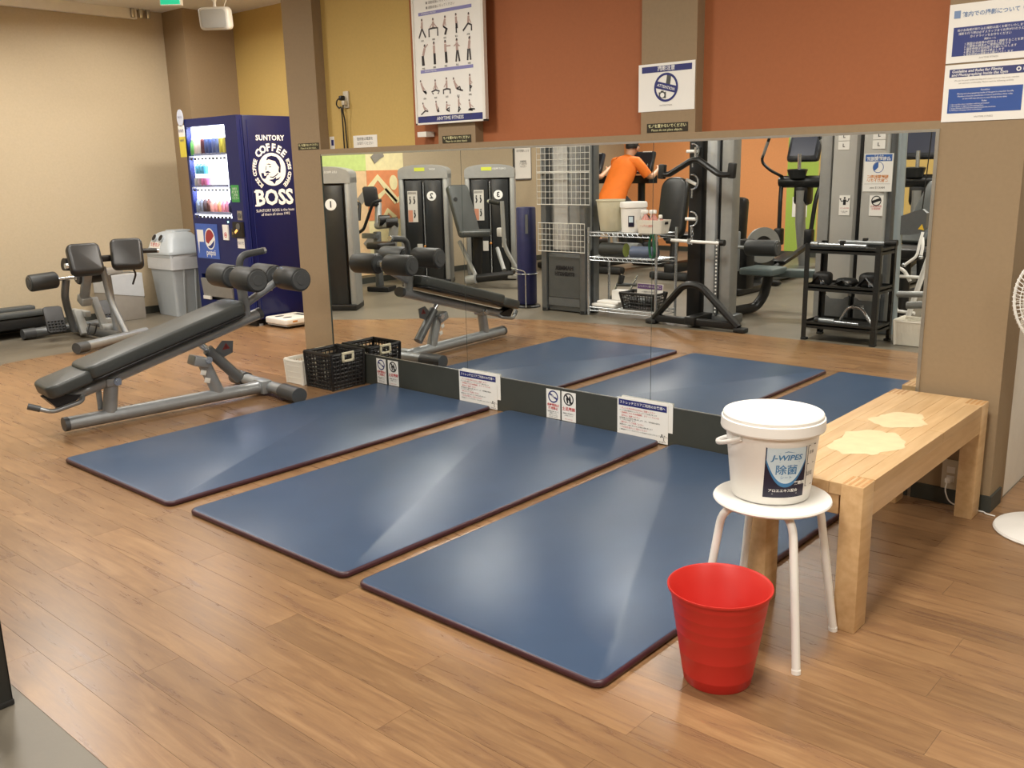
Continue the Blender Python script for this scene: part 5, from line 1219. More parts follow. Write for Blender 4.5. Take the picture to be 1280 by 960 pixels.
q = MBd(); q.cyl((-7.12, 3.90, 0.08), (-7.0, 3.93, 0.10), 0.055, n=16); q.build('beam_hub', M_tower, fb)
b = MBd(); b.tube(rpath([(-6.50, 4.12, 0.16), (-6.62, 4.0, 0.48), (-6.64, 4.0, 0.98)], 0.08), 0.024, 10); la_ = b.build('lever_arm', M_tower, cpm)
q = MBd(); q.tube([(-6.66, 4.0, 0.955), (-6.86, 4.05, 0.97)], 0.025, 10); q.build('hand_grip', M_rub, la_); q = MBd(); q.cyl((-6.86, 4.05, 0.97), (-6.89, 4.055, 0.972), 0.026, n=12); q.build('grip_end', M_chrome, la_)
b = MBd(); b.rb((-6.56, 4.15, 0.14), (0.20, 0.14, 0.05), rotz(20), 0.01); b.build('foot_plate', M_tower, cpm)
b = MBd(); b.cyl((-7.38, 3.95, 0.98), (-7.28, 3.92, 1.0), 0.025, n=12); b.build('rear_grip', M_rub, cpm)
b = MBd(); b.rb((-6.86, 4.2, 0.62), (0.06, 0.06, 0.10), I3, 0.01); b.rb((-6.80, 4.2, 0.5), (0.05, 0.002, 0.1), rotz(30), 0); b.build('seat_adjuster', M_placard, cpm)

# standing blue mat roll in its wire stand
rl_ = mthing('mat_roll', (-5.565, 3.15, 0.03), 'tall dark blue rolled mat standing upright in a chrome wire stand', 'mat')
b = MBd(); b.lathe([(0, 0.03), (0.088, 0.03), (0.095, 0.04), (0.095, 0.955), (0.088, 0.965), (0.06, 0.962), (0.058, 0.955), (0, 0.955)], (-5.565, 3.15, 0), 26); b.build('roll', mat('navy_foam', '20234F', 0.5, vary=0.08), rl_)
b = MBd(); b.box(-5.50, -5.468, 3.06, 3.065, 0.72, 0.90); b.build('strap', M_dsteel, rl_, smooth=False)
ws = mthing('wire_stand', (-5.565, 3.15, 0), 'chrome wire ring stand holding the tall blue mat roll', 'stand')
b = MBd(); b.lathe([(0, 0), (0.13, 0), (0.13, 0.01), (0.115, 0.022), (0, 0.022)], (-5.565, 3.15, 0), 24); b.build('base', M_iron, ws)
b = MBd(); b.tube([(-5.565+0.112*math.cos(2*PI*i/28), 3.15+0.112*math.sin(2*PI*i/28), 0.33) for i in range(28)], 0.005, 6, closed=True); b.build('ring', M_chrome, ws)
b = MBd(); b.tube(rpath([(-5.48, 3.03, 0.01), (-5.48, 3.03, 0.36), (-5.56, 2.98, 0.385), (-5.65, 3.02, 0.385)], 0.03), 0.006, 8); b.build('upright', M_chrome, ws)

# grey cable tower with wire grids
ct = mthing('cable_tower', (-5.0, 3.3, 0), 'tall grey cable tower hung with three white wire grids', 'exercise machine')
b = MBd(); b.rb((-5.015, 3.18, 0.28), (0.43, 0.22, 0.54), I3, 0.01); b.build('lower_shroud', M_dsteel, ct)
M_dpan = mat('dark_panel', '4A4C4B', 0.45, vary=0.05)
b = MBd(); b.box(-5.21, -4.84, 3.055, 3.075, 0.14, 0.52); dp = b.build('dark_panel', M_dpan, ct, smooth=False)
q = MBd(); q.text('HAMMER', 0.052, (-5.02, 3.055, 0.415), X, Z, 0.003, flip=True, bold=0.003); q.text('STRENGTH', 0.046, (-5.02, 3.055, 0.36), X, Z, 0.003, flip=True, bold=0.003); q.build('lettering', M_black_ink, dp, smooth=False)
b = MBd(); b.box(-5.21, -4.84, 3.05, 3.08, 0.06, 0.135); b.build('kick_panel', M_dsteel, ct, smooth=False)
for x in (-5.255, -4.80):
    b = MBd(); b.rb((x, 3.08, 1.0), (0.065, 0.09, 2.0), I3, 0.012); b.build('column', M_dsteel, ct)
    b = MBd(); b.rb((x, 3.22, 1.0), (0.06, 0.09, 2.0), I3, 0.012); b.build('column', M_dsteel, ct)
    b = MBd(); b.cyl((x, 3.06, 0), (x, 3.06, 0.03), 0.035, n=12); b.build('foot', M_rub, ct)
b = MBd(); b.rb((-5.0, 3.19, 1.27), (0.42, 0.18, 1.4), I3, 0.03); b.build('weight_shield', M_frost, ct)
b = MBd(); b.rb((-5.08, 3.09, 1.27), (0.16, 0.02, 1.38), I3, 0.006); b.build('guide_cover', mat('frost_light', 'B4B4B0', 0.35, vary=0.06), ct)
b = MBd(); b.rb((-5.0, 3.16, 2.03), (0.6, 0.28, 0.08), I3, 0.02); b.build('top_beam', M_dsteel, ct)
for (z0, z1, x0, xe) in ((1.295, 1.62, -5.31, -4.70), (1.0, 1.285, -5.31, -4.70), (0.57, 0.83, -5.30, -4.757)):
    b = MBd(); b.tube([(x0, 3.018, z0), (xe, 3.018, z0), (xe, 3.018, z1), (x0, 3.018, z1)], 0.0045, 6, closed=True); g_ = b.build('grid_frame', M_wire, ct)
    nx = 12; nz = max(5, round((z1-z0)/0.052))
    q = MBd()
    for i in range(1, nx): x = x0+(xe-x0)*i/nx; q.tube([(x, 3.018, z0), (x, 3.018, z1)], 0.0022, 5)
    for i in range(1, nz): z = z0+(z1-z0)*i/nz; q.tube([(x0, 3.021, z), (xe, 3.021, z)], 0.0022, 5)
    wg = q.build('grid_wires', M_wire, ct); wg['kind'] = 'stuff'

# wire rack and the things on it
rx0, rx1, ry0, ry1 = -4.745, -4.02, 3.06, 3.38
wr = mthing('wire_rack', ((rx0+rx1)/2, (ry0+ry1)/2, 0), 'chrome wire shelving rack with three shelves beside the cable tower', 'shelf')
for (x, y) in ((rx0, ry0), (rx1, ry0), (rx1, ry1), (rx0, ry1)):
    b = MBd(); b.cyl((x, y, 0), (x, y, 0.80), 0.012, n=10); 
    for k in range(18): b.cyl((x, y, 0.06+k*0.041), (x, y, 0.064+k*0.041), 0.0135, n=10)
    b.build('post', M_chrome, wr)
SHZ = (0.075, 0.535, 0.755)
for z in SHZ:
    b = MBd(); b.tube([(rx0, ry0, z), (rx1, ry0, z), (rx1, ry1, z), (rx0, ry1, z)], 0.005, 6, closed=True); b.tube([(rx0, ry0, z-0.03), (rx1, ry0, z-0.03), (rx1, ry1, z-0.03), (rx0, ry1, z-0.03)], 0.004, 6, closed=True); s_ = b.build('shelf_frame', M_chrome, wr)
    q = MBd()
    for k in range(1, 36): x = rx0+(rx1-rx0)*k/36; q.tube([(x, ry0, z+0.001), (x, ry1, z+0.001)], 0.0018, 4)
    for k in range(14):
        xa = rx0+(rx1-rx0)*k/14; xb = rx0+(rx1-rx0)*(k+1)/14; xm = (xa+xb)/2
        q.tube([(xa, ry0, z), (xm, ry0, z-0.03), (xb, ry0, z)], 0.002, 4)
    w_ = q.build('shelf_wires', M_chrome, wr); w_['kind'] = 'stuff'
TZ = SHZ[2]+0.007
b = MBd(); b.lathe([(0, 0.004), (0.085, 0.004), (0.088, 0), (0.092, 0.004), (0.128, 0.268), (0.134, 0.27), (0.134, 0.28), (0.124, 0.28), (0.088, 0.012), (0, 0.012)], (-4.60, 3.20, TZ), 36); tag(b.build('waste_bucket', mat('cream_plastic', 'D9D3B8', 0.5, vary=0.02)), 'cream tapered bucket on the top wire shelf', 'bucket')
t2 = mthing('wipes_tub', (-4.345, 3.19, TZ), 'white wipes tub with a small navy label on the top wire shelf', 'tub')
b = MBd(); b.lathe([(0, 0), (0.105, 0), (0.115, 0.235), (0, 0.235)], (-4.345, 3.19, TZ), 36); b.build('body', M_tub, t2)
b = MBd(); b.lathe([(0.114, 0.215), (0.122, 0.215), (0.122, 0.245), (0.117, 0.262), (0, 0.264)], (-4.345, 3.19, TZ), 36); b.build('lid', M_tub, t2)
va2 = math.atan2(-3.755-3.19, 0.36+4.345)
b = MBd()
vs = []; fs = []
for i in range(7):
    a = va2-0.42+0.08*i; rr = 0.1115
    vs += [(-4.345+math.cos(a)*rr, 3.19+math.sin(a)*rr, TZ+0.05), (-4.345+math.cos(a)*rr*1.02, 3.19+math.sin(a)*rr*1.02, TZ+0.145)]
for i in range(6): fs.append((2*i, 2*i+2, 2*i+3, 2*i+1))
b.add(vs, fs); b.build('label', M_lab_dark, t2, smooth=False)
b = MBd(); vs = []; fs = []
for i in range(5):
    a = va2-0.36+0.08*i; rr = 0.1135
    vs += [(-4.345+math.cos(a)*rr, 3.19+math.sin(a)*rr, TZ+0.088), (-4.345+math.cos(a)*rr*1.02, 3.19+math.sin(a)*rr*1.02, TZ+0.138)]
for i in range(4): fs.append((2*i, 2*i+2, 2*i+3, 2*i+1))
b.add(vs, fs); b.build('label_shield', M_lab_pale, t2, smooth=False)
sb = mthing('spray_caddy', (-4.08, 3.12, TZ), 'white plastic caddy holding spray bottles on the top wire shelf', 'caddy')
b = MBd(); loft(b, [(rrect(0.115, 0.065, 0.015), TZ, -4.085, 3.11), (rrect(0.135, 0.08, 0.015), TZ+0.115, -4.085, 3.11)], True, False); loft(b, [(rrect(0.13, 0.075, 0.015), TZ+0.115, -4.085, 3.11), (rrect(0.11, 0.06, 0.015), TZ+0.006, -4.085, 3.11)], False, True); b.build('basket', M_crate_w, sb)
b = MBd(); b.rb((-3.953, 3.11, TZ+0.09), (0.004, 0.05, 0.022), I3, 0); b.build('handle_slot', M_black_ink, sb)
q = MBd(); q.text('除菌スプレー', 0.022, (-4.11, 3.037, TZ+0.065), X, Z, 0.004, flip=True); q.build('lettering', M_red_ink, sb, smooth=False)
for k, (x, lab) in enumerate(((-4.165, 'clear spray bottle with reddish liquid in the white caddy, beside the wipes tub'), (-4.08, 'clear spray bottle with a white trigger in the middle of the white caddy'), (-4.002, 'small pump bottle at the outer end of the white caddy'))):
    bt = mthing('spray_bottle', (x, 3.11, TZ+0.01), lab, 'bottle', 'spray bottles in the white caddy')
    hh = 0.15 if k < 2 else 0.11
    b = MBd(); b.lathe([(0, 0.0), (0.034, 0.0), (0.036, 0.01), (0.036, hh*0.7), (0.014, hh*0.95), (0.014, hh), (0, hh)], (x, 3.11, TZ+0.01), 16); b.build('bottle', mat('rosy_liquid', 'C78A80', 0.25, vary=0.05), bt)
    b = MBd(); b.rb((x-0.012, 3.11, TZ+0.01+hh+0.022), (0.07 if k < 2 else 0.03, 0.022, 0.032), I3, 0.006); b.rb((x-0.03, 3.11, TZ+0.01+hh-0.01), (0.008, 0.012, 0.05), roty(15), 0.002); b.build('trigger', M_wht_pl, bt)
MZ = SHZ[1]+0.006
def mroll(name, x0, x1, y, r_, m, mi, lab, dy=0.0):
    t = mthing(name, ((x0+x1)/2, y, MZ), lab, 'mat')
    b = MBd(); p0, p1 = Vector((x0, y, MZ+r_)), Vector((x1, y+dy, MZ+r_)); b.cyl(p0, p1, r_, n=24, cap=False)
    d = (p1-p0).normalized(); b.build('roll', m, t)
    q = MBd(); R = Matrix((Z.cross(d).normalized(), d.cross(Z.cross(d)).normalized(), d)).transposed()
    pts = []
    for i in range(70):
        a = i*0.28; rr = r_*(0.97-0.72*i/69); pts.append(p0+Z.cross(d).normalized()*rr*math.cos(a)+Z*rr*math.sin(a)+d*0.002)
    q.tube(pts, r_*0.06, 4); q.build('spiral_end', mi, t)
    q = MBd(); q.cyl(p1-d*0.002, p1, r_*0.98, n=20); q.cyl(p0+d*0.004, p0+d*0.006, r_*0.96, n=20); q.build('core', mi, t)
    return t
mroll('rolled_mat', -4.63, -4.38, 3.11, 0.062, mat('black_mat', '2A2C28', 0.6, vary=0.08), mat('moss_mat', '8E9A4A', 0.6, vary=0.08), 'black rolled mat with a moss green inside on the middle wire shelf', 0.02)
mroll('rolled_mat', -4.60, -4.33, 3.27, 0.058, mat('pale_grey_mat', '9FA3A0', 0.6, vary=0.05), mat('grey_mat_in', '83878A', 0.6, vary=0.05), 'pale grey rolled mat behind the black one on the middle wire shelf')
mroll('rolled_mat', -4.30, -4.05, 3.11, 0.052, mat('slate_blue_mat', '55627A', 0.55, vary=0.08), mat('slate_in', '39414F', 0.6, vary=0.05), 'slate blue rolled mat on the middle wire shelf')
b = MBd(); b.tube(rpath([(-4.06, 3.045, 0.755), (-4.075, 3.03, 0.68), (-4.06, 3.03, 0.565), (-4.03, 3.03, 0.555), (-4.015, 3.03, 0.6), (-4.03, 3.03, 0.70), (-4.04, 3.04, 0.755)], 0.03), 0.013, 6, sx=1.5, sy=.4); tag(b.build('resistance_band', mat('green_band', '2F6B4B', 0.5, vary=0.05)), 'green resistance band hanging from the wire rack', 'band')
BZ = SHZ[0]+0.005
for k, (x, y, z, w_, d_, h_, lab) in enumerate(((-4.60, 3.15, 0, 0.26, 0.14, 0.028, 'long white foam board lying on the bottom wire shelf'), (-4.57, 3.17, 0.029, 0.24, 0.12, 0.024, 'second white foam board lying on top of the long one'), (-4.52, 3.26, 0.054, 0.15, 0.1, 0.09, 'white folded towel standing behind the foam boards'))):
    b = MBd(); b.rb((x, y, BZ+z+h_/2), (w_, d_, h_), rotz(-3+4*k), 0.008); tag(b.build('foam_board' if k < 2 else 'folded_towel', M_tub), lab, 'board' if k < 2 else 'towel')
crate('wire_basket', -4.41, -4.05, 3.075, 3.29, 0.15, M_crate_b, 'black lattice basket with a purple card on the bottom wire shelf', 12, 8, 5, handles=False, bar=0.004, mirror=True, taper=0.03)
for o in [o for o in COL.objects if o.name.startswith('wire_basket')]:
    o.location.z += BZ+0.001
for k, (x, m_) in enumerate(((-4.31, M_rub), (-4.22, M_dsteel), (-4.13, M_rub))):
    b = MBd(); b.cyl((x-0.03, 3.15, BZ+0.06), (x+0.03, 3.17, BZ+0.065), 0.045, n=14); tag(b.build('rolled_strap', m_), ['black rolled strap in the black basket, at its end by the foam boards', 'grey rolled strap in the middle of the black basket', 'black rolled strap in the black basket, at its end by the machine frame'][k], 'strap', 'rolled straps in the black basket')
cdn = mthing('shelf_card', (-4.17, 3.2, BZ), 'white card with a purple band standing in the black basket', 'sign')
b = MBd(); b.rb((-4.19, 3.23, BZ+0.165), (0.27, 0.004, 0.12), rotx(-6), 0); b.build('card', M_paper, cdn, smooth=False)
O_ = Vector((-4.19, 3.226, BZ+0.165)); vv = rotx(-6) @ Z
b = MBd(); b.quad(-0.13, 0.13, 0.012, 0.055, O_, X, vv, 0.002); b.build('purple_band', mat('purple_ink', '6B4A80', 0.5, vary=0), cdn, smooth=False)
q = MBd(); q.text('ご自由にお使いください', 0.022, O_+vv*0.033, X, vv, 0.004, flip=True); q.build('lettering', M_white_ink, cdn, smooth=False)
q = MBd(); q.text('使用後は元の場所へ', 0.018, O_-vv*0.015, X, vv, 0.004, flip=True); q.build('lettering', M_black_ink, cdn, smooth=False)
hs2 = mthing('handle_stand', (-4.95, 3.92, 0), 'silver H shaped handle stand on the floor behind the wire rack', 'stand')
for x in (-5.02, -4.84):
    b = MBd(); b.tube([(x-0.05, 3.85, 0.02), (x+0.03, 3.95, 0.27)], 0.012, 8); b.build('side_rail', M_chrome, hs2)
b = MBd(); b.tube([(-5.02, 3.90, 0.17), (-4.80, 3.92, 0.18)], 0.018, 8); b.build('cross_bar', M_dsteel, hs2)
b = MBd(); b.tube([(-5.06, 3.86, 0.05), (-4.84, 3.88, 0.06)], 0.018, 8); b.build('cross_bar', M_dsteel, hs2)
b = MBd(); b.cyl((-4.98, 3.9, 0.18), (-4.98, 3.93, 0.26), 0.03, n=12); b.build('grip', M_rub, hs2)

# smith / cable station with the black A foot
sm = mthing('cable_station', (-3.6, 3.3, 0), 'tall silver cable station on a black arched foot, with hanging handles', 'exercise machine')
b = MBd(); arch = rpath([(-4.0, 3.0, 0.04), (-3.70, 3.0, 0.36), (-3.55, 3.0, 0.36), (-3.19, 3.0, 0.04)], 0.14, 6); b.tube(arch, 0.030, 8, sx=1.3, sy=1.0, up=Y); b.build('arched_foot', M_iron, sm)
b = MBd(); b.rb((-3.59, 3.0, 0.05), (0.80, 0.06, 0.06), I3, 0.012); b.build('foot_bar', M_iron, sm)
for x in (-4.01, -3.17):
    b = MBd(); b.rb((x, 3.0, 0.02), (0.10, 0.09, 0.04), I3, 0.012); b.build('foot_pad', M_rub, sm)
b = MBd(); b.rb((-3.755, 3.28, 1.15), (0.13, 0.10, 2.3), I3, 0.015); b.build('black_column', M_iron, sm)
b = MBd(); b.rb((-3.62, 3.2, 0.06), (0.10, 0.5, 0.07), I3, 0.012); b.build('floor_rail', M_iron, sm)
for (x0, x1, mm) in ((-3.665, -3.565, mat('pale_column', 'B9BCBD', 0.35, 0.3, vary=0.04)), (-3.525, -3.415, M_tower)):
    b = MBd(); b.rb(((x0+x1)/2, 3.32, 1.16), (x1-x0, 0.14, 2.24), I3, 0.02); b.build('silver_column', mm, sm)
b = MBd(); b.rb((-3.545, 3.345, 1.15), (0.04, 0.1, 2.2), I3, 0.004); b.build('column_slot', M_shroud, sm)
b = MBd(); b.rb((-3.535, 3.235, 0.40), (0.028, 0.012, 0.64), I3, 0.002); ps_ = b.build('hole_strip', M_dsteel, sm)
q = MBd()
for k in range(20): q.cyl((-3.535, 3.227, 0.11+k*0.031), (-3.535, 3.230, 0.11+k*0.031), 0.008, n=8)
q.build('holes', M_white_ink, ps_)['kind'] = 'stuff'
b = MBd(); b.rb((-3.56, 3.3, 2.3), (0.5, 0.2, 0.08), I3, 0.02); b.build('top_beam', M_iron, sm)
b = MBd(); b.rb((-3.55, 3.34, 0.045), (0.34, 0.2, 0.08), I3, 0.015); b.build('column_base', M_dsteel, sm)
# handles on the black column
def dring(z, tilt, lab):
    t = mthing('pulley_stirrup', (-3.76, 3.17, z-0.06), lab, 'grip')
    c_ = Vector((-3.76, 3.19, z)); b = MBd(); b.tube([c_+Vector((0.055*math.cos(a), 0, 0.06*math.sin(a))) for a in [math.radians(-100+200*k/14) for k in range(15)]], 0.007, 8); b.build('bow', M_chrome, t)
    b = MBd(); b.tube([c_+rotx(0) @ Vector((-0.055, 0, 0.02*tilt)), c_+Vector((0.04, 0, -0.02*tilt))], 0.014, 10); b.build('grip', M_white_ink, t)
    b = MBd(); b.tube([c_+Vector((0, 0.0, -0.06)), c_+Vector((0.0, 0, -0.13))], 0.007, 6); b.build('hook', M_chrome, t)
    b = MBd(); b.tube([c_+Vector((0, 0.0, 0.055)), c_+Vector((0, 0.05, 0.065))], 0.01, 6); b.build('peg', M_iron, t)
dring(1.44, 0, 'chrome pulley handle with a white grip hooked highest on the black column')
dring(1.19, 1, 'chrome pulley handle with a white grip hooked halfway up the black column')
dring(0.885, 0, 'chrome pulley handle with a white grip hooked lowest, above the chain')
ch = mthing('chain', (-3.75, 3.17, 0.70), 'short chrome chain hanging from the lowest handle to the white bar', 'chain')
for k in range(4):
    c_ = Vector((-3.75, 3.19, 0.795-k*0.034)); uu = X if k % 2 else Y
    b = MBd(); b.tube([c_+uu*(0.011*math.cos(a))+Z*(0.02*math.sin(a)) for a in [2*PI*i/12 for i in range(12)]], 0.004, 6, closed=True); b.build('chain_link', M_chrome, ch)
wb = mthing('white_bar', (-3.68, 3.15, 0.68), 'white straight bar held level across the cable station by the chain', 'bar')
b = MBd(); b.cyl((-3.93, 3.15, 0.705), (-3.44, 3.15, 0.695), 0.014, n=12); b.build('shaft', M_white_ink, wb)
for x in (-3.95, -3.44): b = MBd(); b.cyl((x-0.02, 3.15, 0.70), (x+0.02, 3.15, 0.70), 0.026, n=14); b.build('end_collar', M_rub, wb)
b = MBd(); b.cyl((-3.75, 3.15, 0.68), (-3.75, 3.15, 0.725), 0.02, n=12); b.build('eyelet', M_chrome, wb)
vb = mthing('lat_bar', (-3.68, 3.08, 1.2), 'wide black V shaped pull down bar with upright end grips on the cable station', 'bar')
b = MBd(); b.tube(rpath([(-3.96, 3.08, 1.26), (-3.92, 3.08, 1.255), (-3.70, 3.08, 1.37), (-3.64, 3.08, 1.37), (-3.44, 3.08, 1.245), (-3.34, 3.08, 1.25)], 0.05), 0.024, 10, sx=1.3); b.build('bent_bar', M_iron, vb)
for x, zz in ((-3.985, 1.28), (-3.335, 1.28)): b = MBd(); b.rb((x, 3.08, zz), (0.06, 0.05, 0.12), roty(5), 0.01); b.build('end_grip', M_rub, vb)
q = MBd(); q.text('PULL', 0.045, (-3.55, 3.045, 1.33), (X*0.86-Z*0.5), (Z*0.86+X*0.5), 0.0, flip=True); 
b = MBd(); b.cyl((-3.67, 3.08, 1.38), (-3.67, 3.08, 1.47), 0.01, n=8); b.cyl((-3.67, 3.10, 1.47), (-3.72, 3.24, 1.47), 0.01, n=8); b.build('hanger', M_chrome, vb)

# leg station: thigh pad bench with roller and plate
lg_ = mthing('leg_station', (-3.45, 3.95, 0), 'leg station with a grey seat, black roller and ringed pulley behind the cable station', 'exercise machine')
b = MBd(); b.tube(rpath([(-3.62, 3.55, 0.05), (-3.55, 4.0, 0.05), (-3.50, 4.06, 0.16), (-3.46, 4.06, 0.36)], 0.1), 0.045, 10); b.build('curved_leg', M_iron, lg_)
b = MBd(); b.pad((-3.48, 3.98, 0.36), X, Y, 0.32, 0.34, 0.06, 0.04, 0.015); b.build('seat', mat('slate_upholstery', '54605F', 0.45, vary=0.05), lg_)
b = MBd(); b.rb((-3.22, 4.2, 0.36), (0.5, 0.16, 0.07), rotz(18), 0.015); b.build('long_bench', mat('slate_upholstery', '54605F', 0.45, vary=0.05), lg_)
make_roller(lg_, (-3.585, 3.86, 0.60), (-3.29, 3.86, 0.605), 0.072)
b = MBd(); b.cyl((-3.78, 3.86, 0.605), (-3.57, 3.86, 0.60), 0.016, n=10); b.rb((-3.75, 3.98, 0.55), (0.05, 0.05, 0.36), I3, 0.008); b.build('roller_arm', M_steel, lg_)
dv = Vector((0.75, -0.6, 0.1)).normalized()
b = MBd(); Rr = Matrix((dv.cross(Z).normalized(), Z, dv)).transposed(); b.lathe([(0.085, 0), (0.165, 0), (0.165, 0.03), (0.085, 0.03), (0.085, 0)], (-3.66, 4.30, 0.585), 32, Rr); b.build('pulley_ring', M_tower, lg_)
b = MBd(); b.lathe([(0, 0.005), (0.085, 0.005), (0.085, 0.02), (0, 0.02)], (-3.66, 4.30, 0.585), 24, Rr); b.build('pulley_core', M_iron, lg_)
b = MBd(); b.rb((-3.74, 4.15, 0.42), (0.10, 0.16, 0.46), I3, 0.015); b.build('column', M_iron, lg_)

# tall black recumbent bikes
def recumbent(c, label, w=0.36):
    x, y = c
    t = mthing('recumbent_bike', (x, y, 0), label, 'exercise bike')
    b = MBd(); b.pad((x, y+0.05, 0.82), X, Vector((0, 0.18, 1)).normalized(), w, 0.72, 0.10, 0.14, 0.03, 6); b.build('back_shell', M_shroud, t)
    b = MBd(); b.pad((x, y+0.28, 0.44), X, Y, 0.42, 0.44, 0.09, 0.08, 0.03); b.build('seat', M_padb, t)
    b = MBd(); b.tube([(x, y, 0.12), (x, y+0.05, 0.5)], 0.05, 10); b.build('seat_post', M_iron, t)
    b = MBd(); b.rb((x, y+0.55, 0.14), (0.14, 1.3, 0.12), I3, 0.03); b.build('beam', M_iron, t)
    b = MBd(); b.rb((x, y+1.1, 0.4), (0.2, 0.4, 0.5), I3, 0.06); b.build('crank_housing', M_shroud2, t)
    for yy in (y-0.05, y+1.2): b = MBd(); b.rb((x, yy, 0.05), (0.52, 0.14, 0.09), I3, 0.03); b.build('floor_foot', M_rub, t)
    for s in (-1, 1): b = MBd(); b.tube(rpath([(x+s*0.2, y+0.1, 0.5), (x+s*0.27, y+0.25, 0.62), (x+s*0.27, y+0.42, 0.64)], 0.06), 0.016, 8); b.build('side_handle', M_iron, t)
    b = MBd(); b.tube([(x, y+1.1, 0.6), (x, y+0.85, 1.2)], 0.04, 8); b.rb((x, y+0.8, 1.22), (0.34, 0.08, 0.24), rotx(-25), 0.03); b.build('console', M_console, t)
    for s in (-1, 1): b = MBd(); b.rb((x+s*0.16, y+1.12, 0.3+s*0.1), (0.1, 0.1, 0.03), I3, 0.006); b.build('pedal', M_rub, t)
    return t
recumbent((-5.52, 5.75), 'black recumbent bike seat beside the man in orange')
ab = mthing('abdominal_machine', (-4.42, 5.05, 0), 'two tall black pad shells of a machine behind the silver cable column', 'exercise machine')
for (xx, yy, ww, hh) in ((-4.52, 4.98, 0.20, 0.98), (-4.36, 5.1, 0.22, 0.94)):
    b = MBd(); b.rb((xx, yy, 0.42+(hh-0.42)/2+0.04), (ww, 0.16, hh-0.40), rotx(-5), 0.05); b.build('pad_shell', M_shroud, ab)
b = MBd(); b.pad((-4.42, 5.3, 0.40), X, Y, 0.36, 0.36, 0.08, 0.06, 0.025); b.build('seat', M_padb, ab)
b = MBd(); b.rb((-4.42, 5.1, 0.22), (0.12, 0.3, 0.38), I3, 0.03); b.rb((-4.42, 5.15, 0.04), (0.5, 0.6, 0.07), I3, 0.02); b.build('pedestal', M_iron, ab)
for (x, lab) in ((-5.98, 'black hose of a hanging cable left of the recumbent seat'),): pass

# upright bikes facing the orange wall
def upright_bike(c, label):
    x, y = c
    t = mthing('upright_bike', (x, y, 0), label, 'exercise bike')
    b = MBd(); b.rb((x, y+0.3, 0.16), (0.16, 1.1, 0.14), I3, 0.04); b.build('beam', M_iron, t)
    b = MBd(); b.rb((x, y+0.45, 0.4), (0.18, 0.55, 0.5), I3, 0.08); b.build('flywheel_housing', M_shroud2, t)
    for yy in (y-0.2, y+0.85): b = MBd(); b.rb((x, yy, 0.05), (0.56, 0.12, 0.09), I3, 0.03); b.build('floor_foot', M_rub, t)
    b = MBd(); b.tube([(x, y+0.05, 0.2), (x, y-0.02, 0.80)], 0.035, 10); b.build('seat_post', M_tower, t)
    b = MBd(); b.prism([(-0.13, -0.12), (0.13, -0.12), (0.12, 0.02), (0.04, 0.17), (-0.04, 0.17), (-0.12, 0.02)], (x, y-0.03, 0.80), X, Y, Z*0.06); b.build('saddle', M_padb, t)
    b = MBd(); b.tube([(x, y+0.62, 0.5), (x, y+0.62, 1.12)], 0.05, 10); b.build('column', M_shroud, t)
    b = MBd(); b.prism([(-0.18, -0.11), (0.18, -0.11), (0.24, 0.0), (0.20, 0.06), (-0.20, 0.06), (-0.24, 0.0)], (x, y+0.62, 1.10), X, Vector((0, 1, 0)), Z*0.10); b.build('tray', M_shroud, t)
    fr_ = Vector((0, -0.93, 0.37)); vv_ = Vector((0, 0.37, 0.93))
    b = MBd(); b.rb(Vector((x, y+0.66, 1.36)), (0.32, 0.07, 0.30), rotx(-21), 0.03); cs_ = b.build('console', M_console, t)
    O_ = Vector((x, y+0.66, 1.36))+fr_*0.037
    q = MBd(); q.quad(-0.135, 0.135, -0.09, 0.12, O_, X, vv_, 0.002); q.build('screen', M_screen, cs_, smooth=False)
    q = MBd(); q.quad(-0.04, 0.06, -0.135, -0.105, O_, X, vv_, 0.002); q.quad(-0.02, 0.12, 0.128, 0.14, O_, X, vv_, 0.002); q.build('display', M_paper, cs_, smooth=False)
    for s in (-1, 1):
        b = MBd(); b.tube(rpath([(x+s*0.05, y+0.58, 1.15), (x+s*0.22, y+0.48, 1.17), (x+s*0.25, y+0.30, 1.22), (x+s*0.22, y+0.42, 1.33)], 0.07), 0.017, 8); b.build('handlebar', M_rub, t)
        b = MBd(); b.tube([(x+s*0.07, y+0.35, 0.35), (x+s*0.12, y+0.35+s*0.14, 0.35-s*0.10)], 0.018, 8); ck = b.build('crank', M_steel, t); q = MBd(); q.rb((x+s*0.17, y+0.35+s*0.14, 0.35-s*0.10), (0.10, 0.09, 0.025), I3, 0.005); q.build('pedal', M_rub, ck)
    return t
ub = upright_bike((-6.58, 6.05), 'black upright bike with a dark console under the man in orange')
ub2 = copy_tree(ub, (-7.42, -6.10, 0), 0, 'black upright bike half hidden by the grey cable tower')

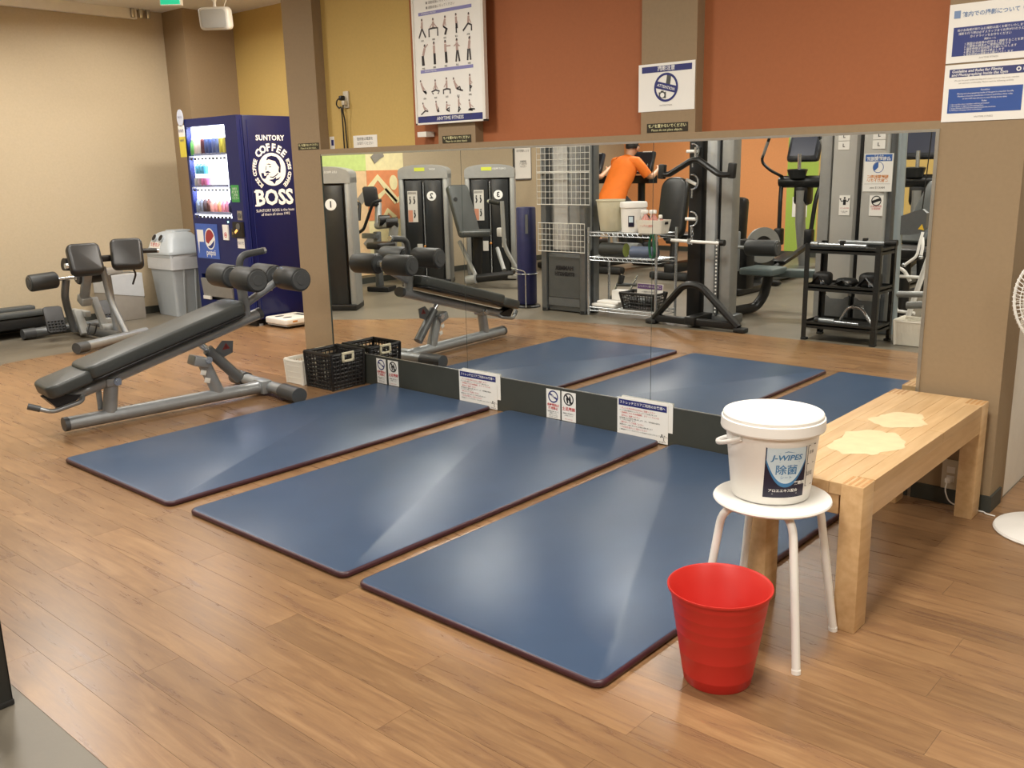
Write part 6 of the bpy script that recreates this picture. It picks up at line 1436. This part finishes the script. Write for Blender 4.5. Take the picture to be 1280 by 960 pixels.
# ellipticals
def elliptical(c, label):
    x, y = c
    t = mthing('elliptical_trainer', (x, y, 0), label, 'exercise machine')
    b = MBd(); b.tube([(x, y+0.15, 0.1), (x, y, 0.62), (x, y-0.02, 1.0)], 0.06, 10); b.build('mast', M_tower, t)
    b = MBd(); b.rb((x, y+0.05, 0.96), (0.20, 0.20, 0.28), I3, 0.06); b.build('neck', M_shroud, t)
    b = MBd(); b.roller((x-0.28, y-0.02, 1.10), (x+0.28, y-0.02, 1.10), 0.07, 16, 0.03); b.build('shoulder_housing', M_shroud, t)
    b = MBd(); b.lathe([(0, 0), (0.09, 0), (0.12, 0.10), (0.09, 0.11), (0, 0.09)], (x-0.03, y-0.08, 1.14), 18); b.build('cup_tray', M_shroud2, t)
    b = MBd(); b.rb((x, y+0.03, 1.48), (0.40, 0.09, 0.32), rotx(-18), 0.04); cs_ = b.build('console', M_console, t)
    O_ = Vector((x, y+0.03, 1.48))+Vector((0, -0.951, 0.309))*0.046
    q = MBd(); q.quad(-0.15, 0.15, -0.10, 0.13, O_, X, Vector((0, .309, .951)), 0.002); q.build('screen', mat('blue_screen', '34384A', 0.35, vary=0.05, scale=4), cs_, smooth=False)
    b = MBd(); b.tube([(x+0.02, y-0.14, 1.2), (x+0.02, y-0.15, 1.42)], 0.022, 8); b.build('sensor_grip', M_chrome, t)
    for s in (-1, 1):
        b = MBd(); b.tube(rpath([(x+s*0.24, y-0.03, 1.16), (x+s*0.32, y-0.2, 1.24), (x+s*0.42, y-0.24, 1.34), (x+s*0.30, y-0.28, 1.62)], 0.08), 0.018, 8); hb = b.build('upper_handle', M_rub, t)
        q = MBd(); q.tube([(x+s*0.40, y-0.245, 1.39), (x+s*0.32, y-0.275, 1.57)], 0.0195, 8); q.build('sensor_sleeve', M_tower, hb)
        b = MBd(); b.tube(rpath([(x+s*0.25, y-0.02, 1.1), (x+s*0.22, y-0.1, 0.9), (x+s*0.20, y-0.14, 0.55), (x+s*0.19, y-0.16, 0.42)], 0.1), 0.026, 8); b.rb((x+s*0.19, y-0.16, 0.46), (0.10, 0.1, 0.2), I3, 0.02); b.build('lower_handle', M_shroud, t)
        b = MBd(); b.tube([(x+s*0.18, y-0.2, 0.36), (x+s*0.18, y-1.1, 0.16)], 0.035, 8); b.rb((x+s*0.18, y-0.75, 0.27), (0.17, 0.36, 0.05), rotx(12), 0.02); b.build('pedal_arm', M_iron, t)
    b = MBd(); b.rb((x, y-0.4, 0.06), (0.3, 1.7, 0.08), I3, 0.03); b.build('base_beam', M_dsteel, t)
    b = MBd(); b.pad((x, y-1.15, 0.08), X, Y, 0.34, 0.5, 0.36, 0.12, 0.08); b.build('flywheel_cover', M_shroud2, t)
    for yy in (y-1.1, y+0.3): b = MBd(); b.rb((x, yy, 0.03), (0.6, 0.1, 0.05), I3, 0.02); b.build('floor_foot', M_rub, t)
    return t
el = elliptical((-4.50, 6.95), 'black elliptical trainer with a dark blue screen before the green wall stripe')
el2 = copy_tree(el, (-3.18, -7.0, 0), 0, 'black elliptical trainer before the mustard wall at the mirror edge')

# paper on the green wall, framed notice on the end wall
r = mthing('wall_notice', (-5.42, 8.99, 0.55), 'white paper notice on the green wall stripe behind the elliptical', 'notice')
b = MBd(); b.box(-5.56, -5.34, 8.995, 9.0, 0.56, 0.84); b.build('sheet', M_paper, r, smooth=False); q = MBd(); q.ring(-5.45, 0.64, 0.03, 0.045, (0, 8.994, 0), X, Z, 0.001); q.text('器具の消毒', 0.035, (-5.45, 8.994, 0.78), X, Z, 0.001, flip=True); q.build('print', M_dsteel, r, smooth=False)
r = mthing('framed_notice', (-8.46, 6.47, 1.2), 'grey framed white notice on the end wall behind the weight tower 3', 'notice')
b = MBd(); b.box(-8.47, -8.452, 6.28, 6.66, 1.16, 1.70); b.build('frame', M_dsteel, r, smooth=False)
b = MBd(); b.box(-8.452, -8.449, 6.30, 6.64, 1.18, 1.68); b.build('sheet', M_paper, r, smooth=False)
q = MBd(); q.text('マシン使用方法', 0.04, (-8.449, 6.47, 1.56), Y, Z, 0.002, flip=True); q.text('使用後は\n汗を拭いて\nください', 0.035, (-8.449, 6.47, 1.38), Y, Z, 0.002, flip=True); q.build('lettering', M_dsteel, r, smooth=False)

# grey double tower with notices
gt = mthing('dual_cable_tower', (-2.5, 3.7, 0), 'wide grey double cable tower with instruction stickers behind the black rack', 'exercise machine')
M_gp = mat('tower_panel', 'BCBBB5', 0.38, 0.2, vary=0.06, scale=2)
for (x0, x1) in ((-2.745, -2.535), (-2.505, -2.30)):
    b = MBd(); b.rb(((x0+x1)/2, 3.66, 1.22), (x1-x0, 0.14, 2.0), I3, 0.05); b.build('upper_shield', M_gp, gt)
    b = MBd(); b.rb(((x0+x1)/2, 3.66, 0.17), (x1-x0, 0.12, 0.22), I3, 0.02); b.build('lower_shield', M_dsteel, gt)
b = MBd(); b.rb((-2.80, 3.70, 1.1), (0.10, 0.16, 2.2), I3, 0.02); b.build('side_column', M_tower, gt)
b = MBd(); b.rb((-2.29, 3.72, 1.1), (0.05, 0.16, 2.2), I3, 0.02); b.build('side_column', M_dsteel, gt)
b = MBd(); b.rb((-2.52, 3.70, 1.1), (0.03, 0.12, 2.2), I3, 0.004); b.build('centre_slot', M_shroud, gt)
b = MBd(); b.rb((-2.52, 3.66, 2.2), (0.66, 0.24, 0.08), I3, 0.02); b.build('top_beam', M_tower, gt)
b = MBd(); b.rb((-2.52, 3.68, 0.03), (0.68, 0.3, 0.06), I3, 0.01); b.build('base', M_dsteel, gt)
b = MBd(); b.cyl((-2.185, 3.62, 0.0), (-2.215, 3.62, 2.2), 0.032, n=14); b.build('round_upright', mat('blue_grey_steel', 'A9B8BF', 0.3, 0.5, vary=0.03), gt)
b = MBd(); b.cyl((-2.23, 3.62, 0.31), (-1.92, 3.62, 0.33), 0.024, n=12); b.cyl((-2.08, 3.60, 0.235), (-1.95, 3.60, 0.25), 0.028, n=12); b.build('cross_tube', M_tower, gt)
b = MBd(); b.prism([(-2.19, 0.775), (-2.19, 0.91), (-2.10, 0.945), (-2.02, 0.97), (-1.985, 0.94), (-1.985, 0.83), (-2.02, 0.79), (-2.10, 0.775)], (0, 3.60, 0), X, Z, Y*0.05); pp_ = b.build('pulley_plate', M_dsteel, gt)
q = MBd(); q.flat([(-2.04, 0.82), (-1.995, 0.815), (-2.012, 0.86)], (0, 3.598, 0), X, Z, 0.002); q.build('warning_mark', mat('warning_yellow', 'E0B93A', 0.5, vary=0), pp_, smooth=False)
b = MBd(); b.tube([(-2.02, 3.6, 0.97), (-1.97, 3.62, 2.2)], 0.004, 6); b.build('steel_cable', M_iron, gt)
fz = 3.586
def gst(x0, x1, z0, z1, lab, red=None, blk=None, kind=0):
    b = MBd(); b.box(x0, x1, fz-0.002, fz+0.006, z0, z1); s = b.build('sticker', M_paper, gt, smooth=False)
    cx = (x0+x1)/2; w = x1-x0; h = z1-z0; O = (0, fz-0.002, 0)
    if kind == 0:   # figure with dumbbells
        q = MBd(); q.disc(cx, z1-h*0.13, w*0.1, O, X, Z, 0.001, n=12); q.flat(thick([(cx, z1-h*0.2), (cx, z1-h*0.48)], w*0.26), O, X, Z, 0.001); q.flat(thick([(cx-w*0.4, z1-h*0.2), (cx-w*0.3, z1-h*0.3), (cx, z1-h*0.25), (cx+w*0.3, z1-h*0.3), (cx+w*0.4, z1-h*0.2)], w*0.09), O, X, Z, 0.0012); q.quad(cx-w*0.48, cx-w*0.32, z1-h*0.2, z1-h*0.15, O, X, Z, 0.001); q.quad(cx+w*0.32, cx+w*0.48, z1-h*0.2, z1-h*0.15, O, X, Z, 0.001); q.build('figure', M_black_ink, s, smooth=False)
        q = MBd(); q.text('器具を落とさない', w*0.11, (cx, fz-0.002, z0+h*0.36), X, Z, 0.001, flip=True); q.build('lettering', M_red_ink, s, smooth=False)
        q = MBd(); q.text('静かに置いて\nください', w*0.11, (cx, fz-0.002, z0+h*0.16), X, Z, 0.001, flip=True); q.build('lettering', M_black_ink, s, smooth=False)
    elif kind == 1:
        q = MBd(); q.ring(cx, z1-h*0.26, w*0.3, w*0.37, O, X, Z, 0.001); q.flat(thick([(cx-w*0.3, z1-h*0.26-0.01), (cx+w*0.3, z1-h*0.26+0.012)], w*0.2), O, X, Z, 0.0012); q.build('prohibition_mark', M_black_ink, s, smooth=False)
        q = MBd(); q.text('長時間独占\n使用禁止', w*0.17, (cx, fz-0.002, z0+h*0.40), X, Z, 0.001, flip=True); q.build('lettering', M_red_ink, s, smooth=False)
    elif kind == 2:
        q = MBd(); q.text('L', w*0.4, (cx, fz-0.002, (z0+z1)/2), X, Z, 0.001, flip=False, bold=0.001); q.build('lettering', M_black_ink, s, smooth=False)
    else:
        q = MBd(); q.quad(x0+0.008, x1-0.008, z1-h*0.2, z1-0.006, O, X, Z, 0.001); q.build('title_band', mat('signal_blue', '3A63A8', 0.5, vary=0), s, smooth=False)
        q = MBd(); q.text('みんなで', w*0.085, (cx, fz-0.002, z1-h*0.06), X, Z, 0.002, flip=True); q.text('占有時間短縮', w*0.14, (cx, fz-0.002, z1-h*0.14), X, Z, 0.002, flip=True, bold=0.0006); q.build('lettering', M_white_ink, s, smooth=False)
        q = MBd(); q.ring(cx, z1-h*0.36, w*0.17, w*0.19, O, X, Z, 0.001); q.flat([(cx, z1-h*0.36)]+[(cx+w*0.165*math.cos(a), z1-h*0.36+w*0.165*math.sin(a)) for a in [math.radians(90+9*k) for k in range(16)]], O, X, Z, 0.0012); q.build('clock', mat('signal_blue', '3A63A8', 0.5, vary=0), s, smooth=False)
        q = MBd(); q.text('短時間利用に\nご協力下さい', w*0.125, (cx, fz-0.002, z0+h*0.34), X, Z, 0.001, flip=True, bold=0.0006); q.build('lettering', mat('orange_ink', 'D9862F', 0.5, vary=0), s, smooth=False)
        q = MBd(); q.text('MAX 15 min.', w*0.10, (cx, fz-0.002, z0+h*0.1), X, Z, 0.001, flip=True); q.quad(x0+0.01, x1-0.01, z0+h*0.2, z0+h*0.205, O, X, Z, 0.001); q.build('lettering', M_black_ink, s, smooth=False)
gst(-2.655, -2.57, 0.915, 1.07, 'a'); gst(-2.415, -2.31, 0.915, 1.07, 'b', kind=1); gst(-2.475, -2.255, 1.10, 1.385, 'c', kind=3)
for (x0, x1) in ((-2.69, -2.60), (-2.42, -2.325)):
    gst(x0, x1, 1.42, 1.485, 'L', kind=2); gst(x0, x1, 1.49, 1.555, 'L', kind=2)
rh = mthing('rope_grip', (-2.03, 3.58, 0.55), 'white rope handle dangling from the warning plate of the cable tower', 'grip')
b = MBd(); b.tube(rpath([(-2.0, 3.59, 0.80), (-2.01, 3.57, 0.72), (-2.02, 3.56, 0.62), (-2.10, 3.56, 0.555)], 0.03), 0.011, 8); b.build('rope', M_white_ink, rh)
b = MBd(); b.tube(rpath([(-2.0, 3.59, 0.76), (-1.985, 3.57, 0.70), (-1.99, 3.56, 0.63)], 0.03), 0.012, 8); b.build('rope', M_white_ink, rh)
b = MBd(); b.sphere((-2.11, 3.56, 0.55), 0.018, 10); b.sphere((-1.99, 3.56, 0.615), 0.018, 10); b.build('rope_knob', M_chrome, rh)
# white framed bench further back
wf = mthing('white_frame_bench', (-2.35, 4.4, 0), 'white tubular bench frame with black pads behind the cable tower', 'exercise machine')
b = MBd(); b.tube([(-2.30, 4.3, 0.02), (-2.16, 4.35, 0.62)], 0.022, 10); b.build('upright', M_wht_pl, wf)
b = MBd(); b.tube(rpath([(-2.55, 4.4, 0.43), (-2.40, 4.4, 0.43), (-2.34, 4.42, 0.32)], 0.06), 0.016, 8); b.build('bent_bar', M_wht_pl, wf)
b = MBd(); b.tube([(-2.52, 4.4, 0.36), (-2.24, 4.4, 0.36)], 0.014, 8); b.build('bar', M_wht_pl, wf)
b = MBd(); b.tube([(-2.50, 4.4, 0.27), (-2.42, 4.4, 0.05)], 0.014, 8); b.build('leg', M_wht_pl, wf)
b = MBd(); b.tube([(-2.46, 4.4, 0.06), (-2.26, 4.35, 0.06)], 0.014, 8); b.build('bar', M_wht_pl, wf)
b = MBd(); b.cyl((-2.42, 4.4, 0.0), (-2.42, 4.4, 0.06), 0.022, n=10); b.cyl((-2.30, 4.3, 0.0), (-2.30, 4.3, 0.03), 0.026, n=10); b.build('rubber_foot', M_rub, wf)
b = MBd(); b.pad((-2.45, 4.6, 0.50), X, Y, 0.5, 0.35, 0.09, 0.06, 0.02); b.build('seat', M_padb, wf); b = MBd(); b.tube([(-2.45, 4.6, 0.0), (-2.45, 4.6, 0.5)], 0.05, 10); b.build('seat_post', M_iron, wf)
lb = mthing('incline_bench', (-2.75, 5.75, 0), 'dark incline bench with a raised slate back pad at the mirror edge', 'exercise bench')
bn2 = Vector((-0.25, -0.75, 0.6)).normalized(); bu2 = Vector((1, -0.3, 0)).normalized(); bu2 = (bu2-bn2*bu2.dot(bn2)).normalized(); bv2 = bn2.cross(bu2)
b = MBd(); b.pad((-2.66, 5.82, 0.80), bu2, bv2, 0.30, 0.72, 0.08, 0.05, 0.02); b.build('back_pad', M_pad, lb)
b = MBd(); b.pad((-2.8, 5.45, 0.45), X, Y, 0.34, 0.3, 0.08, 0.05, 0.02); b.build('seat', M_padb, lb)
b = MBd(); b.tube([(-2.75, 6.0, 0.03), (-2.75, 5.85, 0.7)], 0.04, 10); b.tube([(-2.8, 5.4, 0.03), (-2.8, 5.45, 0.45)], 0.04, 10); b.tube([(-2.8, 5.3, 0.04), (-2.75, 6.1, 0.04)], 0.04, 10); b.build('frame', M_iron, lb)

# black attachment rack (its near post shows at the picture's corner)
kx0, kx1, ky0, ky1, kh = -2.66, -2.092, 3.005, 3.335, 0.735
kr = mthing('attachment_rack', ((kx0+kx1)/2, (ky0+ky1)/2, 0), 'black steel three tier rack holding cable attachments', 'shelf')
M_rack = mat('rack_black', '2B2C2A', 0.4, 0.2, vary=0.06)
for (x, y, sx, sy) in ((kx0, ky0, 1, 1), (kx1, ky0, -1, 1), (kx1, ky1, -1, -1), (kx0, ky1, 1, -1)):
    b = MBd(); b.box(x, x+sx*0.038, y, y+sy*0.003, 0.01, kh); b.box(x, x+sx*0.003, y, y+sy*0.038, 0.01, kh); p_ = b.build('post', M_rack, kr, smooth=False)
    q = MBd(); q.rb((x+sx*0.019, y+sy*0.019, 0.008), (0.044, 0.044, 0.016), I3, 0.003); q.build('rubber_foot', M_rub, p_)
    q = MBd()
    for k in range(14): q.cyl((x+sx*0.018, y-sy*0.001, 0.06+k*0.048), (x+sx*0.018, y-sy*0.0005, 0.06+k*0.048), 0.005, n=6)
    q.build('bolt_holes', M_black, p_)['kind'] = 'stuff'
for z in (0.115, 0.40, 0.685):
    b = MBd(); b.box(kx0+0.003, kx1-0.003, ky0+0.003, ky1-0.003, z, z+0.012); b.box(kx0+0.003, kx1-0.003, ky0+0.003, ky0+0.006, z-0.02, z+0.03); b.box(kx0+0.003, kx1-0.003, ky1-0.006, ky1-0.003, z-0.02, z+0.03); b.box(kx0+0.003, kx0+0.006, ky0+0.003, ky1-0.003, z-0.02, z+0.03); b.box(kx1-0.006, kx1-0.003, ky0+0.003, ky1-0.003, z-0.02, z+0.03); b.build('shelf_tray', M_rack, kr, smooth=False)
def attach(name, lab, fn, cat='bar'):
    t = mthing(name, (-2.4, 3.15, 0.13), lab, cat); fn(t); return t
def f1(t):
    b = MBd(); b.cyl((-2.58, 3.07, 0.724), (-2.22, 3.07, 0.724), 0.016, n=10); b.build('shaft', M_chrome, t)
    b = MBd(); b.cyl((-2.64, 3.07, 0.724), (-2.585, 3.07, 0.724), 0.024, n=12); b.build('collar', M_chrome, t)
    b = MBd(); b.rb((-2.40, 3.07, 0.74), (0.035, 0.03, 0.04), I3, 0.004); b.build('eyelet', M_iron, t)
attach('cable_bar', 'straight chrome cable bar lying along the front of the top rack tier', f1)
def f2(t):
    b = MBd(); b.cyl((-2.50, 3.25, 0.735), (-2.10, 3.24, 0.735), 0.018, n=10); b.build('shaft', M_steel, t)
    b = MBd(); b.cyl((-2.15, 3.24, 0.74), (-2.06, 3.24, 0.742), 0.024, n=10); b.build('grip', M_rub, t)
    b = MBd(); b.rb((-2.30, 3.25, 0.75), (0.035, 0.03, 0.04), I3, 0.004); b.build('eyelet', M_iron, t)
attach('cable_bar', 'grey cable bar with a black grip at the back of the top rack tier', f2)
def f3(t):
    b = MBd(); b.tube(rpath([(-2.42, 3.15, 0.14), (-2.36, 3.15, 0.26), (-2.26, 3.14, 0.265), (-2.17, 3.12, 0.15)], 0.06), 0.012, 10); b.build('bow', M_chrome, t)
    b = MBd(); b.cyl((-2.33, 3.15, 0.26), (-2.25, 3.15, 0.262), 0.017, n=12); b.build('sleeve', M_steel, t)
attach('bow_grip', 'arched chrome bow handle standing on the bottom rack tier', f3, 'grip')
def f4(t):
    b = MBd(); b.cyl((-2.50, 3.06, 0.15), (-2.25, 3.08, 0.142), 0.011, n=10); b.build('shaft', M_chrome, t)
    b = MBd(); b.cyl((-2.56, 3.055, 0.152), (-2.43, 3.065, 0.149), 0.021, n=12); b.build('sleeve', M_steel, t)
    b = MBd(); b.cyl((-2.575, 3.054, 0.153), (-2.545, 3.056, 0.152), 0.03, n=12); b.build('end_knob', M_rub, t)
attach('short_bar', 'short chrome bar with a black end knob on the bottom rack tier', f4)
for k, (x, y, w_, d_, h_, rz_, lab) in enumerate(((-2.56, 3.12, 0.14, 0.15, 0.10, 12, 'black ankle strap bundle on the middle rack tier, at the wire rack side'), (-2.385, 3.15, 0.15, 0.14, 0.06, -10, 'flat black strap lying in the middle of the middle rack tier'), (-2.20, 3.14, 0.15, 0.17, 0.11, 6, 'round black strap bundle on the middle rack tier, nearest the white basket'))):
    t = mthing('ankle_strap', (x, y, 0.415), lab, 'strap', 'black straps on the rack')
    b = MBd(); b.pad((x, y, 0.414), rotz(rz_) @ X, rotz(rz_) @ Y, w_, d_, h_, 0.05, 0.03); b.build('cuff', M_rub, t)
    q = MBd(); q.tube([(x-w_*0.4, y-d_*0.4, 0.43), (x, y-d_*0.52, 0.43+h_*0.6), (x+w_*0.42, y-d_*0.42, 0.425)], 0.012, 6, sx=2.0, sy=.4); q.build('belt', M_padb, t)
    q = MBd(); q.rb((x+0.03, y-d_*0.5, 0.445), (0.03, 0.01, 0.03), I3, 0.003); q.build('buckle', M_chrome, t)
crate('storage_basket', -2.02, -1.81, 3.17, 3.39, 0.185, M_crate_w, 'white ribbed plastic basket on the floor beside the black rack', 26, 22, 2, handles=False, bar=0.0041, mirror=True, taper=0.012)
# ------------------------------------------------------------------ people on the bikes
def skin_geo(V, E, R, levels=1, root=0):
    me = bpy.data.meshes.new('figure'); me.from_pydata([tuple(p) for p in V], E, []); me.update()
    ob = bpy.data.objects.new('figure', me); COL.objects.link(ob)
    md = ob.modifiers.new('skin', 'SKIN'); md.use_smooth_shade = True
    for i, r in enumerate(R):
        sv = me.skin_vertices[0].data[i]; sv.radius = r if isinstance(r, tuple) else (r, r); sv.use_root = (i == root)
    ss = ob.modifiers.new('subsurf', 'SUBSURF'); ss.levels = levels; ss.render_levels = levels
    bpy.context.view_layer.update(); dg = bpy.context.evaluated_depsgraph_get()
    ev = ob.evaluated_get(dg).to_mesh(); vs = [tuple(v.co) for v in ev.vertices]; fs = [tuple(p.vertices) for p in ev.polygons]
    ob.evaluated_get(dg).to_mesh_clear(); bpy.data.objects.remove(ob); bpy.data.meshes.remove(me)
    return vs, fs
M_skin = mat('skin', 'C99A7C', 0.5, vary=0.04); M_hair = mat('black_hair', '1B1715', 0.55, vary=0.15, scale=80)
M_trou = mat('dark_trousers', '2B2826', 0.7, vary=0.08); M_shoe = mat('black_shoe', '222224', 0.5, vary=0.05); M_eye = mat('eye_dark', '1A1412', 0.3, vary=0)
def cyclist(name, x, y, shirt, label, rot=0.10):
    f = Vector((math.sin(rot), math.cos(rot), 0)); r = Vector((math.cos(rot), -math.sin(rot), 0))
    t = mthing(name, (x, y, 0), label, 'person')
    O = Vector((x, y, 0))
    def P(a, b, z): return O + r*a + f*b + Z*z       # right, forward, up
    # joints
    J = dict(pel=P(0, -.02, .93), wai=P(0, .04, 1.07), che=P(0, .17, 1.26), nek=P(0, .27, 1.405), nk2=P(0, .30, 1.46), hea=P(.01, .345, 1.545), top=P(.01, .345, 1.60))
    V, E, R = [], [], []
    def add(p, rad, parent=None):
        V.append(Vector(p)); R.append(rad); i = len(V)-1
        if parent is not None: E.append((parent, i))
        return i
    pel = add(J['pel'], .13); wai = add(J['wai'], .115, pel); che = add(J['che'], .13, wai); nek = add(J['nek'], .062, che); nk2 = add(J['nk2'], .052, nek); hea = add(J['hea'], (.078, .09), nk2); add(J['top'], (.066, .076), hea)
    arms = {}
    for s in (-1, 1):
        sh = add(P(s*.175, .22, 1.365), .058, che); el = add(P(s*.29, .36, 1.17), .04, sh); wr = add(P(s*.24, .555, 1.255), .027, el); pa = add(P(s*.225, .615, 1.285), (.030, .022), wr)
        arms[s] = (sh, el, wr)
        for k in range(4):           # four fingers closing round the grip
            a = (k-1.5)*.017; L = (.9, 1.05, 1.0, .8)[k]
            b0 = add(P(s*(.222), .645, 1.30)+r*a*.55+Z*a*.85, .0098, pa); b1 = add(P(s*(.205), .645+.032*L, 1.305)+r*a*.55+Z*a*.85, .0088, b0); b2 = add(P(s*(.180), .645+.022*L, 1.30)+r*a*.55+Z*a*.85, .0078, b1)
        th0 = add(P(s*.20, .60, 1.305), .011, pa); th1 = add(P(s*.178, .625, 1.318), .0095, th0); add(P(s*.168, .65, 1.318), .0085, th1)
    legs = {}
    for s in (-1, 1):
        ky, kz, fy, fz = (.44, .74, .24, .47) if s < 0 else (.45, .64, .50, .29)
        hp_ = add(P(s*.09, .02, .90), .095, pel); kn = add(P(s*.135, ky, kz), .062, hp_); an = add(P(s*.155, fy-.05, fz+.09), .042, kn); to = add(P(s*.165, fy+.08, fz+.03), .035, an)
        legs[s] = (kn, an, to)
    vs, fs = skin_geo(V, E, R, 1, pel)
    b = MBd(); b.add(vs, fs); b.build('body', M_skin, t, ang=180)
    # face and hair
    hd = J['hea']
    b = MBd(); b.add(*skin_geo([hd+f*.075+Z*.01, hd+f*.10-Z*.012], [(0, 1)], [.011, .014], 1)); b.build('nose', M_skin, t, ang=180)
    for s in (-1, 1):
        b = MBd(); b.sphere(hd+r*s*.082-Z*.005-f*.005, .022, 10, 1.4); b.build('ear', M_skin, t, ang=180)
        b = MBd(); b.sphere(hd+r*s*.032+f*.079+Z*.022, .010, 8); b.build('eye', M_eye, t, ang=180)
    b = MBd(); b.rb(hd+f*.082-Z*.042, (.04, .012, .009), rotz(-math.degrees(rot)), .003); b.build('mouth', mat('lips', 'A66A5A', 0.5, vary=0), t)
    b = MBd(); rnd = random.Random(5)
    vs = []; fs = []; n, m = 22, 9
    for j in range(m+1):
        a = PI*0.60*j/m
        for i in range(n):
            q = 2*PI*i/n; d = r*math.cos(q)*math.sin(a)+f*math.sin(q)*math.sin(a)+Z*math.cos(a)
            rr = 0.098+rnd.uniform(-.003, .005)
            if math.sin(q) > 0.25 and a > 1.15: rr = 0.07
            vs.append(hd+Z*.022+Vector((d.x*rr*.92, d.y*rr*1.02, d.z*rr*.98)))
    for j in range(m):
        for i in range(n): fs.append((j*n+i, (j+1)*n+i, (j+1)*n+(i+1) % n, j*n+(i+1) % n))
    b.add(vs, fs); b.build('hair', M_hair, t, ang=180)
    # shirt, trousers, shoes follow the body
    b = MBd(); pts = [P(0, -.06, .885), P(0, -.045, .94), P(0, .03, 1.07), P(0, .12, 1.20), P(0, .20, 1.32), P(0, .245, 1.39), P(0, .275, 1.43)]
    b.tube(pts, [.150, .152, .142, .15, .150, .115, .066], 20, cap=False, sx=1.28, sy=.92, up=r)
    for s in (-1, 1):
        b.tube([P(s*.10, .21, 1.37), P(s*.17, .225, 1.368), P(s*.215, .27, 1.30), P(s*.262, .33, 1.205)], [.075, .072, .064, .060], 14, cap=False)
    b.build('tshirt', shirt, t, ang=180)
    b = MBd(); b.tube([P(0, -.055, .985), P(0, -.045, .93), P(0, -.02, .86)], [.132, .142, .120], 18, sx=1.2, sy=.95, up=r)
    for s in (-1, 1):
        kn, an, to = legs[s]; b.tube([P(s*.085, -.01, .90), P(s*.10, .15, V[kn].z*.4+.9*.6), V[kn], V[kn]*.5+V[an]*.5, V[an]], [.115, .102, .078, .064, .055], 14)
    b.build('trousers', M_trou, t, ang=180)
    for s in (-1, 1):
        kn, an, to = legs[s]; c_ = V[an]*.45+V[to]*.55-Z*.02
        b = MBd(); b.pad(c_-Z*.045, r, f, .10, .28, .085, .045, .03); b.build('shoe', M_shoe, t)
    return t
cyclist('person', -6.58, 6.06, mat('orange_cotton', 'EE7A22', 0.75, vary=0.06, scale=12), 'person in an orange t-shirt and dark trousers leaning over the console of an exercise bike')
cyclist('person', -7.42, 6.11, mat('charcoal_cotton', '3A3B40', 0.75, vary=0.06, scale=12), 'person in a charcoal t-shirt riding a bike, mostly hidden behind the grey cable tower')
